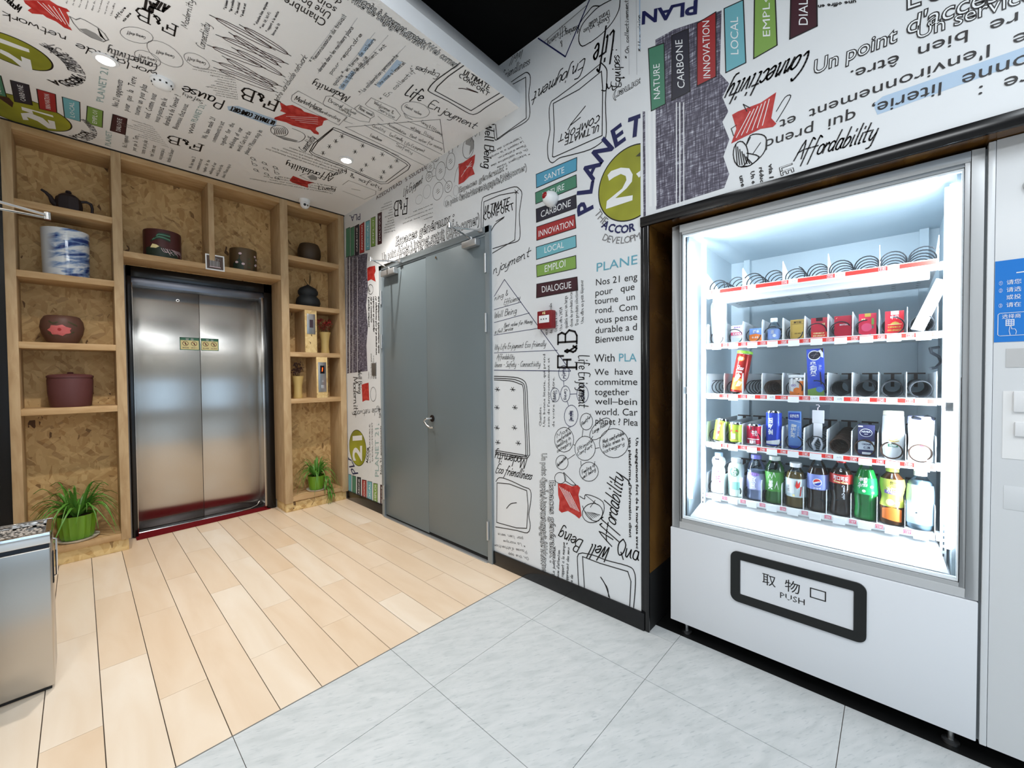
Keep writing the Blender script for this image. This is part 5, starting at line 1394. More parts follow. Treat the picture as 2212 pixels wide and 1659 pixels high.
mt = MB(); vs = [(.28, 4.246, 0), (1.222, 4.308, 0), (1.203, 4.318, 0), (1.184, YD - .096, 0), (.302, YD - .096, 0), (.297, 4.318, 0), (.28, 4.318, 0)]; k_ = len(vs)
mt.add([(x, y, .001) for x, y, z in vs] + [(x, y, .009) for x, y, z in vs], [tuple(range(k_))[::-1], tuple(range(k_, 2 * k_))] + [(j, (j + 1) % k_, k_ + (j + 1) % k_, k_ + j) for j in range(k_)])
tag(mt.build('carpet_strip', REDMAT), 'dark red carpet strip lying in front of the lift sill', 'carpet')

# ------------------------------------------------------------------ grey double fire door
dr = struct(empty('door_1', (WX, 2.635, 0)))
dx, dy = WX, 2.635
def db(nm, m, a, b_, c, d, e, f, bev=.001, par=None): return MB().box(a - dx, b_ - dx, c - dy, d - dy, e, f).build(nm, m, par or dr, bevel=bev)
f = MB()
for c_, d_, e, g_ in ((1.925, 1.966, 0, 2.228), (3.304, 3.345, 0, 2.228), (1.925, 3.345, 2.185, 2.228)): f.box(-.022, .0, c_ - dy, d_ - dy, e, g_)
f.box(-.012, 0, 1.966 - dy, 3.304 - dy, 2.170, 2.185)
f.build('door_frame', DOORF, dr, bevel=.0015)
db('shadow_gap', BLACKM, WX - .0035, WX - .001, 1.966, 3.304, 0, 2.178, 0)
db('door_leaf', DOORG, WX - .012, WX - .003, 1.972, 2.6435, .032, 2.168)
db('door_leaf', DOORG, WX - .0115, WX - .003, 2.646, 3.298, .02, 2.163)
db('threshold', ALU, WX - .035, WX, 1.966, 3.304, 0, .006)
for y, z in ((1.958, 1.988), (1.958, 1.598), (1.958, .219), (3.305, 1.947), (3.305, 1.56), (3.300, .219)):
    MB().tube([(-.028, y - dy, z - .062), (-.028, y - dy, z + .062)], .008, 10).build('hinge', ALU, dr, smooth=True)
MB().tube([(-.018, 2.508 - dy, 2.137), (-.012, 2.508 - dy, 2.137)], .009, 12).build('peephole', CHROME, dr, smooth=True)
h = MB(); h.tube([(-.018, 2.583 - dy, .925), (-.012, 2.583 - dy, .925)], .026, 20); h.build('handle_rose', mat('dark_rose', (46, 36, 34), .35, .6), dr, smooth=True)
MB().tube([(-.02, 2.583 - dy, .925), (-.06, 2.59 - dy, .925), (-.066, 2.60 - dy, .92), (-.066, 2.615 - dy, .905), (-.066, 2.575 - dy, .872), (-.06, 2.545 - dy, .862), (-.05, 2.52 - dy, .864)], .0075, 10).build('handle', CHROME, dr, smooth=True)
def closer(par, body, elbow, bracket, spindle, nx):
    """body box (y0,y1,z0,z1), everything in world coordinates relative to the parent"""
    o = Vector(par.location); L = lambda p: tuple(Vector(p) - o)
    y0, y1, z0, z1, xw = body
    a = MB(); p0 = L((xw, y0, z0)); p1 = L((xw + nx * .045, y1, z1)); a.box(p0[0], p1[0], p0[1], p1[1], p0[2], p1[2])
    root = a.build('door_closer', ALU, par, bevel=.006, seg=3)
    s = L(spindle); MB().tube([(s[0], s[1], s[2] - .05), (s[0], s[1], s[2] + .012)], .014, 14).build('spindle', ALU, root, smooth=True)
    MB().tube([L(spindle), L(elbow)], .0065, 8).build('arm', CHROME, root, smooth=True)
    e = L(elbow); b_ = L(bracket); MB().tube([(e[0], e[1], e[2] - .012), (b_[0], b_[1], b_[2])], .005, 8).build('arm', CHROME, root, smooth=True)
    MB().tube([(e[0], e[1], e[2] - .02), (e[0], e[1], e[2] + .012)], .011, 12).build('elbow_joint', CHROME, root, smooth=True)
    MB().box(b_[0] - .012, b_[0] + .012, b_[1] - .02, b_[1] + .02, b_[2] - .012, b_[2] + .012).build('bracket', ALU, root, bevel=.002)
    return root
closer(dr, (2.02, 2.165, 2.118, 2.162, WX - .012), (1.62, 2.05, 2.203), (WX - .03, 1.99, 2.205), (WX - .035, 2.085, 2.17), -1)
closer(dr, (3.04, 3.255, 2.112, 2.16, WX - .012), (1.62, 3.068, 2.194), (WX - .03, 2.985, 2.20), (WX - .035, 3.15, 2.17), -1)
# door in the left wall, only its closer reaches into view
d2_ = struct(empty('door_2', (LX, 2.35, 0)))
MB().box(0, .03, -.45, .5, 0, 2.05).build('door_leaf', DOORG, d2_, bevel=.002)
closer(d2_, (2.55, 2.75, 1.955, 2.0, LX + .03), (-.081, 2.8, 1.9925), (LX + .04, 2.90, 2.01), (LX + .05, 2.70, 2.0), 1)

# ------------------------------------------------------------------ vending machine
XM = 1.93; XT = 2.05
vm = empty('vending_machine', (XM, .285, 0), 'white glass-fronted vending machine with five lit trays of snacks and drinks', 'vending machine')
VO = Vector(vm.location)
def vb(nm, m, a, b_, c, d, e, f, bev=.0015, par=None): return MB().box(a - VO.x, b_ - VO.x, c - VO.y, d - VO.y, e, f).build(nm, m, par or vm, bevel=bev)
yl, yr = .770, -.2005
cab = MB()
for a in ((.757, .768), (-.1985, -.188)): cab.box(.065, .80, a[0] - VO.y, a[1] - VO.y, .075, 1.94)
cab.box(.065, .80, yr + .002 - VO.y, yl - .002 - VO.y, 1.912, 1.94); cab.box(.79, .80, yr - VO.y, yl - VO.y, .075, 1.94); cab.box(.065, .80, yr - VO.y, yl - VO.y, .075, .11)
cab.build('cabinet', MACH, vm)
# aluminium door frame, two steps
def frame4(nm, m, Y0, Y1, Z0, Z1, wl_, wr_, wt, wb_, xa, xb, bev=.0015):
    f = MB(); 
    f.box(xa - VO.x, xb - VO.x, Y1 - wl_ - VO.y, Y1 - VO.y, Z0, Z1); f.box(xa - VO.x, xb - VO.x, Y0 - VO.y, Y0 + wr_ - VO.y, Z0, Z1)
    f.box(xa - VO.x, xb - VO.x, Y0 + wr_ - VO.y, Y1 - wl_ - VO.y, Z1 - wt, Z1); f.box(xa - VO.x, xb - VO.x, Y0 + wr_ - VO.y, Y1 - wl_ - VO.y, Z0, Z0 + wb_)
    return f.build(nm, m, vm, bevel=bev)
frame4('door_frame', mat('frame_silver', (200, 202, 204), .4, .3), yr, .768, .5235, 1.942, .034, .028, .033, .030, XM, XM + .055)
frame4('inner_frame', mat('frame_silver_two', (186, 188, 190), .35, .4), yr + .028, .734, .5535, 1.909, .0095, .0135, .012, .014, XM + .003, XM + .05, .001)
frame4('glass_seal', mat('seal_white', (240, 246, 250), .3), -.1575, .7225, .5695, 1.896, .006, .004, .006, .008, XM + .008, XM + .03, 0)
vb('glass_pane', GLASS, XM + .012, XM + .016, -.155, .718, .575, 1.892, 0)
vb('lock_catch', SATIN, XM + .02, XM + .03, .706, .716, .995 + .16, 1.03 + .16); vb('lock_catch', SATIN, XM + .02, XM + .03, -.143, -.125, 1.12, 1.15)
vb('lower_panel', MACH, XM - .006, XM + .04, yr + .0006, .7735, .0745, .5205, .003)
vb('panel_gap', BLACKM, XM + .006, XM + .04, yr, .768, .519, .525, 0)
vb('side_gap', mat('gap_grey', (120, 126, 130), .5), XM + .012, XM + .06, -.2065, -.2005, .075, 1.94, 0)
# collection flap
fx = XM - .0065
fl_ = MB()
def rrect(y0, y1, z0, z1, r, n=6):
    out = []
    for cy_, cz_, a0 in ((y1 - r, z1 - r, 0), (y0 + r, z1 - r, 90), (y0 + r, z0 + r, 180), (y1 - r, z0 + r, 270)):
        for k in range(n + 1):
            a = math.radians(a0 + 90 * k / n); out.append((cy_ + r * math.cos(a), cz_ + r * math.sin(a)))
    return out
def prism_x(mb, poly, xa, xb, m=0):
    n_ = len(poly); vs = [(xa, y, z) for y, z in poly] + [(xb, y, z) for y, z in poly]
    mb.add(vs, [tuple(range(n_)), tuple(range(n_, 2 * n_))[::-1]] + [(k, (k + 1) % n_, n_ + (k + 1) % n_, n_ + k) for k in range(n_)], m)
o_ = rrect(.064, .5095, .2695, .4865, .028); i_ = rrect(.0995, .473, .304, .4535, .004)
n_ = len(o_); xa, xb = fx - .006 - VO.x, fx + .003 - VO.x
vs = [(xa, y - VO.y, z) for y, z in o_] + [(xa, y - VO.y, z) for y, z in i_] + [(xb, y - VO.y, z) for y, z in o_] + [(xb, y - VO.y, z) for y, z in i_]
fl_.add(vs, [(k, (k + 1) % n_, n_ + (k + 1) % n_, n_ + k) for k in range(n_)] + [(k, (k + 1) % n_, 2 * n_ + (k + 1) % n_, 2 * n_ + k) for k in range(n_)] + [(n_ + k, n_ + (k + 1) % n_, 3 * n_ + (k + 1) % n_, 3 * n_ + k) for k in range(n_)])
pf = fl_.build('flap_surround', mat('flap_black', (16, 18, 18), .35), vm)
flap = vb('pickup_flap', MACH, fx - .002, fx + .001, .101, .4715, .3055, .452, 0)
P_ = Print(); FVX = lambda x: (lambda u, v, l: (x - l - VO.x, -u - VO.y, v))
P_.text("取", (-.392, .382), (-.343, .382), (-.392, .4185), 'k', 's', 1); P_.text("物", (-.313, .382), (-.262, .382), (-.313, .4185), 'k', 's', 1)
q = [(-.228, .383), (-.182, .383), (-.182, .418), (-.228, .418), (-.228, .383)]; P_.ribbon(q, .0038, 'k', 1)
P_.text("PUSH", (-.330, .343), (-.246, .343), (-.330, .3665), 'k', 's', 1)
P_.build('flap_lettering', FVX(fx - .002), vm)
for y in (.72, -.15):
    for x in (XM + .06, XM + .6):
        MB().tube([(x - VO.x, y - VO.y, .0), (x - VO.x, y - VO.y, .008), (x - VO.x, y - VO.y, .012), (x - VO.x, y - VO.y, .078)], .02, 12, rs=[.022, .022, .009, .009]).build('foot', SATIN, vm, smooth=True)
# interior
vb('interior_back', INNER, 2.665, 2.68, -.15, .715, .56, 1.905, 0)
vb('interior_ceiling', INNER, XM + .03, 2.67, -.15, .715, 1.898, 1.908, 0)
vb('interior_side', INNER, XM + .05, 2.67, .708, .718, .56, 1.905, 0); vb('interior_side', INNER, XM + .05, 2.67, -.155, -.145, .56, 1.905, 0)
vb('interior_floor', MACH, XM + .02, 2.67, -.15, .715, .55, .562, 0)
s_ = MB(); s_.quad((XM + .045 - VO.x, .70 - VO.y, .575), (XM + .045 - VO.x, -.14 - VO.y, .575), (XT + .03 - VO.x, -.115 - VO.y, .655), (XT + .03 - VO.x, .66 - VO.y, .655)); s_.build('chute_panel', WHITEP, vm)
for y in (.664, -.130):
    vb('shelf_rail', WHITEP, XT - .012, XT + .012, y - .008, y + .008, .565, 1.88, .001)
    sl = MB()
    for k in range(52): sl.box(XT - .0128 - VO.x, XT - .0118 - VO.x, y - .0025 - VO.y, y + .0015 - VO.y, .61 + k * .0205, .62 + k * .0205)
    sl.build('rail_slots', mat('slot_dark', (70, 78, 84), .6), vm)
    vb('back_rail', INNER, 2.63, 2.665, y - .03 - (.03 if y > 0 else -.05), y + .0 - (.03 if y > 0 else -.05), .6, 1.9, 0)
for y in (.698, -.138): MB().tube([(XM + .045 - VO.x, y - VO.y, .66), (XM + .045 - VO.x, y - VO.y, 1.865)], .009, 10).build('light_tube', LED, vm, smooth=True)
MB().tube([(XM + .04 - VO.x, .66 - VO.y, 1.885), (XM + .04 - VO.x, -.10 - VO.y, 1.885)], .0075, 10).build('light_tube', LED, vm, smooth=True)
area('cabinet_light', (XM + .055, .28, 1.86), (.04, .75), 3.4, (.90, .96, 1.0), (0, math.radians(-38), 0))
area('cabinet_light', (XM + .058, .685, 1.25), (.03, 1.1), 5.2, (.88, .95, 1.0), (math.radians(90), 0, math.radians(-132)))
area('cabinet_light', (XM + .058, -.125, 1.25), (.03, 1.1), 5.2, (.88, .95, 1.0), (math.radians(90), 0, math.radians(-48)))

def helix(r, x0, x1, turns, wire, seg=20, sides=5, ph=0, squash=1.0):
    n = int(turns * seg)
    path = [(x0 + (x1 - x0) * k / n, r * math.cos(2 * PI * k / seg + ph), r * squash * math.sin(2 * PI * k / seg + ph)) for k in range(n + 1)]
    return MB().tube(path, wire, sides)
COIL = mat('coil_steel', (34, 38, 44), .35, .3)
COILB = mat('coil_brown', (66, 48, 38), .3, .6)
coil_meshes = {'thin': helix(.031, 0, .5, 9, .0022).mesh('spiral_coil', COIL), 'wide': helix(.036, 0, .5, 9, .0023).mesh('spiral_coil', COIL),
               'dense': helix(.030, 0, .5, 17, .0026).mesh('spiral_coil', COILB), 'denseb': helix(.030, 0, .5, 20, .0022, squash=.95).mesh('spiral_coil', COIL)}
for m_ in coil_meshes.values():
    for p_ in m_.polygons: p_.use_smooth = True
motor = MB(); motor.box(.49, .505, -.006, .006, -.01, .05); motor.box(.48, .5, -.03, .03, .048, .054); motor_me = motor.mesh('coil_hook', mat('hook_brown', (52, 34, 30), .5))
div_me = None
zt = [1.628, 1.389, 1.153, .922, .676]
ST = .0764
edge0 = .6535
for r, z in enumerate(zt):
    tray = MB(); tray.box(XT + .004 - VO.x, 2.60 - VO.x, edge0 - 10 * ST - VO.y, edge0 - VO.y, z - .003, z); tray.box(XT + .004 - VO.x, XT + .02 - VO.x, edge0 - 10 * ST - VO.y, edge0 - VO.y, z - .022, z)
    if r == 0: tray.box(XT + .03 - VO.x, XT + .06 - VO.x, edge0 - 10 * ST + .02 - VO.y, edge0 - .02 - VO.y, z - .045, z - .003)
    tr_ = tray.build('tray', WHITEP, vm)
    for y in (edge0 + .006, edge0 - 10 * ST - .008): vb('tray_bracket', WHITEP, XT - .002, XT + .05, y - .006, y + .006, z - .02, z + .004, .002, vm)
    up = .012 if r == 0 else 0
    zs = z - .0175 + up
    col = [(232, 66, 48), (214, 52, 50), (224, 56, 48), (222, 60, 62), (226, 92, 130)][r]
    strip = MB(); strip.box(XT - .0005 - VO.x, XT + .004 - VO.x, edge0 - 10 * ST - VO.y, edge0 + .001 - VO.y, zs, zs + .0215)
    lab = strip.build('label_strip', [WHITEP], tr_)
    Pr = Print(); b0 = zs + .003
    if r < 4: Pr.poly([(-(edge0 - .02), b0), (-(edge0 - 10 * ST) - .006, b0), (-(edge0 - 10 * ST) - .006, b0 + .0155), (-(edge0 - .02), b0 + .0155)], ['orange', 'rd', 'rd', 'rd'][r] if False else 'rd', 0)
    for k in range(0, 10, 2 if r == 0 else 1):
        u = -(edge0 - k * ST) - (.002 if k else -.004)
        num = str(110 + 10 * r + k)
        if r == 4: Pr.poly([(u - .002, b0), (u + .02, b0), (u + .02, b0 + .0155), (u - .002, b0 + .0155)], 'mg', 0)
        Pr.ribbon([(u, b0 + .0015), (u + .0185, b0 + .0015), (u + .0185, b0 + .0125), (u, b0 + .0125), (u, b0 + .0015)], .0009, 'w', 1)
        Pr.text(num, (u + .002, b0 + .0035), (u + .0165, b0 + .0035), (u + .002, b0 + .0112), 'w', 'b', 1)
        plain = r in (0, 2) and not (r == 2 and k in (1, 4)) or (r == 3 and k == 6)
        u0 = u + .024; wt_ = .032 if r == 0 else .031
        if plain:
            Pr.poly([(u0, b0), (u0 + wt_, b0), (u0 + wt_, b0 + .0155), (u0, b0 + .0155)], 'w', 1)
            txt = {(0, 4): '.0元', (0, 6): '3.0元', (0, 8): '5.0元', (2, 5): '12.0元', (2, 7): '5.0元'}.get((r, k), '.0元' if k else '')
            if txt: Pr.text(txt, (u0 + wt_ - .0075 * len(txt), b0 + .004), (u0 + wt_ - .004, b0 + .004), (u0 + wt_ - .0075 * len(txt), b0 + .0112), 'grey', 's', 2)
        else:
            tagm = MB().box(XT - .0022 - VO.x, XT - .0008 - VO.x, -(u0 + .039) - VO.y, -u0 - VO.y, zs - .009, zs + .0165)
            tagm.build('price_tag', WHITEP, tr_)
    Pr.build('label_print', FVX(XT - .0006), tr_)
    # dividers
    step = 2 if r == 0 else 1
    for k in range(0, 11, step):
        y = edge0 - k * ST
        d_ = MB(); dz = .098
        poly = [(XT + .008, z), (XT + .008, z + dz * .82), (XT + .018, z + dz), (XT + .03, z + dz), (2.58, z + dz * .9), (2.58, z)]
        if r == 0: poly = [(XT + .008, z + .0), (XT + .008, z + dz * .9), (XT + .012, z + dz), (XT + .20, z + .05), (2.58, z + .04), (2.58, z)]
        vs = [(a - VO.x, y - .0009 - VO.y, b_) for a, b_ in poly] + [(a - VO.x, y + .0009 - VO.y, b_) for a, b_ in poly]; n_ = len(poly)
        d_.add(vs, [tuple(range(n_)), tuple(range(n_, 2 * n_))[::-1]] + [(j, (j + 1) % n_, n_ + (j + 1) % n_, n_ + j) for j in range(n_)])
        d_.build('divider', DIV, tr_)
    for k in range(10):
        y = edge0 - (k + .5) * ST
        kind = 'wide' if r == 0 else ('denseb' if (r == 2 and k >= 6) else 'dense' if (r == 3 and k >= 6) or (r == 2 and k == 3) else 'thin')
        o = bpy.data.objects.new('spiral_coil', coil_meshes[kind]); COL.objects.link(o); o.parent = tr_
        o.location = (XT + .018 - VO.x, y - VO.y, z + .034); o.rotation_euler = (random.uniform(0, 6), 0, 0)
        if r == 0 and k % 2: o.scale = (1, -1, 1)
        if r in (2, 3, 4):
            h_ = bpy.data.objects.new('coil_hook', motor_me); COL.objects.link(h_); h_.parent = tr_; h_.location = (XT + .03 - VO.x, y - VO.y, z + .04)

# second cabinet with the payment panel
cm = empty('payment_cabinet', (XM, -.55, 0), 'white payment cabinet with a blue instruction sticker right of the vending machine', 'cabinet')
CO = Vector(cm.location)
def cbx(nm, m, a, b_, c, d, e, f, bev=.002): return MB().box(a - CO.x, b_ - CO.x, c - CO.y, d - CO.y, e, f).build(nm, m, cm, bevel=bev)
cbx('cabinet', MACH2, XM + .03, XM + .75, -.95, -.2075, .072, 1.95)
cbx('edge_strip', MACH2, XM - .004, XM + .03, -.2215, -.2068, .0715, 1.952, .0012)
cbx('front_panel', MACH2, XM - .003, XM + .03, -.95, -.2225, .0715, 1.954, .0015)
o = MB().tube([(XM - .010 - CO.x, -.300 - CO.y, 1.7985), (XM - .003 - CO.x, -.300 - CO.y, 1.7985)], .026, 28); o.build('lock_ring', SATIN, cm, smooth=True)
MB().tube([(XM - .014 - CO.x, -.300 - CO.y, 1.7985), (XM - .009 - CO.x, -.300 - CO.y, 1.7985)], .02, 28).build('lock_core', CHROME, cm, smooth=True)
cbx('instruction_sticker', mat('sticker_blue', (40, 124, 210), .25), XM - .0042, XM - .003, -.52, -.2232, 1.339, 1.5855, .0)
P_ = Print()
def cz(px_, py_):  # table of measured positions on the panel plane
    return (px_, py_)
for i_, (t1, t2, z_) in enumerate((("①", "请您", 1.5125), ("②", "请选", 1.490), ("", "或投", 1.4675), ("③", "请在", 1.4445))):
    if t1: P_.text(t1, (.2306, z_), (.2385, z_), (.2306, z_ + .0105), 'w', 's', 1)
    P_.text(t2, (.2455, z_), (.2745, z_), (.2455, z_ + .011), 'w', 's', 1)
P_.ribbon([(.2655, 1.5445), (.30, 1.5455)], .003, 'w', 1)
P_.text("选择商", (.238, 1.4105), (.2745, 1.4105), (.238, 1.4205), 'w', 's', 1)
P_.ribbon([(.30, 1.358), (.234, 1.358), (.2305, 1.3615), (.2305, 1.4225), (.234, 1.4265), (.30, 1.4265)], .0014, 'w', 1)
P_.poly([(.2455, 1.387), (.2625, 1.387), (.2625, 1.4065), (.2455, 1.4065)], 'w', 1)
for a in range(3):
    for b_ in range(3): P_.poly([(.2472 + a * .005, 1.3895 + b_ * .0055), (.2508 + a * .005, 1.3895 + b_ * .0055), (.2508 + a * .005, 1.3932 + b_ * .0055), (.2472 + a * .005, 1.3932 + b_ * .0055)], 'sky', 2)
P_.ribbon([(.2545, 1.360), (.2525, 1.372), (.2540, 1.386), (.2565, 1.386), (.2575, 1.377), (.2640, 1.377), (.2665, 1.370), (.2655, 1.361)], .0012, 'w', 3)
P_.build('sticker_print', lambda u, v, l: (XM - .0042 - l - CO.x, -u - CO.y, v), cm)
cbx('display_window', mat('display_grey', (196, 196, 196), .25), XM - .0045, XM - .003, -.48, -.2475, 1.262, 1.318, 0)
cbx('coin_recess', mat('recess_white', (236, 236, 236), .4), XM - .0045, XM - .003, -.48, -.2430, .985, 1.19, 0)
cbx('coin_slot', PAINTW, XM - .012, XM - .0045, -.48, -.2625, 1.128, 1.19, .002); cbx('coin_slot', PAINTW, XM - .012, XM - .0045, -.48, -.2660, 1.055, 1.098, .002)
cbx('service_flap', MACH2, XM - .0042, XM - .003, -.48, -.2475, .83, .902, .0005)

# ------------------------------------------------------------------ goods in the vending machine
def slot(r, k): return edge0 - (k + .5) * ST
def thing(name, label, cat, r, k, dx=.0, dy=0, rot=(0, 0, 0), group=None, dz=0):
    return empty(name, (XT + .050 + dx, slot(r, k) + dy, zt[r] + .0008 + dz), label, cat, group, rot)
FP = lambda x: (lambda u, v, l: (x - l, -u, v))          # flat print facing -x in local space
def cyl_print(R):                                        # print wrapped round a bottle or can
    return lambda u, v, l: (-(R(v) if callable(R) else R) * math.cos(u / (R(v) if callable(R) else R)) - l * .6, -(R(v) if callable(R) else R) * math.sin(u / (R(v) if callable(R) else R)), v)
def carton(name, label, cat, r, k, W_, H, T_, side, prints, **kw):
    t = thing(name, label, cat, r, k, **kw)
    MB().box(0, T_, -W_ / 2, W_ / 2, 0, H).build('box_body', mat('carton_%d_%d_%d' % side, side, .35), t, bevel=.0012)
    P_ = Print(); prints(P_, W_, H)
    P_.build('box_print', FP(-.0002), t)
    return t
def can(name, label, r, k, R, H, col, prints, tilt=0, **kw):
    t = thing(name, label, 'can', r, k, rot=(0, 0, 0), **kw)
    t.rotation_euler = (0, math.radians(-tilt), 0)
    m = mat('can_%d_%d_%d' % col, col, .25, .3)
    MB().lathe([(R * .80, 0), (R * .86, .004), (R, .010), (R, H - .009), (R * .88, H - .002), (R * .86, H)], 28, ms=[1, 1, 0, 1, 1]).build('can_body', [m, CHROME], t, smooth=True)
    MB().lathe([(R * .84, H - .003), (R * .84, H - .001)], 20).build('can_lid', CHROME, t)
    P_ = Print(); prints(P_, R, H); P_.build('can_print', cyl_print(R + .0003), t, fine=.006)
    return t
def liquid(name, col, rough=.08):
    m = mat(name, col, rough); b = m.node_tree.nodes['Principled BSDF']; b.inputs['Coat Weight'].default_value = .6; b.inputs['Subsurface Weight'].default_value = 0
    return m
PET = thin_glass('clear_plastic', (232, 240, 244), .06)
def bottle(name, label, r, k, R, H, prof, liq, cap, lab=None, fill=.8, capH=.018, lean=0, prints=None, **kw):
    """prof: list of (radius factor, height factor); liq None leaves it opaque white"""
    t = thing(name, label, 'bottle', r, k, **kw); t.rotation_euler = (0, math.radians(lean), 0)
    P2 = [(R * a, H * b_) for a, b_ in prof]
    def rad(z):
        for (r0, z0), (r1, z1) in zip(P2, P2[1:]):
            if z0 <= z <= z1 and z1 > z0: return r0 + (r1 - r0) * (z - z0) / (z1 - z0)
        return R
    top = P2[-1][1]
    if isinstance(liq, tuple) and liq[0] == 'solid': MB().lathe(P2, 28).build('bottle_body', liq[1], t, smooth=True)
    else:
        zf = top * fill; inner = [(a, z) for a, z in P2 if z < zf] + [(rad(zf), zf), (0.0001, zf)]
        if fill < .99: MB().lathe(P2, 28).build('bottle_body', PET, t, smooth=True); inner = [(a * .975, z + .0006) for a, z in inner]
        MB().lathe(inner, 28).build('drink', liq, t, smooth=True, sharp=60)
    rc = P2[-1][0] * 1.12
    MB().lathe([(rc, 0), (rc, capH * .92), (rc * .92, capH)], 22, c=(0, 0, top - .002)).build('cap', mat('cap_%d_%d_%d' % cap, cap, .35), t, smooth=True)
    if lab:
        z0, z1, col = lab; z0 *= H; z1 *= H
        zz = [z0 + (z1 - z0) * j / 8 for j in range(9)]
        MB().lathe([(rad(z) + .0006, z) for z in zz], 28).build('label_wrap', mat('wrap_%d_%d_%d' % col, col, .4), t, smooth=True)
    if prints:
        P_ = Print(); prints(P_, R, H); P_.build('label_print', cyl_print(lambda z: rad(z) + .0012), t, fine=.006)
    return t
TXT = lambda s, a, b, y, h, col='w', st='b', lay=2: (lambda P_: P_.text(s, (a, y), (b, y), (a, y + h), col, st, lay))
def R4(P_, a, b, c, d, col, lay=1): P_.poly([(a, b), (c, b), (c, d), (a, d)], col, lay)

# second tray
pk = thing('hygiene_packet', 'tall white soft packet in the leftmost slot of the second tray', 'packet', 1, 0, dx=.012, dy=-.004)
s = MB(); n_ = 12
rings = [(0, .030, .010), (.03, .034, .014), (.10, .035, .016), (.16, .037, .013), (.19, .036, .008), (.203, .030, .003)]
vs = []
for z_, a_, b_ in rings:
    for j in range(n_):
        an = 2 * PI * j / n_; vs.append((b_ * math.copysign(abs(math.cos(an)) ** .6, math.cos(an)) - z_ * .02, a_ * math.copysign(abs(math.sin(an)) ** .5, math.sin(an)) + .02 * z_, z_))
s.add(vs, [(i * n_ + j, i * n_ + (j + 1) % n_, (i + 1) * n_ + (j + 1) % n_, (i + 1) * n_ + j) for i in range(len(rings) - 1) for j in range(n_)] + [tuple(range(n_))[::-1], tuple(range((len(rings) - 1) * n_, len(rings) * n_))])
s.build('packet_body', WHITEP, pk, smooth=True)
P_ = Print(); P_.ribbon([(-.012, .055), (-.004, .062)], .006, 'lt', 1); P_.ribbon([(0, .064), (.008, .071)], .006, 'lt', 1)
P_.ribbon([(-.012, .1), (-.012, .19)], .0008, 'lt', 1); P_.ribbon([(.014, .08), (.014, .185)], .0008, 'lt', 1); P_.build('packet_print', FP(-.0185), pk)
def pr(P_, W_, H):
    R4(P_, -W_ / 2, H * .45, W_ / 2, H * .62, 'mg'); TXT('KAPAA', -.018, .018, H * .47, .010)(P_); TXT('●●●', -.014, .014, H * .85, .006, 'pur')(P_); R4(P_, -.02, H * .1, .02, H * .3, 'lt')
carton('small_carton', 'small white carton with pink band in the second tray', 'box', 1, 1, .052, .084, .018, (236, 232, 236), pr, dy=-.006)
def pr(P_, W_, H):
    P_.poly([(-W_ / 2, 0), (W_ / 2, 0), (W_ / 2, H * .5), (0, H * .62), (-W_ / 2, H * .55)], 'orange'); R4(P_, -W_ / 2, H * .05, W_ / 2, H * .1, 'cream', 2); TXT('冈本', -.012, .014, H * .68, .011)(P_); TXT('0.03', -.016, .01, H * .3, .008)(P_)
carton('small_carton', 'small blue carton with orange lower half in the second tray', 'box', 1, 2, .052, .064, .020, (120, 158, 226), pr, dy=-.006)
bottle('lotion_bottle', 'squat clear bottle with pale blue label and white cap in second tray', 1, 3, .024, .104, [(.8, 0), (1, .04), (1, .55), (.86, .68), (.52, .8), (.5, .84)], liquid('lotion', (206, 220, 244)), (246, 248, 250), (.1, .52, (150, 176, 236)), fill=.7, prints=lambda P_, R, H: (TXT('洁', -.008, .004, .035, .012, 'w')(P_), P_.disc(.006, .025, .007, 'w', 2, 14)), dx=.01, dy=.002)
def pr(P_, W_, H):
    P_.ribbon([(-W_ * .4, H * .78), (W_ * .4, H * .78)], .0008, 'brown'); P_.ribbon([(-W_ * .4, H * .08), (W_ * .4, H * .08), (W_ * .4, H * .92), (-W_ * .4, H * .92), (-W_ * .4, H * .08)], .0008, 'brown'); TXT('黄鹤楼', -.014, .014, H * .83, .005, 'brown')(P_); TXT('香烟', -.012, .012, H * .3, .004, 'brown', 's')(P_)
carton('cigarette_box', 'gold carton standing in the second tray', 'box', 1, 4, .052, .088, .022, (206, 170, 84), pr, dy=-.009)
def pr(P_, W_, H):
    R4(P_, -.010, H * .84, .012, H * 1.0, 'maroon'); TXT('双喜', .010, .020, H * .66, .006, 'cream')(P_); R4(P_, -W_ / 2 + .001, H * .08, W_ / 2, H * .34, 'rd'); TXT('吸烟有害健康', -.018, .018, H * .24, .005, 'cream')(P_); TXT('尽早戒烟有益健康', -.02, .02, H * .12, .005, 'cream')(P_)
carton('cigarette_box', 'red carton with white edges and dark flap in the second tray', 'box', 1, 5, .054, .088, .022, (206, 52, 70), pr, dy=-.006)
carton('cigarette_box', 'plain crimson carton with small white lettering in the second tray', 'box', 1, 6, .054, .088, .022, (188, 24, 54), lambda P_, W_, H: (TXT('MAYTAN', -.01, .016, H * .56, .006)(P_), P_.ribbon([(-.021, H * .88), (-.018, H * .93)], .0015, 'cream')), dy=-.006)
def pr(P_, W_, H):
    R4(P_, -.008, H * .85, .010, H, 'gd'); R4(P_, .012, H * .5, .019, H * .78, 'lime'); R4(P_, .013, H * .34, .018, H * .46, 'green'); TXT('喜喜', -.018, -.006, H * .7, .006, 'cream')(P_); P_.disc(-.002, H * .4, .016, 'mg', 1, 24)
carton('cigarette_box', 'red carton with gold flap and green side mark in the second tray', 'box', 1, 7, .052, .089, .022, (218, 44, 76), pr, dy=-.004)
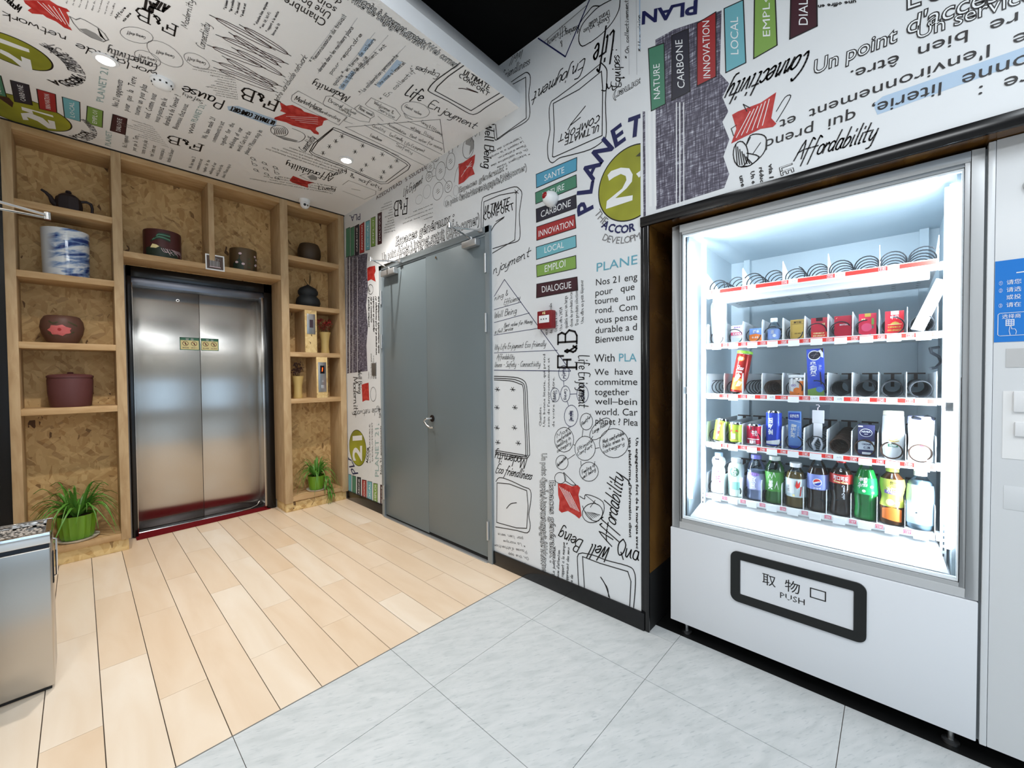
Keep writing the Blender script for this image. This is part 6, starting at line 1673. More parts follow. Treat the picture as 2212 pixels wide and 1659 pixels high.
def pr(P_, W_, H):
    R4(P_, -.010, H * .84, .012, H, 'w'); TXT('中华', -.012, .012, H * .68, .010, 'w')(P_); P_.poly([(-.014, H * .44), (.016, H * .44), (.010, H * .52), (.002, H * .56), (-.006, H * .52)], 'gd'); R4(P_, -.018, H * .43, .02, H * .45, 'cream', 2); TXT('吸烟有害健康', -.018, .018, H * .3, .005, 'gd')(P_); TXT('尽早戒烟有益健康', -.019, .019, H * .17, .005, 'gd')(P_); R4(P_, -W_ / 2, 0, W_ / 2, H * .04, 'gd')
carton('cigarette_box', 'bright red carton with white flap and gold emblem in the second tray', 'box', 1, 8, .052, .09, .022, (226, 36, 52), pr, dy=-.004)
lt_ = thing('long_packet', 'long white packet leaning out of the rightmost coil of second tray', 'packet', 1, 9, dx=-.012, dy=.012, rot=(math.radians(20), math.radians(4), 0), dz=.012)
MB().box(0, .012, -.018, .018, 0, .188).build('packet_body', WHITEP, lt_, bevel=.002)
P_ = Print(); [R4(P_, -.013, z_, .013, z_ + .012, 'lt') for z_ in (.012, .032, .052)]; R4(P_, -.011, .15, -.003, .172, 'lt'); R4(P_, .003, .15, .011, .172, 'lt'); P_.ribbon([(.002, .075), (.004, .14)], .0008, 'pale', 1); P_.build('packet_print', FP(-.0003), lt_)

# third tray
def pr(P_, R, H):
    R4(P_, -.024, H * .1, .024, H * .38, 'orange', 1); P_.disc(-.004, H * .84, .013, 'orange', 1, 20, 1.2, .9); TXT('乐事', -.012, .006, H * .81, .011)(P_); P_.text("Stax", (-.016, H * .58), (.014, H * .58), (-.012, H * .58 + .02), 'w', 'h', 2)
    P_.poly([(-.014, H * .28), (.0, H * .32), (.01, H * .44), (-.002, H * .5), (-.014, H * .42)], 'cream', 2); P_.poly([(-.004, H * .18), (.014, H * .2), (.02, H * .3), (.004, H * .33)], 'cream', 2); TXT('经典原味', -.014, .012, H * .51, .006)(P_)
t = can('crisp_can', 'tall red crisp can with green lid leaning in the third tray', 2, 1, .031, .195, (178, 40, 34), pr, dx=-.004, dy=-.006)
t.rotation_euler = (math.radians(9), math.radians(4), 0)
MB().lathe([(.032, .190), (.032, .199), (.029, .202)], 28).build('lid', mat('lid_green', (150, 210, 70), .35), t, smooth=True)
def pr(P_, R, H):
    R4(P_, .012, 0, .03, H * .8, 'orange'); P_.disc(.004, H * .28, .013, 'orange', 1, 20); TXT('○○', -.018, .0, H * .5, .009, 'pur')(P_); P_.poly([(-.026, 0), (.02, 0), (0, H * .2), (-.026, H * .25)], 'orange')
t = can('snack_tub', 'short white tub with orange picture in the third tray', 2, 4, .029, .078, (238, 236, 236), pr, dx=.002, dy=-.008)
MB().lathe([(.0305, .077), (.0305, .086), (.028, .088)], 28).build('lid', WHITEP, t, smooth=True)
def pr(P_, W_, H):
    P_.disc(-.002, H * .86, .021, 'w', 1, 26); P_.disc(-.002, H * .86, .0185, 'dark', 2, 26, 1, .9); P_.ribbon([(-.012, H * .86), (.01, H * .88)], .002, 'grey', 3); P_.ribbon([(-.006, H * .81), (.006, H * .92)], .002, 'grey', 3)
    P_.poly([(.010, H * .95), (W_ / 2, H), (W_ / 2, H * .8), (.014, H * .84)], 'w', 1); P_.poly([(.018, H), (W_ / 2, H), (W_ / 2, H * .9)], 'brown', 2)
    for z_, s_ in ((.64, '奥'), (.54, '利'), (.44, '奥')): P_.text(s_, (-.018, H * z_), (.004, H * z_), (-.018, H * z_ + .015), 'w', 'b', 2)
    P_.text('夹心', (.012, H * .66), (.012, H * .54), (.020, H * .66), 'w', 's', 2)
    P_.poly([(-W_ / 2, 0), (W_ / 2, 0), (W_ / 2, H * .12), (.0, H * .18), (-W_ / 2, H * .14)], 'lime', 1); P_.disc(.012, H * .14, .012, 'sky', 2, 16); P_.ribbon([(.016, H * .5), (.018, H * .25)], .004, 'brown', 2)
carton('biscuit_box', 'tall blue biscuit box with a dark round cookie in the third tray', 'box', 2, 5, .056, .196, .028, (64, 90, 206), pr, dy=.0, dx=-.012, rot=(math.radians(-2), 0, 0))

# fourth tray
def pr(P_, R, H): P_.ribbon([(-.002, H * .3), (-.002, H * .72)], .010, 'w', 1); TXT('红牛', -.010, .010, H * .74, .010, 'rd')(P_); P_.text('能量', (.003, H * .68), (.003, H * .34), (-.006, H * .68), 'rd', 'b', 2)
t = can('drink_can', 'slim green can leaning at the left end of the fourth tray', 3, 0, .0285, .114, (160, 186, 78), pr, dy=-.004); t.rotation_euler = (math.radians(8), math.radians(3), 0)
def pr(P_, R, H):
    P_.poly([(-.022, H * .55), (-.012, H * .70), (-.004, H * .58)], 'rd'); P_.poly([(.002, H * .6), (.012, H * .68), (.022, H * .55), (.012, H * .6)], 'rd'); R4(P_, -.024, H * .16, .024, H * .20, 'gd', 1); R4(P_, -.008, H * .24, .006, H * .5, 'cream', 1)
can('drink_can', 'short lime can with two red marks in the fourth tray', 3, 1, .031, .100, (170, 192, 70), pr, dy=-.002)
def pr(P_, R, H):
    TXT('旺仔', -.012, .018, H * .72, .014, 'maroon')(P_); TXT('牛奶', -.004, .018, H * .5, .018)(P_); R4(P_, -.026, H * .3, .026, H * .34, 'w', 1); TXT('复原乳', -.014, .014, H * .12, .012, 'w')(P_)
can('drink_can', 'short red and white milk drink can in the fourth tray', 3, 2, .031, .098, (206, 32, 70), pr, dy=-.002)
def pr(P_, R, H): P_.text('加多宝', (.0, H * .82), (.0, H * .36), (-.014, H * .82), 'w', 'b', 2); P_.poly([(-.030, H * .10), (.03, H * .10), (.03, H * .24), (-.03, H * .17)], 'w', 1)
can('drink_can', 'tall royal blue can in the fourth tray', 3, 3, .030, .162, (50, 76, 196), pr, dy=-.001)
def pr(P_, W_, H):
    R4(P_, -W_ / 2 + .003, H * .78, W_ / 2 - .003, H * .97, 'dblue'); TXT('云南白药', -.016, .016, H * .85, .010)(P_); P_.ribbon([(-W_ / 2, H * .78), (W_ / 2, H * .72)], .0015, 'w', 2); R4(P_, -W_ / 2, 0, W_ / 2, H * .09, 'dblue'); P_.text('冰柠牙膏', (.0, H * .30), (.006, H * .66), (-.014, H * .31), 'w', 'b', 2); P_.text('清新口气', (.014, H * .34), (.018, H * .62), (.009, H * .34), 'w', 's', 2)
carton('toothpaste_box', 'tall mid-blue box standing upright in the fourth tray', 'box', 3, 4, .046, .162, .03, (106, 148, 216), pr, dy=-.002, rot=(math.radians(-1), 0, 0))
t = thing('hanging_packet', 'clear packet with white cloth and a plastic hook in the fourth tray', 'packet', 3, 5, dy=-.002, dx=-.008)
s = MB(); s.quad((0, -.032, .002), (0, .026, .0), (.012, .026, .19), (.012, -.042, .196)); s.quad((.014, -.032, .002), (.014, .026, .0), (.0125, .026, .19), (.0125, -.042, .196)); s.build('film', FILM, t)
s = MB(); s.box(.004, .009, -.024, .016, .118, .172); s.box(.004, .010, -.018, .012, .055, .118); s.tube([(.007, .0, .06), (.006, .014, .03), (.007, .006, .005)], .006, 6); s.tube([(.007, -.008, .06), (.006, -.018, .03), (.007, -.012, .006)], .005, 6); s.build('cloth', mat('packed_cloth', (226, 226, 232), .7), t, bevel=.002)
MB().tube([(.007, -.002, .172), (.007, -.002, .182), (.007, -.008, .188), (.007, -.004, .195), (.007, .004, .194)], .0018, 8).build('hook', mat('hook_white', (240, 226, 234), .4), t, smooth=True)
def pr(P_, W_, H):
    P_.disc(-.001, H * .75, .020, 'w', 1, 30, .95, .8); P_.disc(-.001, H * .75, .018, 'navy', 2, 30, .95, .78); P_.text('NIVEA', (-.014, H * .755), (.013, H * .755), (-.014, H * .755 + .007), 'w', 'b', 3); TXT('MEN', -.006, .005, H * .69, .004, 'w', 'b', 3)(P_)
    R4(P_, -.024, H * .2, .024, H * .48, 'lt', 1); TXT('CREAM', -.014, .014, H * .36, .006, 'navy')(P_); TXT('保湿', -.008, .012, H * .24, .007, 'navy')(P_); R4(P_, -.012, H * .06, .014, H * .13, 'w', 1); R4(P_, -.024, H * .93, -.010, H * .97, 'w', 1)
carton('cream_box', 'navy carton with oval white emblem in the fourth tray', 'box', 3, 7, .050, .122, .028, (60, 62, 104), pr, dy=-.004)
def oval_bottle(name, label, k, R, H, prof, capcol, capz, prints, **kw):
    t = thing(name, label, 'bottle', 3, k, **kw)
    MB().lathe([(R * a, H * b_) for a, b_ in prof], 28, sx=.55).build('bottle_body', WHITEP, t, smooth=True)
    c0 = prof[-1]; MB().lathe([(R * c0[0] * 1.02, 0), (R * c0[0] * 1.0, H * capz * .9), (R * c0[0] * .9, H * capz)], 28, c=(0, 0, H * c0[1] + .001), sx=.55).build('cap', mat('cap_%d_%d_%d' % capcol, capcol, .35), t, smooth=True)
    P_ = Print(); prints(P_, R, H)
    rad = lambda z: R * next((a0 + (a1 - a0) * (z / H - b0) / (b1 - b0) for (a0, b0), (a1, b1) in zip(prof, prof[1:]) if b0 <= z / H <= b1 and b1 > b0), 1)
    P_.build('label_print', lambda u, v, l: (-.55 * math.sqrt(max(0, rad(v) ** 2 - u * u)) - .0008 - l, -u, v), t, fine=.004)
def pr(P_, R, H):
    TXT('PANTENE', -.015, .015, H * .60, .007, 'gd', 's')(P_); P_.ribbon([(-.016, H * .40), (-.004, H * .36), (.012, H * .42)], .004, 'cream', 1); P_.ribbon([(-.010, H * .385), (.004, H * .355), (.016, H * .38)], .003, 'gd', 2); R4(P_, -.014, H * .25, .014, H * .31, 'green', 1); TXT('乳液修护', -.010, .010, H * .262, .006)(P_)
    P_.ribbon([(0, H * .7), (.004, H * .68), (0, H * .66)], .001, 'gd', 1)
oval_bottle('shampoo_bottle', 'white flat shampoo bottle with pale cap in the fourth tray', 8, .032, .184, [(.72, 0), (.86, .06), (.98, .3), (1, .55), (.94, .86), (.9, .89)], (240, 232, 214), .09, pr, dx=.01, dy=-.004)
def pr(P_, R, H):
    TXT('♡', -.010, .010, H * .60, .018, 'pur', 's')(P_); TXT('舒肤佳', -.010, .012, H * .58, .005, 'pur')(P_); P_.poly([(-.006, H * .36), (.004, H * .40), (.012, H * .36), (.004, H * .32)], 'mg', 1); P_.ribbon([(.002, H * .33), (-.006, H * .2)], .0012, 'mg', 1)
oval_bottle('body_wash_bottle', 'white waisted bottle with lilac cap at right end of fourth tray', 9, .035, .162, [(.98, 0), (1, .05), (.93, .45), (1, .78), (1.0, .85)], (186, 186, 240), .16, pr, dx=.012, dy=-.002)
MB().tube([(XT + .03 - VO.x, -.052 - VO.y, 1.085), (XT + .05 - VO.x, -.075 - VO.y, 1.078), (XT + .06 - VO.x, -.09 - VO.y, 1.088), (XT + .05 - VO.x, -.108 - VO.y, 1.08)], .006, 8).build('loose_coil_end', COIL, vm, smooth=True)
MB().tube([(XT + .10 - VO.x, -.118 - VO.y, 1.34), (XT + .06 - VO.x, -.095 - VO.y, 1.335), (XT + .05 - VO.x, -.098 - VO.y, 1.32), (XT + .08 - VO.x, -.118 - VO.y, 1.305), (XT + .10 - VO.x, -.125 - VO.y, 1.285), (XT + .06 - VO.x, -.11 - VO.y, 1.265), (XT + .04 - VO.x, -.095 - VO.y, 1.262)], .005, 8).build('loose_coil_end', COIL, vm, smooth=True)

# fifth tray, drinks
MILK = mat('milk_white', (244, 244, 246), .3)
def pr(P_, R, H):
    R4(P_, -.010, H * .86, .010, H * .90, 'dark', 1); P_.disc(-.008, H * .80, .0014, 'k', 1, 8); P_.disc(.010, H * .80, .0014, 'k', 1, 8); P_.ribbon([(-.003, H * .78), (.002, H * .775), (.006, H * .78)], .0008, 'grey', 1)
    R4(P_, -.024, H * .60, .024, H * .68, 'lt', 1); P_.disc(.004, H * .57, .006, 'pur', 2, 12); P_.disc(-.010, H * .50, .004, 'mg', 2, 10); P_.text('李子', (-.006, H * .34), (.014, H * .34), (-.006, H * .44), 'mg', 'b', 2); P_.disc(.012, H * .45, .003, 'mg', 2, 10); P_.disc(.016, H * .32, .004, 'mg', 2, 10)
bottle('milk_drink_bottle', 'white double-bulb bottle with pale blue cap at left end of drinks tray', 4, 0, .034, .186, [(.7, 0), (.95, .03), (1, .12), (.92, .4), (.84, .62), (.72, .68), (.84, .74), (.9, .82), (.78, .9), (.5, .94), (.48, .96)], ('solid', MILK), (176, 206, 232), None, prints=pr, capH=.016, dy=-.002, lean=3)
def pr(P_, R, H): P_.disc(.0, H * .72, .021, 'green', 1, 26); P_.text('蒙牛', (-.008, H * .76), (.009, H * .76), (-.008, H * .82), 'w', 'b', 2); P_.text('酸奶', (-.012, H * .69), (.013, H * .69), (-.012, H * .74), 'w', 'b', 2); P_.text('饮品', (-.008, H * .62), (.009, H * .62), (-.008, H * .67), 'w', 'b', 2); R4(P_, -.024, H * .22, .024, H * .44, 'cyanw', .5)
bottle('yoghurt_bottle', 'white round-shouldered bottle with a green disc label in drinks tray', 4, 1, .034, .164, [(.8, 0), (.98, .03), (1, .1), (1, .78), (.86, .9), (.55, .95), (.54, .99)], ('solid', mat('pale_green_white', (226, 244, 236), .35)), (240, 246, 244), None, prints=pr, capH=.018, dy=-.004)
def pr(P_, R, H): P_.disc(.0, H * .60, .016, 'pur', 1, 20, 1.3, .5); P_.text('尖叫', (.006, H * .54), (.006, H * .28), (-.008, H * .54), 'w', 'b', 2)
bottle('sports_drink_bottle', 'clear ribbed bottle with violet label and blue cap in drinks tray', 4, 2, .037, .196, [(.8, 0), (1, .03), (1, .1), (.94, .14), (1, .2), (1, .5), (.9, .6), (.98, .7), (.9, .8), (.55, .9), (.5, .95)], liquid('lilac_drink', (190, 196, 232)), (130, 128, 214), (.25, .62, (176, 180, 226)), fill=.72, prints=pr, dy=-.008, lean=3)
def pr(P_, R, H): P_.ribbon([(-.018, H * .56), (-.010, H * .66), (-.004, H * .56), (.004, H * .70), (.010, H * .6)], .002, 'w', 2); P_.text('美', (-.018, H * .34), (.000, H * .34), (-.016, H * .5), 'w', 'b', 2); P_.text('人', (.006, H * .36), (.022, H * .34), (.008, H * .5), 'w', 's', 2)
bottle('juice_bottle', 'clear bottle of green drink with white brush lettering in drinks tray', 4, 3, .037, .198, [(.75, 0), (.98, .03), (1, .12), (.94, .5), (1, .66), (.96, .8), (.6, .92), (.52, .96)], liquid('green_drink', (92, 160, 70)), (210, 220, 214), (.28, .7, (84, 158, 70)), fill=.7, prints=pr, dy=-.004, lean=2)
def pr(P_, R, H): R4(P_, -.026, H * .34, .0, H * .66, 'w', 1); P_.text('茉莉', (-.018, H * .54), (-.018, H * .38), (-.026, H * .54), 'grey', 's', 2); P_.poly([(.004, H * .52), (.010, H * .66), (.014, H * .56), (.022, H * .64), (.020, H * .50), (.010, H * .46)], 'rd', 2); P_.disc(-.002, H * .3, .005, 'cream', 2, 12); P_.ribbon([(.022, H * .3), (.026, H * .5)], .004, 'rd', 2)
bottle('tea_bottle', 'pale tea bottle with white cap and floral label in drinks tray', 4, 4, .037, .184, [(.86, 0), (1, .03), (1, .7), (.86, .8), (.55, .88), (.52, .94)], liquid('tea_drink', (168, 138, 82)), (240, 242, 244), (.26, .68, (214, 230, 234)), fill=.86, prints=pr, dy=-.006)
def pr(P_, R, H):
    cx_, cz_ = .002, H * .56
    P_.disc(cx_, cz_, .0155, 'w', 1, 30)
    top = [(cx_ + .013 * math.cos(math.radians(a)), cz_ + .013 * math.sin(math.radians(a))) for a in range(20, 200, 12)]; P_.poly(top + [(cx_ - .006, cz_ + .001), (cx_ + .004, cz_ + .005)], 'rd', 2)
    bo = [(cx_ + .013 * math.cos(math.radians(a)), cz_ + .013 * math.sin(math.radians(a))) for a in range(215, 375, 12)]; P_.poly(bo + [(cx_ + .004, cz_ - .001), (cx_ - .004, cz_ - .005)], 'dblue', 2)
    P_.text('pepsi', (-.010, H * .44), (.014, H * .44), (-.010, H * .44 + .007), 'w', 'b', 2)
PCOLA = [(.8, 0), (.98, .03), (1, .1), (.93, .22), (.96, .3), (1, .4), (1, .66), (.9, .74), (.6, .88), (.38, .95), (.37, .97)]
COLA = liquid('cola', (84, 56, 42))
bottle('cola_bottle', 'brown cola bottle with a lilac-blue label and round emblem in drinks tray', 4, 5, .037, .222, PCOLA, COLA, (150, 150, 214), (.42, .7, (132, 146, 214)), fill=.84, prints=pr, dy=-.006)
def pr(P_, R, H): P_.text('可口可乐', (-.024, H * .68), (.025, H * .66), (-.023, H * .74), 'w', 'b', 2); P_.text('Coca-Cola', (-.022, H * .63), (.024, H * .61), (-.020, H * .66), 'cream', 'h', 2); P_.text('Coca-Cola', (.014, H * .58), (.014, H * .32), (.006, H * .58), 'pale', 'h', 2)
bottle('cola_bottle', 'brown contour cola bottle with red label and red cap in drinks tray', 4, 6, .037, .218, [(.8, 0), (.98, .03), (1, .1), (.9, .24), (.88, .34), (1, .52), (1, .74), (.84, .82), (.5, .92), (.4, .96), (.39, .98)], COLA, (200, 40, 40), (.6, .77, (196, 40, 36)), fill=.86, prints=pr, dy=-.005)
def pr(P_, R, H): P_.text('Sprite', (-.024, H * .58), (.006, H * .60), (-.020, H * .66), 'w', 'b', 2); P_.text('雪碧', (-.018, H * .65), (.006, H * .67), (-.018, H * .72), 'w', 'b', 2); P_.disc(-.004, H * .52, .006, 'w', 2, 6); P_.disc(.020, H * .60, .006, 'w', 2, 8); P_.disc(.024, H * .5, .005, 'w', 2, 8); P_.disc(-.016, H * .73, .007, 'lime', 1.5, 12)
bottle('lemonade_bottle', 'bright green soda bottle with green label and yellow cap in drinks tray', 4, 7, .037, .224, PCOLA, liquid('green_soda', (60, 196, 92)), (214, 220, 60), (.46, .74, (28, 176, 96)), fill=.9, prints=pr, dy=-.004)
def pr(P_, R, H): P_.text('统一', (-.006, H * .76), (.012, H * .76), (-.006, H * .80), 'brown', 'b', 2); P_.text('冰红茶', (-.016, H * .60), (.020, H * .58), (-.016, H * .69), 'w', 'b', 3); P_.ribbon([(-.018, H * .61), (.022, H * .59)], .014, 'pur', 1.5); P_.disc(-.006, H * .42, .012, 'cream', 2, 18); P_.poly([(-.03, H * .12), (.03, H * .08), (.03, H * .30), (0, H * .34), (-.03, H * .30)], 'orange', 1); P_.poly([(.004, H * .42), (.024, H * .44), (.02, H * .36)], 'w', 2)
bottle('ice_tea_bottle', 'amber bottle with yellow-green label and lime cap in drinks tray', 4, 8, .0365, .206, [(.8, 0), (1, .03), (1, .3), (.9, .4), (.78, .5), (.9, .6), (1, .72), (.9, .84), (.5, .93), (.46, .97)], liquid('amber_tea', (140, 84, 46)), (196, 216, 92), (.34, .84, (204, 208, 96)), fill=.97, prints=pr, dy=-.003, capH=.016)
def pr(P_, R, H): R4(P_, -.026, H * .5, .0, H * .76, 'lt', 1.5); P_.text('冰露', (.014, H * .66), (.020, H * .42), (.024, H * .66), 'w', 'b', 3); R4(P_, -.028, H * .12, .028, H * .22, 'cyanw', 1)
bottle('water_bottle', 'pale grey-blue water bottle with white cap at right end of drinks tray', 4, 9, .037, .200, [(.86, 0), (1, .04), (1, .7), (.9, .84), (.5, .93), (.44, .97)], liquid('water_blue', (176, 196, 210)), (240, 244, 246), (.1, .8, (164, 182, 198)), fill=.9, prints=pr, dy=-.002, lean=4)

# ------------------------------------------------------------------ pottery on the display shelves
YP = 4.195
SCL = {'clay_bowl': (1, 1.12), 'clay_jar': (1.04, 1.16), 'porcelain_jar': (1.04, 1.05), 'lidded_crock': (1, 1.08), 'clay_urn': (1.08, 1.22), 'gourd_pot': (1.1, 1.18), 'teapot': (1, 1.02)}
def pot(name, label, x, z, y=YP, cat='pot', rot=0):
    t = empty(name, (x, y, z + .0005), label, cat, rot=(0, 0, rot)); s = SCL.get(name, (1, 1)); t.scale = (s[0], s[0], s[1])
    return t
DKB = mat('zisha_dark', (44, 36, 40), .5)
t = pot('teapot', 'dark brown clay teapot with spout and loop handle on the top left board', -.022, 2.395, cat='teapot')
MB().lathe([(.058, 0), (.060, .01), (.066, .03), (.068, .06), (.064, .095), (.060, .108), (.052, .114)], 8).build('body', DKB, t, smooth=True, sharp=25)
MB().lathe([(.052, .113), (.046, .124), (.024, .136), (.010, .139)], 8).build('lid', DKB, t, smooth=True)
MB().lathe([(.008, .137), (.017, .146), (.012, .158), (.002, .161)], 8).build('lid_knob', DKB, t, smooth=True)
MB().tube([(-.055, 0, .045), (-.075, 0, .065), (-.085, 0, .095), (-.105, 0, .118), (-.125, 0, .130)], .014, 10, rs=[.020, .016, .012, .009, .007]).build('spout', DKB, t, smooth=True)
MB().tube([(.055, 0, .100), (.085, 0, .108), (.108, 0, .100), (.114, 0, .07), (.112, 0, .03), (.098, 0, .012), (.075, 0, .018), (.06, 0, .03)], .0085, 10).build('handle', DKB, t, smooth=True)
def mk_blue():
    m = mat('blue_white_glaze', (226, 232, 238), .12, coat=.5)
    n = nd(m, 'ShaderNodeTexNoise'); n.inputs['Scale'].default_value = 1; n.inputs['Detail'].default_value = 6; n.inputs['Distortion'].default_value = .5; lk(m, coords(m, (7, 7, 26), (0, .25, 0)), n.inputs[0])
    w_ = ramp(m, n.outputs[0], [(.44, (226, 232, 238)), (.52, (120, 150, 196)), (.6, (36, 62, 130))]); 
    s_ = nd(m, 'ShaderNodeSeparateXYZ'); tc = nd(m, 'ShaderNodeTexCoord'); lk(m, tc.outputs['Object'], s_.inputs[0])
    mr = nd(m, 'ShaderNodeMapRange'); mr.inputs[1].default_value = -.085; mr.inputs[2].default_value = -.04; lk(m, s_.outputs[0], mr.inputs[0])
    base(m, mixc(m, mr.outputs[0], srgb(214, 222, 230), w_)); return m
t = pot('porcelain_jar', 'white porcelain cylinder jar with blue mountain painting', -.042, 1.947, cat='jar')
MB().lathe([(.098, 0), (.108, .004), (.110, .15), (.112, .30), (.112, .306), (.106, .308), (.104, .28), (.1, .02)], 40).build('body', mk_blue(), t, smooth=True)
t = pot('clay_bowl', 'red-brown clay bowl painted with a pink flower', -.07, 1.492, cat='bowl')
MB().lathe([(.062, 0), (.080, .02), (.098, .06), (.106, .10), (.100, .14), (.085, .165), (.076, .17), (.076, .164), (.09, .13)], 36).build('body', mat('clay_brown', (96, 66, 56), .5), t, smooth=True)
P_ = Print(); fp = []
for k in range(14):
    a = 2 * PI * k / 14; rr = (.046 if k % 2 else .036); fp.append((-.012 + rr * 1.3 * math.cos(a), .078 + rr * .75 * math.sin(a)))
P_.poly(fp, 'mg' if False else 'pinkf', 1); P_.disc(-.012, .082, .009, 'redp', 2, 12)
for q in ([(-.06, .13), (-.04, .118), (-.02, .125)], [(.03, .13), (.05, .12), (.07, .11)], [(.035, .06), (.055, .07)], [(-.07, .06), (-.05, .045)]): P_.ribbon(smooth_pts(q), .007, 'darkolive', 1)
def bowl_r(z): 
    pr_ = [(.062, 0), (.080, .02), (.098, .06), (.106, .10), (.100, .14), (.085, .165)]
    for (r0, z0), (r1, z1) in zip(pr_, pr_[1:]):
        if z0 <= z <= z1: return r0 + (r1 - r0) * (z - z0) / (z1 - z0)
    return .09
def front_wrap(R): return lambda u, v, l: ((R(v) + .0008 + l) * math.sin(u / .1), -(R(v) + .0008 + l) * math.cos(u / .1), v)
P_.build('flower_painting', front_wrap(bowl_r), t, fine=.01)
t = pot('lidded_crock', 'maroon clay crock with flat lid on the fourth board', -.04, 1.058, cat='jar')
MAR = mat('maroon_clay', (92, 52, 52), .55)
MB().lathe([(.096, 0), (.101, .01), (.110, .09), (.112, .17), (.110, .186)], 40).build('body', MAR, t, smooth=True)
MB().lathe([(.114, .186), (.114, .198), (.1, .206), (.02, .212)], 40).build('lid', MAR, t, smooth=True); MB().lathe([(.012, .21), (.017, .216), (.012, .222), (.002, .223)], 16).build('lid_knob', MAR, t, smooth=True)
def paint_pot(label, x, w_, h, basecol, prints):
    t = pot('clay_jar', label, x, 2.172, cat='jar')
    MB().lathe([(w_ * .46, 0), (w_ * .5, .01), (w_ * .5, h - .01), (w_ * .49, h), (w_ * .45, h), (w_ * .45, h - .03), (w_ * .44, .02)], 40).build('body', mat('jar_%d_%d_%d' % basecol, basecol, .4), t, smooth=True)
    P_ = Print(); prints(P_); P_.build('painting', lambda u, v, l: ((w_ * .5 + .0008 + l) * math.sin(u / (w_ * .5)), -(w_ * .5 + .0008 + l) * math.cos(u / (w_ * .5)), v), t, fine=.012)
def p_(P_):
    random.seed(3)
    P_.poly([(-.12, .0), (.10, .0), (.06, .05), (0, .06), (-.05, .075), (-.12, .06)], 'darkgreen', 1)
    for k in range(5): P_.ribbon(smooth_pts([(-.08 + .012 * k, .10 + .012 * k), (-.03, .125 + .008 * k), (.03, .11 + .012 * k)]), .008, 'green' if k % 2 else 'darkgreen', 1.5)
    P_.poly([(-.085, .06), (-.07, .085), (-.045, .08), (-.03, .07), (-.05, .058)], 'cream', 2)
    for k in range(12): a = -.02 + k * .011; P_.ribbon(smooth_pts([(a, .06), (a + .012, .045 + random.uniform(-.01, .012)), (a + .03, .03 + random.uniform(-.01, .02))]), .003, 'pinkw', 2)
paint_pot('wide dark red jar painted with green leaves and pale strokes', .472, .222, .185, (74, 34, 34), p_)
def p_(P_):
    P_.poly([(-.10, 0), (-.02, 0), (-.025, .05), (-.05, .09), (-.10, .05)], 'darkgreen', 1)
    for x_, z_ in ((-.045, .125), (-.025, .05), (-.07, .06), (.072, .12), (.088, .10), (.085, .06), (.075, .055)): P_.disc(x_, z_, .012, 'pinkw', 2, 9, 1, .7)
    for z_ in (.03, .06, .09): P_.disc(.018, z_, .010, 'darkolive', 1, 14, 1.3, .6)
    P_.ribbon([(.055, .0), (.075, .12)], .006, 'darkgreen', 1.5); P_.ribbon([(-.06, .06), (-.045, .12)], .006, 'darkgreen', 1.5)
paint_pot('olive-brown jar with pale blossoms beside the small card over the lift', 1.016, .196, .17, (84, 66, 42), p_)
t = empty('tea_card', (.782, YS - .004, 2.172 - .045), 'small white-bordered card with grey picture on the shelf edge over the lift', 'card', rot=(math.radians(-4), 0, 0))
MB().box(-.064, .064, 0, .003, 0, .128).build('card', WHITEP, t)
P_ = Print(); R4(P_, -.055, .010, .055, .118, 'cardbrown', 0)
for k in range(9):
    R4(P_, -.034 + .0075 * k, .03, -.030 + .0075 * k, .065 + (.03 if k % 2 else .012), 'midgrey' if k % 3 else 'pale', 1)
R4(P_, -.038, .024, .038, .030, 'pinkw', 1); P_.disc(0, .098, .010, 'grey', 1, 12); P_.ribbon([(-.036, .09), (0, .108), (.036, .09)], .004, 'grey', 1)
P_.build('card_print', lambda u, v, l: (u, -l, v), t)
t = pot('clay_urn', 'dark brown round urn on the top board of the right shelf', 1.575, 2.372, cat='pot')
MB().lathe([(.070, 0), (.085, .02), (.096, .06), (.094, .10), (.080, .135), (.074, .142), (.070, .140), (.078, .11)], 36).build('body', mat('urn_brown', (66, 50, 34), .5), t, smooth=True)
t = pot('gourd_pot', 'black double-bulb gourd pot with a dry leaf stem', 1.556, 1.927, cat='pot')
MB().lathe([(.070, 0), (.090, .012), (.100, .04), (.092, .072), (.072, .092), (.068, .098), (.080, .115), (.082, .135), (.066, .160), (.035, .176), (.014, .186), (.010, .192)], 36).build('body', mat('gourd_black', (34, 38, 42), .6), t, smooth=True)
MB().tube([(0, 0, .19), (-.01, 0, .205), (-.022, 0, .22), (-.03, 0, .238)], .0035, 8).build('stem', mat('dry_stem', (92, 72, 36), .7), t, smooth=True)
lf = MB(); q = [(.012, .19), (.022, .215), (.028, .25), (.020, .295), (.014, .262), (.010, .22)]
lf.add([(x, -.003 + .02 * (z_ - .19), z_) for x, z_ in q] + [(x, -.001 + .02 * (z_ - .19), z_) for x, z_ in q], [tuple(range(6)), tuple(range(6, 12))[::-1]] + [(k, (k + 1) % 6, 6 + (k + 1) % 6, 6 + k) for k in range(6)]); lf.build('leaf', mat('dry_leaf', (84, 64, 30), .7), t)
YV = mat('mustard_glaze', (196, 170, 108), .4)
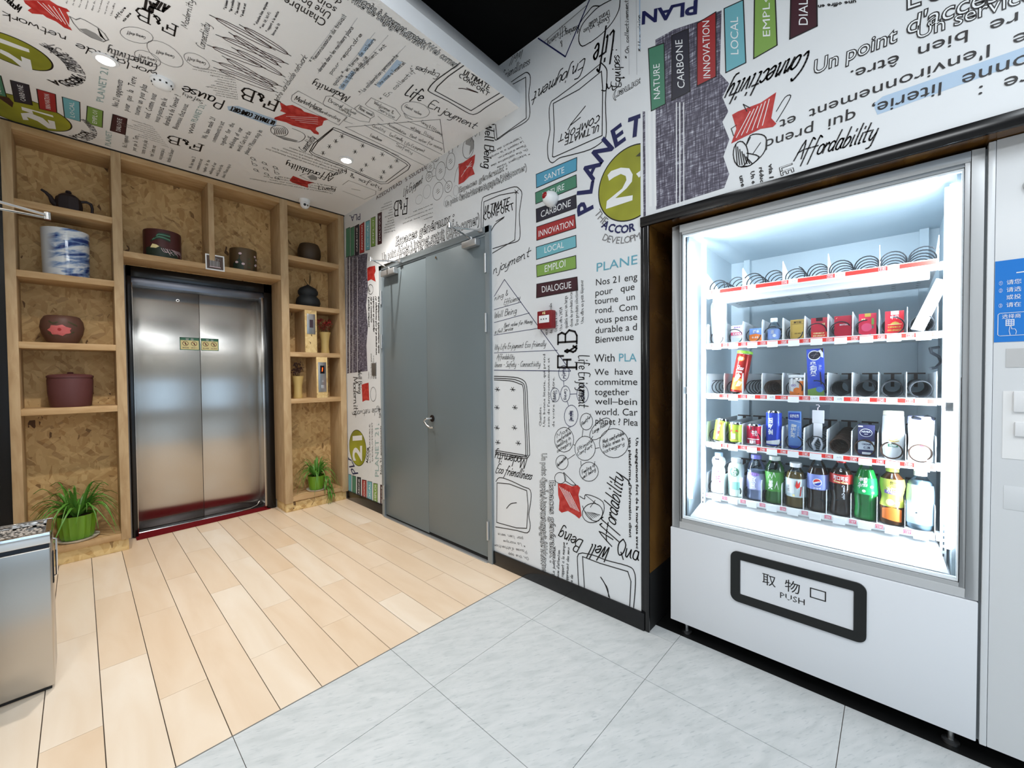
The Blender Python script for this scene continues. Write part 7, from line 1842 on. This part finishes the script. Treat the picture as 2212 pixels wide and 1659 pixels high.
def vase(label, x, z, fl, n, y=4.17, seed=1):
    random.seed(seed)
    t = pot('vase', label, x, z, y, 'vase')
    MB().lathe([(.040, 0), (.042, .01), (.036, .06), (.038, .12), (.048, .18), (.055, .212), (.050, .212), (.044, .18)], 32).build('body', YV, t, smooth=True)
    m = mat('dried_%d_%d_%d' % fl, fl, .8); ms = mat('dried_stem', (92, 70, 46), .8)
    for k in range(n):
        a = random.uniform(0, 2 * PI); r_ = random.uniform(.01, .06); h_ = random.uniform(.24, .34)
        if x < 1.5: r_ *= .7
        tip = (r_ * math.cos(a), r_ * .8 * math.sin(a), h_)
        s = MB().tube([(0, 0, .17), (tip[0] * .5, tip[1] * .5, .22), tip], .0012, 4); st = s.build('stem', ms, t)
        b = MB()
        for j in range(9):
            c_ = Vector(tip) + Vector((random.gauss(0, .011), random.gauss(0, .011), random.gauss(0, .011)))
            d_ = Vector((random.gauss(0, 1), random.gauss(0, 1), random.gauss(0, 1))).normalized() * .010; e_ = d_.cross(Vector((.3, .5, .8))).normalized() * .006
            b.quad(c_ - d_, c_ + e_, c_ + d_, c_ - e_)
        b.build('blossom', m, st)
vase('mustard vase with dried red flowers right of the upper steel plate', 1.70, 1.484, (150, 44, 40), 26, seed=4)
vase('mustard vase with dark dried flowers left of the lift call panel', 1.437, 1.048, (86, 60, 54), 18, seed=9)
# spider plants
LEAFG = mat('spider_leaf', (86, 140, 52), .4); POTG = mat('lime_pot', (104, 150, 40), .25)
soil = mat('potting_soil', (44, 34, 24), .9)
def leaf_mesh(L, drop, w_, rise):
    b = MB(); n = 9; vs = []
    for i in range(n):
        t_ = i / (n - 1); x = L * (t_ - .12 * t_ * t_); z_ = rise * math.sin(min(1, t_ * 1.25) * PI * .55) - drop * t_ ** 2.6; ww = w_ * (.55 + .45 * math.sin(PI * min(1, t_ * 1.3 + .15))) * (1 - t_ ** 3) + .0004
        vs += [(x, -ww, z_ + .0025), (x, 0, z_), (x, ww, z_ + .0025)]
    b.add(vs, [(i * 3 + j, i * 3 + j + 1, i * 3 + j + 4, i * 3 + j + 3) for i in range(n - 1) for j in (0, 1)])
    m = b.mesh('leaf', LEAFG)
    for p in m.polygons: p.use_smooth = True
    return m
random.seed(21)
leaves = [leaf_mesh(.17, .11, .0060, .085), leaf_mesh(.20, .17, .0065, .10), leaf_mesh(.13, .03, .006, .12), leaf_mesh(.15, .07, .0055, .10), leaf_mesh(.22, .24, .006, .085), leaf_mesh(.10, .02, .0055, .15)]
def plant(label, x, y, z, R, H, ribs, n, xs, sp, sideroom, trail=0):
    t = empty('spider_plant', (x, y, z + .001), label, 'plant')
    MB().lathe([(R * 1.02, 0), (R * 1.14, .010), (R * 1.17, .016), (R * 1.08, .014), (R * .9, .008)], 36).build('saucer', mat('saucer_white', (206, 200, 186), .5), t, smooth=True)
    pb = MB(); nn = 48; prof = [(R * .80, .012), (R * .86, .03), (R * .95, H * .6), (R, H), (R * .95, H), (R * .9, H - .03)]
    vs = [(r_ * (1 + (.035 * math.cos(ribs * 2 * PI * k / nn) if ribs else 0)) * math.cos(2 * PI * k / nn), r_ * (1 + (.035 * math.cos(ribs * 2 * PI * k / nn) if ribs else 0)) * math.sin(2 * PI * k / nn), z_) for r_, z_ in prof for k in range(nn)]
    pb.add(vs, [(i * nn + k, i * nn + (k + 1) % nn, (i + 1) * nn + (k + 1) % nn, (i + 1) * nn + k) for i in range(len(prof) - 1) for k in range(nn)] + [tuple(range(nn))[::-1]])
    pb.build('plant_pot', POTG, t, smooth=True); MB().lathe([(R * .9, H - .02), (.0001, H - .012)], 24).build('soil', soil, t)
    for k in range(n):
        o = bpy.data.objects.new('leaf', leaves[k % 6]); COL.objects.link(o); o.parent = t
        a = 2 * PI * (k * .382) + random.uniform(-.2, .2); s = random.uniform(.75, 1.1) * sp
        Lk = (.17, .20, .13, .15, .22, .10)[k % 6] * .9; room = 9
        if abs(math.cos(a)) > .1 and math.sin(a) > -.75: room = (sideroom - R * .35) / abs(math.cos(a))
        if math.sin(a) > .1: room = min(room, (4.31 - y - R * .35) / math.sin(a))
        s = min(s, room / (Lk * xs))
        o.location = (R * .35 * math.cos(a), R * .35 * math.sin(a), H - .01 + random.uniform(0, .02)); o.rotation_euler = (random.uniform(-.25, .25), random.uniform(-.35, .15), a); o.scale = (s * xs, s, s)
    for k in range(trail):
        o = bpy.data.objects.new('runner', leaves[4]); COL.objects.link(o); o.parent = t
        o.location = (R * .9 + random.uniform(-.02, .015), -R * .75, H * .9 - .05 * (k % 4)); o.rotation_euler = (0, 1.0 + random.uniform(-.2, .5), -1.2 + random.uniform(-.9, .9)); o.scale = (.8, .9, .9)
    return t
plant('large spider plant in a ribbed lime green pot at the foot of the left shelf', -.03, 4.155, .132, .096, .175, 16, 90, 1.0, 1.42, .215)
plant('smaller spider plant in a plain green pot at the foot of the right shelf', 1.585, 4.15, .137, .078, .145, 0, 70, .9, 1.2, .20, 22)

# ------------------------------------------------------------------ fittings on walls and ceiling
def downlight(x, y, label, e):
    t = empty('ceiling_spot', (x, y, ZC), label, 'light')
    MB().lathe([(.050, -.001), (.050, -.007), (.036, -.009), (.034, -.001)], 32).build('rim', PAINTW, t, smooth=True)
    MB().lathe([(.034, -.006), (.0001, -.0065)], 28).build('lens', SPOTLENS, t)
    l = bpy.data.lights.new('spot_light', 'SPOT'); l.energy = e * 1.35; l.spot_size = math.radians(116); l.spot_blend = .9; l.shadow_soft_size = .03; l.color = (1, .94, .86)
    o = bpy.data.objects.new('spot_light', l); COL.objects.link(o); o.parent = t; o.location = (0, 0, -.03)
downlight(.1275, 2.937, 'bright round ceiling spot next to the smoke detector', 62)
downlight(1.4055, 3.003, 'bright round ceiling spot near the printed wall above the fire door', 62)
t = empty('smoke_detector', (.346, 2.93, ZC), 'round white smoke detector on the printed ceiling', 'detector')
MB().lathe([(.052, 0), (.052, -.012), (.044, -.018), (.040, -.030), (.022, -.040), (.0001, -.041)], 32).build('body', WHITEP, t, smooth=True)
s = MB()
for k in range(10):
    a = 2 * PI * k / 10; s.box(.0425 * math.cos(a) - .004, .0425 * math.cos(a) + .004, .0425 * math.sin(a) - .003, .0425 * math.sin(a) + .003, -.026, -.019)
s.build('vent_slots', RUBBER, t)
t = empty('security_camera', (1.452, 3.955, ZC), 'white dome security camera on the ceiling over the right shelf', 'camera')
MB().lathe([(.046, 0), (.046, -.022), (.04, -.03)], 28).build('base', WHITEP, t, smooth=True)
MB().lathe([(.002, -.038), (.022, -.034), (.036, -.018), (.040, 0), (.036, .018), (.022, .034), (.002, .038)], 28, c=(0, -.006, -.042)).build('dome', WHITEP, t, smooth=True)
for nm, c_, r_, m in (('lens', Vector((-.3, -.8, -.35)), .011, BLACK), ('sensor', Vector((.25, -.85, -.40)), .008, mat('sensor_grey', (130, 126, 110), .3))):
    c_.normalize(); p0 = Vector((0, -.006, -.042)) + c_ * .034; MB().tube([p0, p0 + c_ * .008], r_, 16).build(nm, m, t, smooth=True)
t = empty('alarm_beacon', (WX, 1.424, 2.246), 'white round alarm with a red lens over the printed plaques', 'alarm')
MB().lathe([(.001, -.064), (.022, -.061), (.036, -.045), (.043, -.02), (.043, 0)], 28).build('body', WHITEP, t).rotation_euler = (0, math.radians(90), 0)
bd = t.children[0]
for p in bd.data.polygons: p.use_smooth = True
MB().lathe([(.001, -.014), (.014, -.011), (.021, -.004), (.022, .004)], 24).build('lens', mat('red_lens', (150, 20, 26), .15), t, loc=(-.054, .012, .010), rot=(0, math.radians(90), math.radians(-15)), smooth=True)
t = empty('fire_call_point', (WX, 1.457, 1.567), 'red square fire call point on the printed wall', 'alarm')
REDP = mat('call_point_red', (128, 20, 28), .35)
MB().box(-.042, -.0005, -.052, .052, -.051, .051).build('body', REDP, t, bevel=.004)
MB().box(-.0435, -.042, -.036, .038, -.018, .024).build('window', WHITEP, t, bevel=.0005)
P_ = Print(); P_.disc(-.002, .003, .004, 'k', 1, 12); P_.poly([(-.024, -.002), (-.014, .003), (-.024, .008)], 'k', 1); P_.poly([(.020, -.002), (.010, .003), (.020, .008)], 'k', 1); P_.text('火警', (-.012, .031), (.012, .031), (-.012, .042), 'cream', 'b', 2)
P_.build('call_point_print', lambda u, v, l: (-.0436 - l, -u, v), t)
t = empty('shadow_plate', (WX, 3.49, 1.316), 'small dark grey plate standing in for a shadow on the printed wall left of the fire door', 'shadow_patch')
MB().box(-.008, -.0008, -.036, .036, -.058, .058).build('plate', mat('plate_grey', (92, 88, 84), .4), t, bevel=.002)  # dark plate stands in for a shadow lying on the wall

# ------------------------------------------------------------------ steel waste bin
t = empty('ashtray_bin', (-.218, 2.593, 0), 'square stainless steel bin with a pebble-filled ashtray top', 'bin')
BW = .126
MB().box(-BW, BW, -BW, BW, .012, .575).build('body', STEELB, t, bevel=.006, seg=3)
MB().box(-BW + .008, BW - .008, -BW + .008, BW - .008, 0, .013).build('base', RUBBER, t)
MB().box(-BW + .004, BW - .004, -BW + .004, BW - .004, .575, .592).build('collar', mat('collar_dark', (40, 46, 54), .2, .6), t)
s = MB()
for a, b_, c, d in ((-BW, BW, -BW, -BW + .016), (-BW, BW, BW - .016, BW), (-BW, -BW + .016, -BW + .016, BW - .016), (BW - .016, BW, -BW + .016, BW - .016)): s.box(a, b_, c, d, .592, .637)
s.build('rim', CHROME, t, bevel=.002)
MB().box(-BW + .016, BW - .016, -BW + .016, BW - .016, .592, .612).build('tray_base', SATIN, t)
random.seed(5)
pb = MB()
for k in range(260):
    x, y = random.uniform(-.1, .1), random.uniform(-.1, .1); r_ = random.uniform(.004, .007)
    pb.lathe([(.0003, -r_ * .7), (r_ * .8, -r_ * .35), (r_, 0), (r_ * .8, r_ * .35), (.0003, r_ * .7)], 7, c=(x, y, .616 + random.uniform(0, .006)))
tag(pb.build('pebbles', mat('pebble_grey', (176, 168, 160), .35), t, smooth=True), kind='stuff')
MB().tube([(BW + .002, -.03, .585), (BW + .012, -.03, .58), (BW + .012, -.03, .43), (BW + .002, -.03, .425)], .004, 8).build('side_handle', CHROME, t, smooth=True)
MB().box(BW - .001, BW + .004, -.045, -.015, .40, .53).build('side_lock', RUBBER, t, bevel=.002)
# glowing strips added on the lobby back wall for bright streaks in the lift doors
for z in (3.0, 2.84):
    t = empty('streak_strip', (2.0, -3.19, z), ('upper' if z > 2.9 else 'lower') + ' of two added glowing strips behind the viewer, making streaks in the lift doors', 'light', 'streak strips')
    MB().box(-1.9, 1.9, -.005, .03, -.02, .02).build('strip_back', ALU, t); MB().box(-1.88, 1.88, .03, .034, -.014, .014).build('strip_face', mat('line_glow', (255, 250, 240), .5, emit=(255, 244, 226), es=3), t)
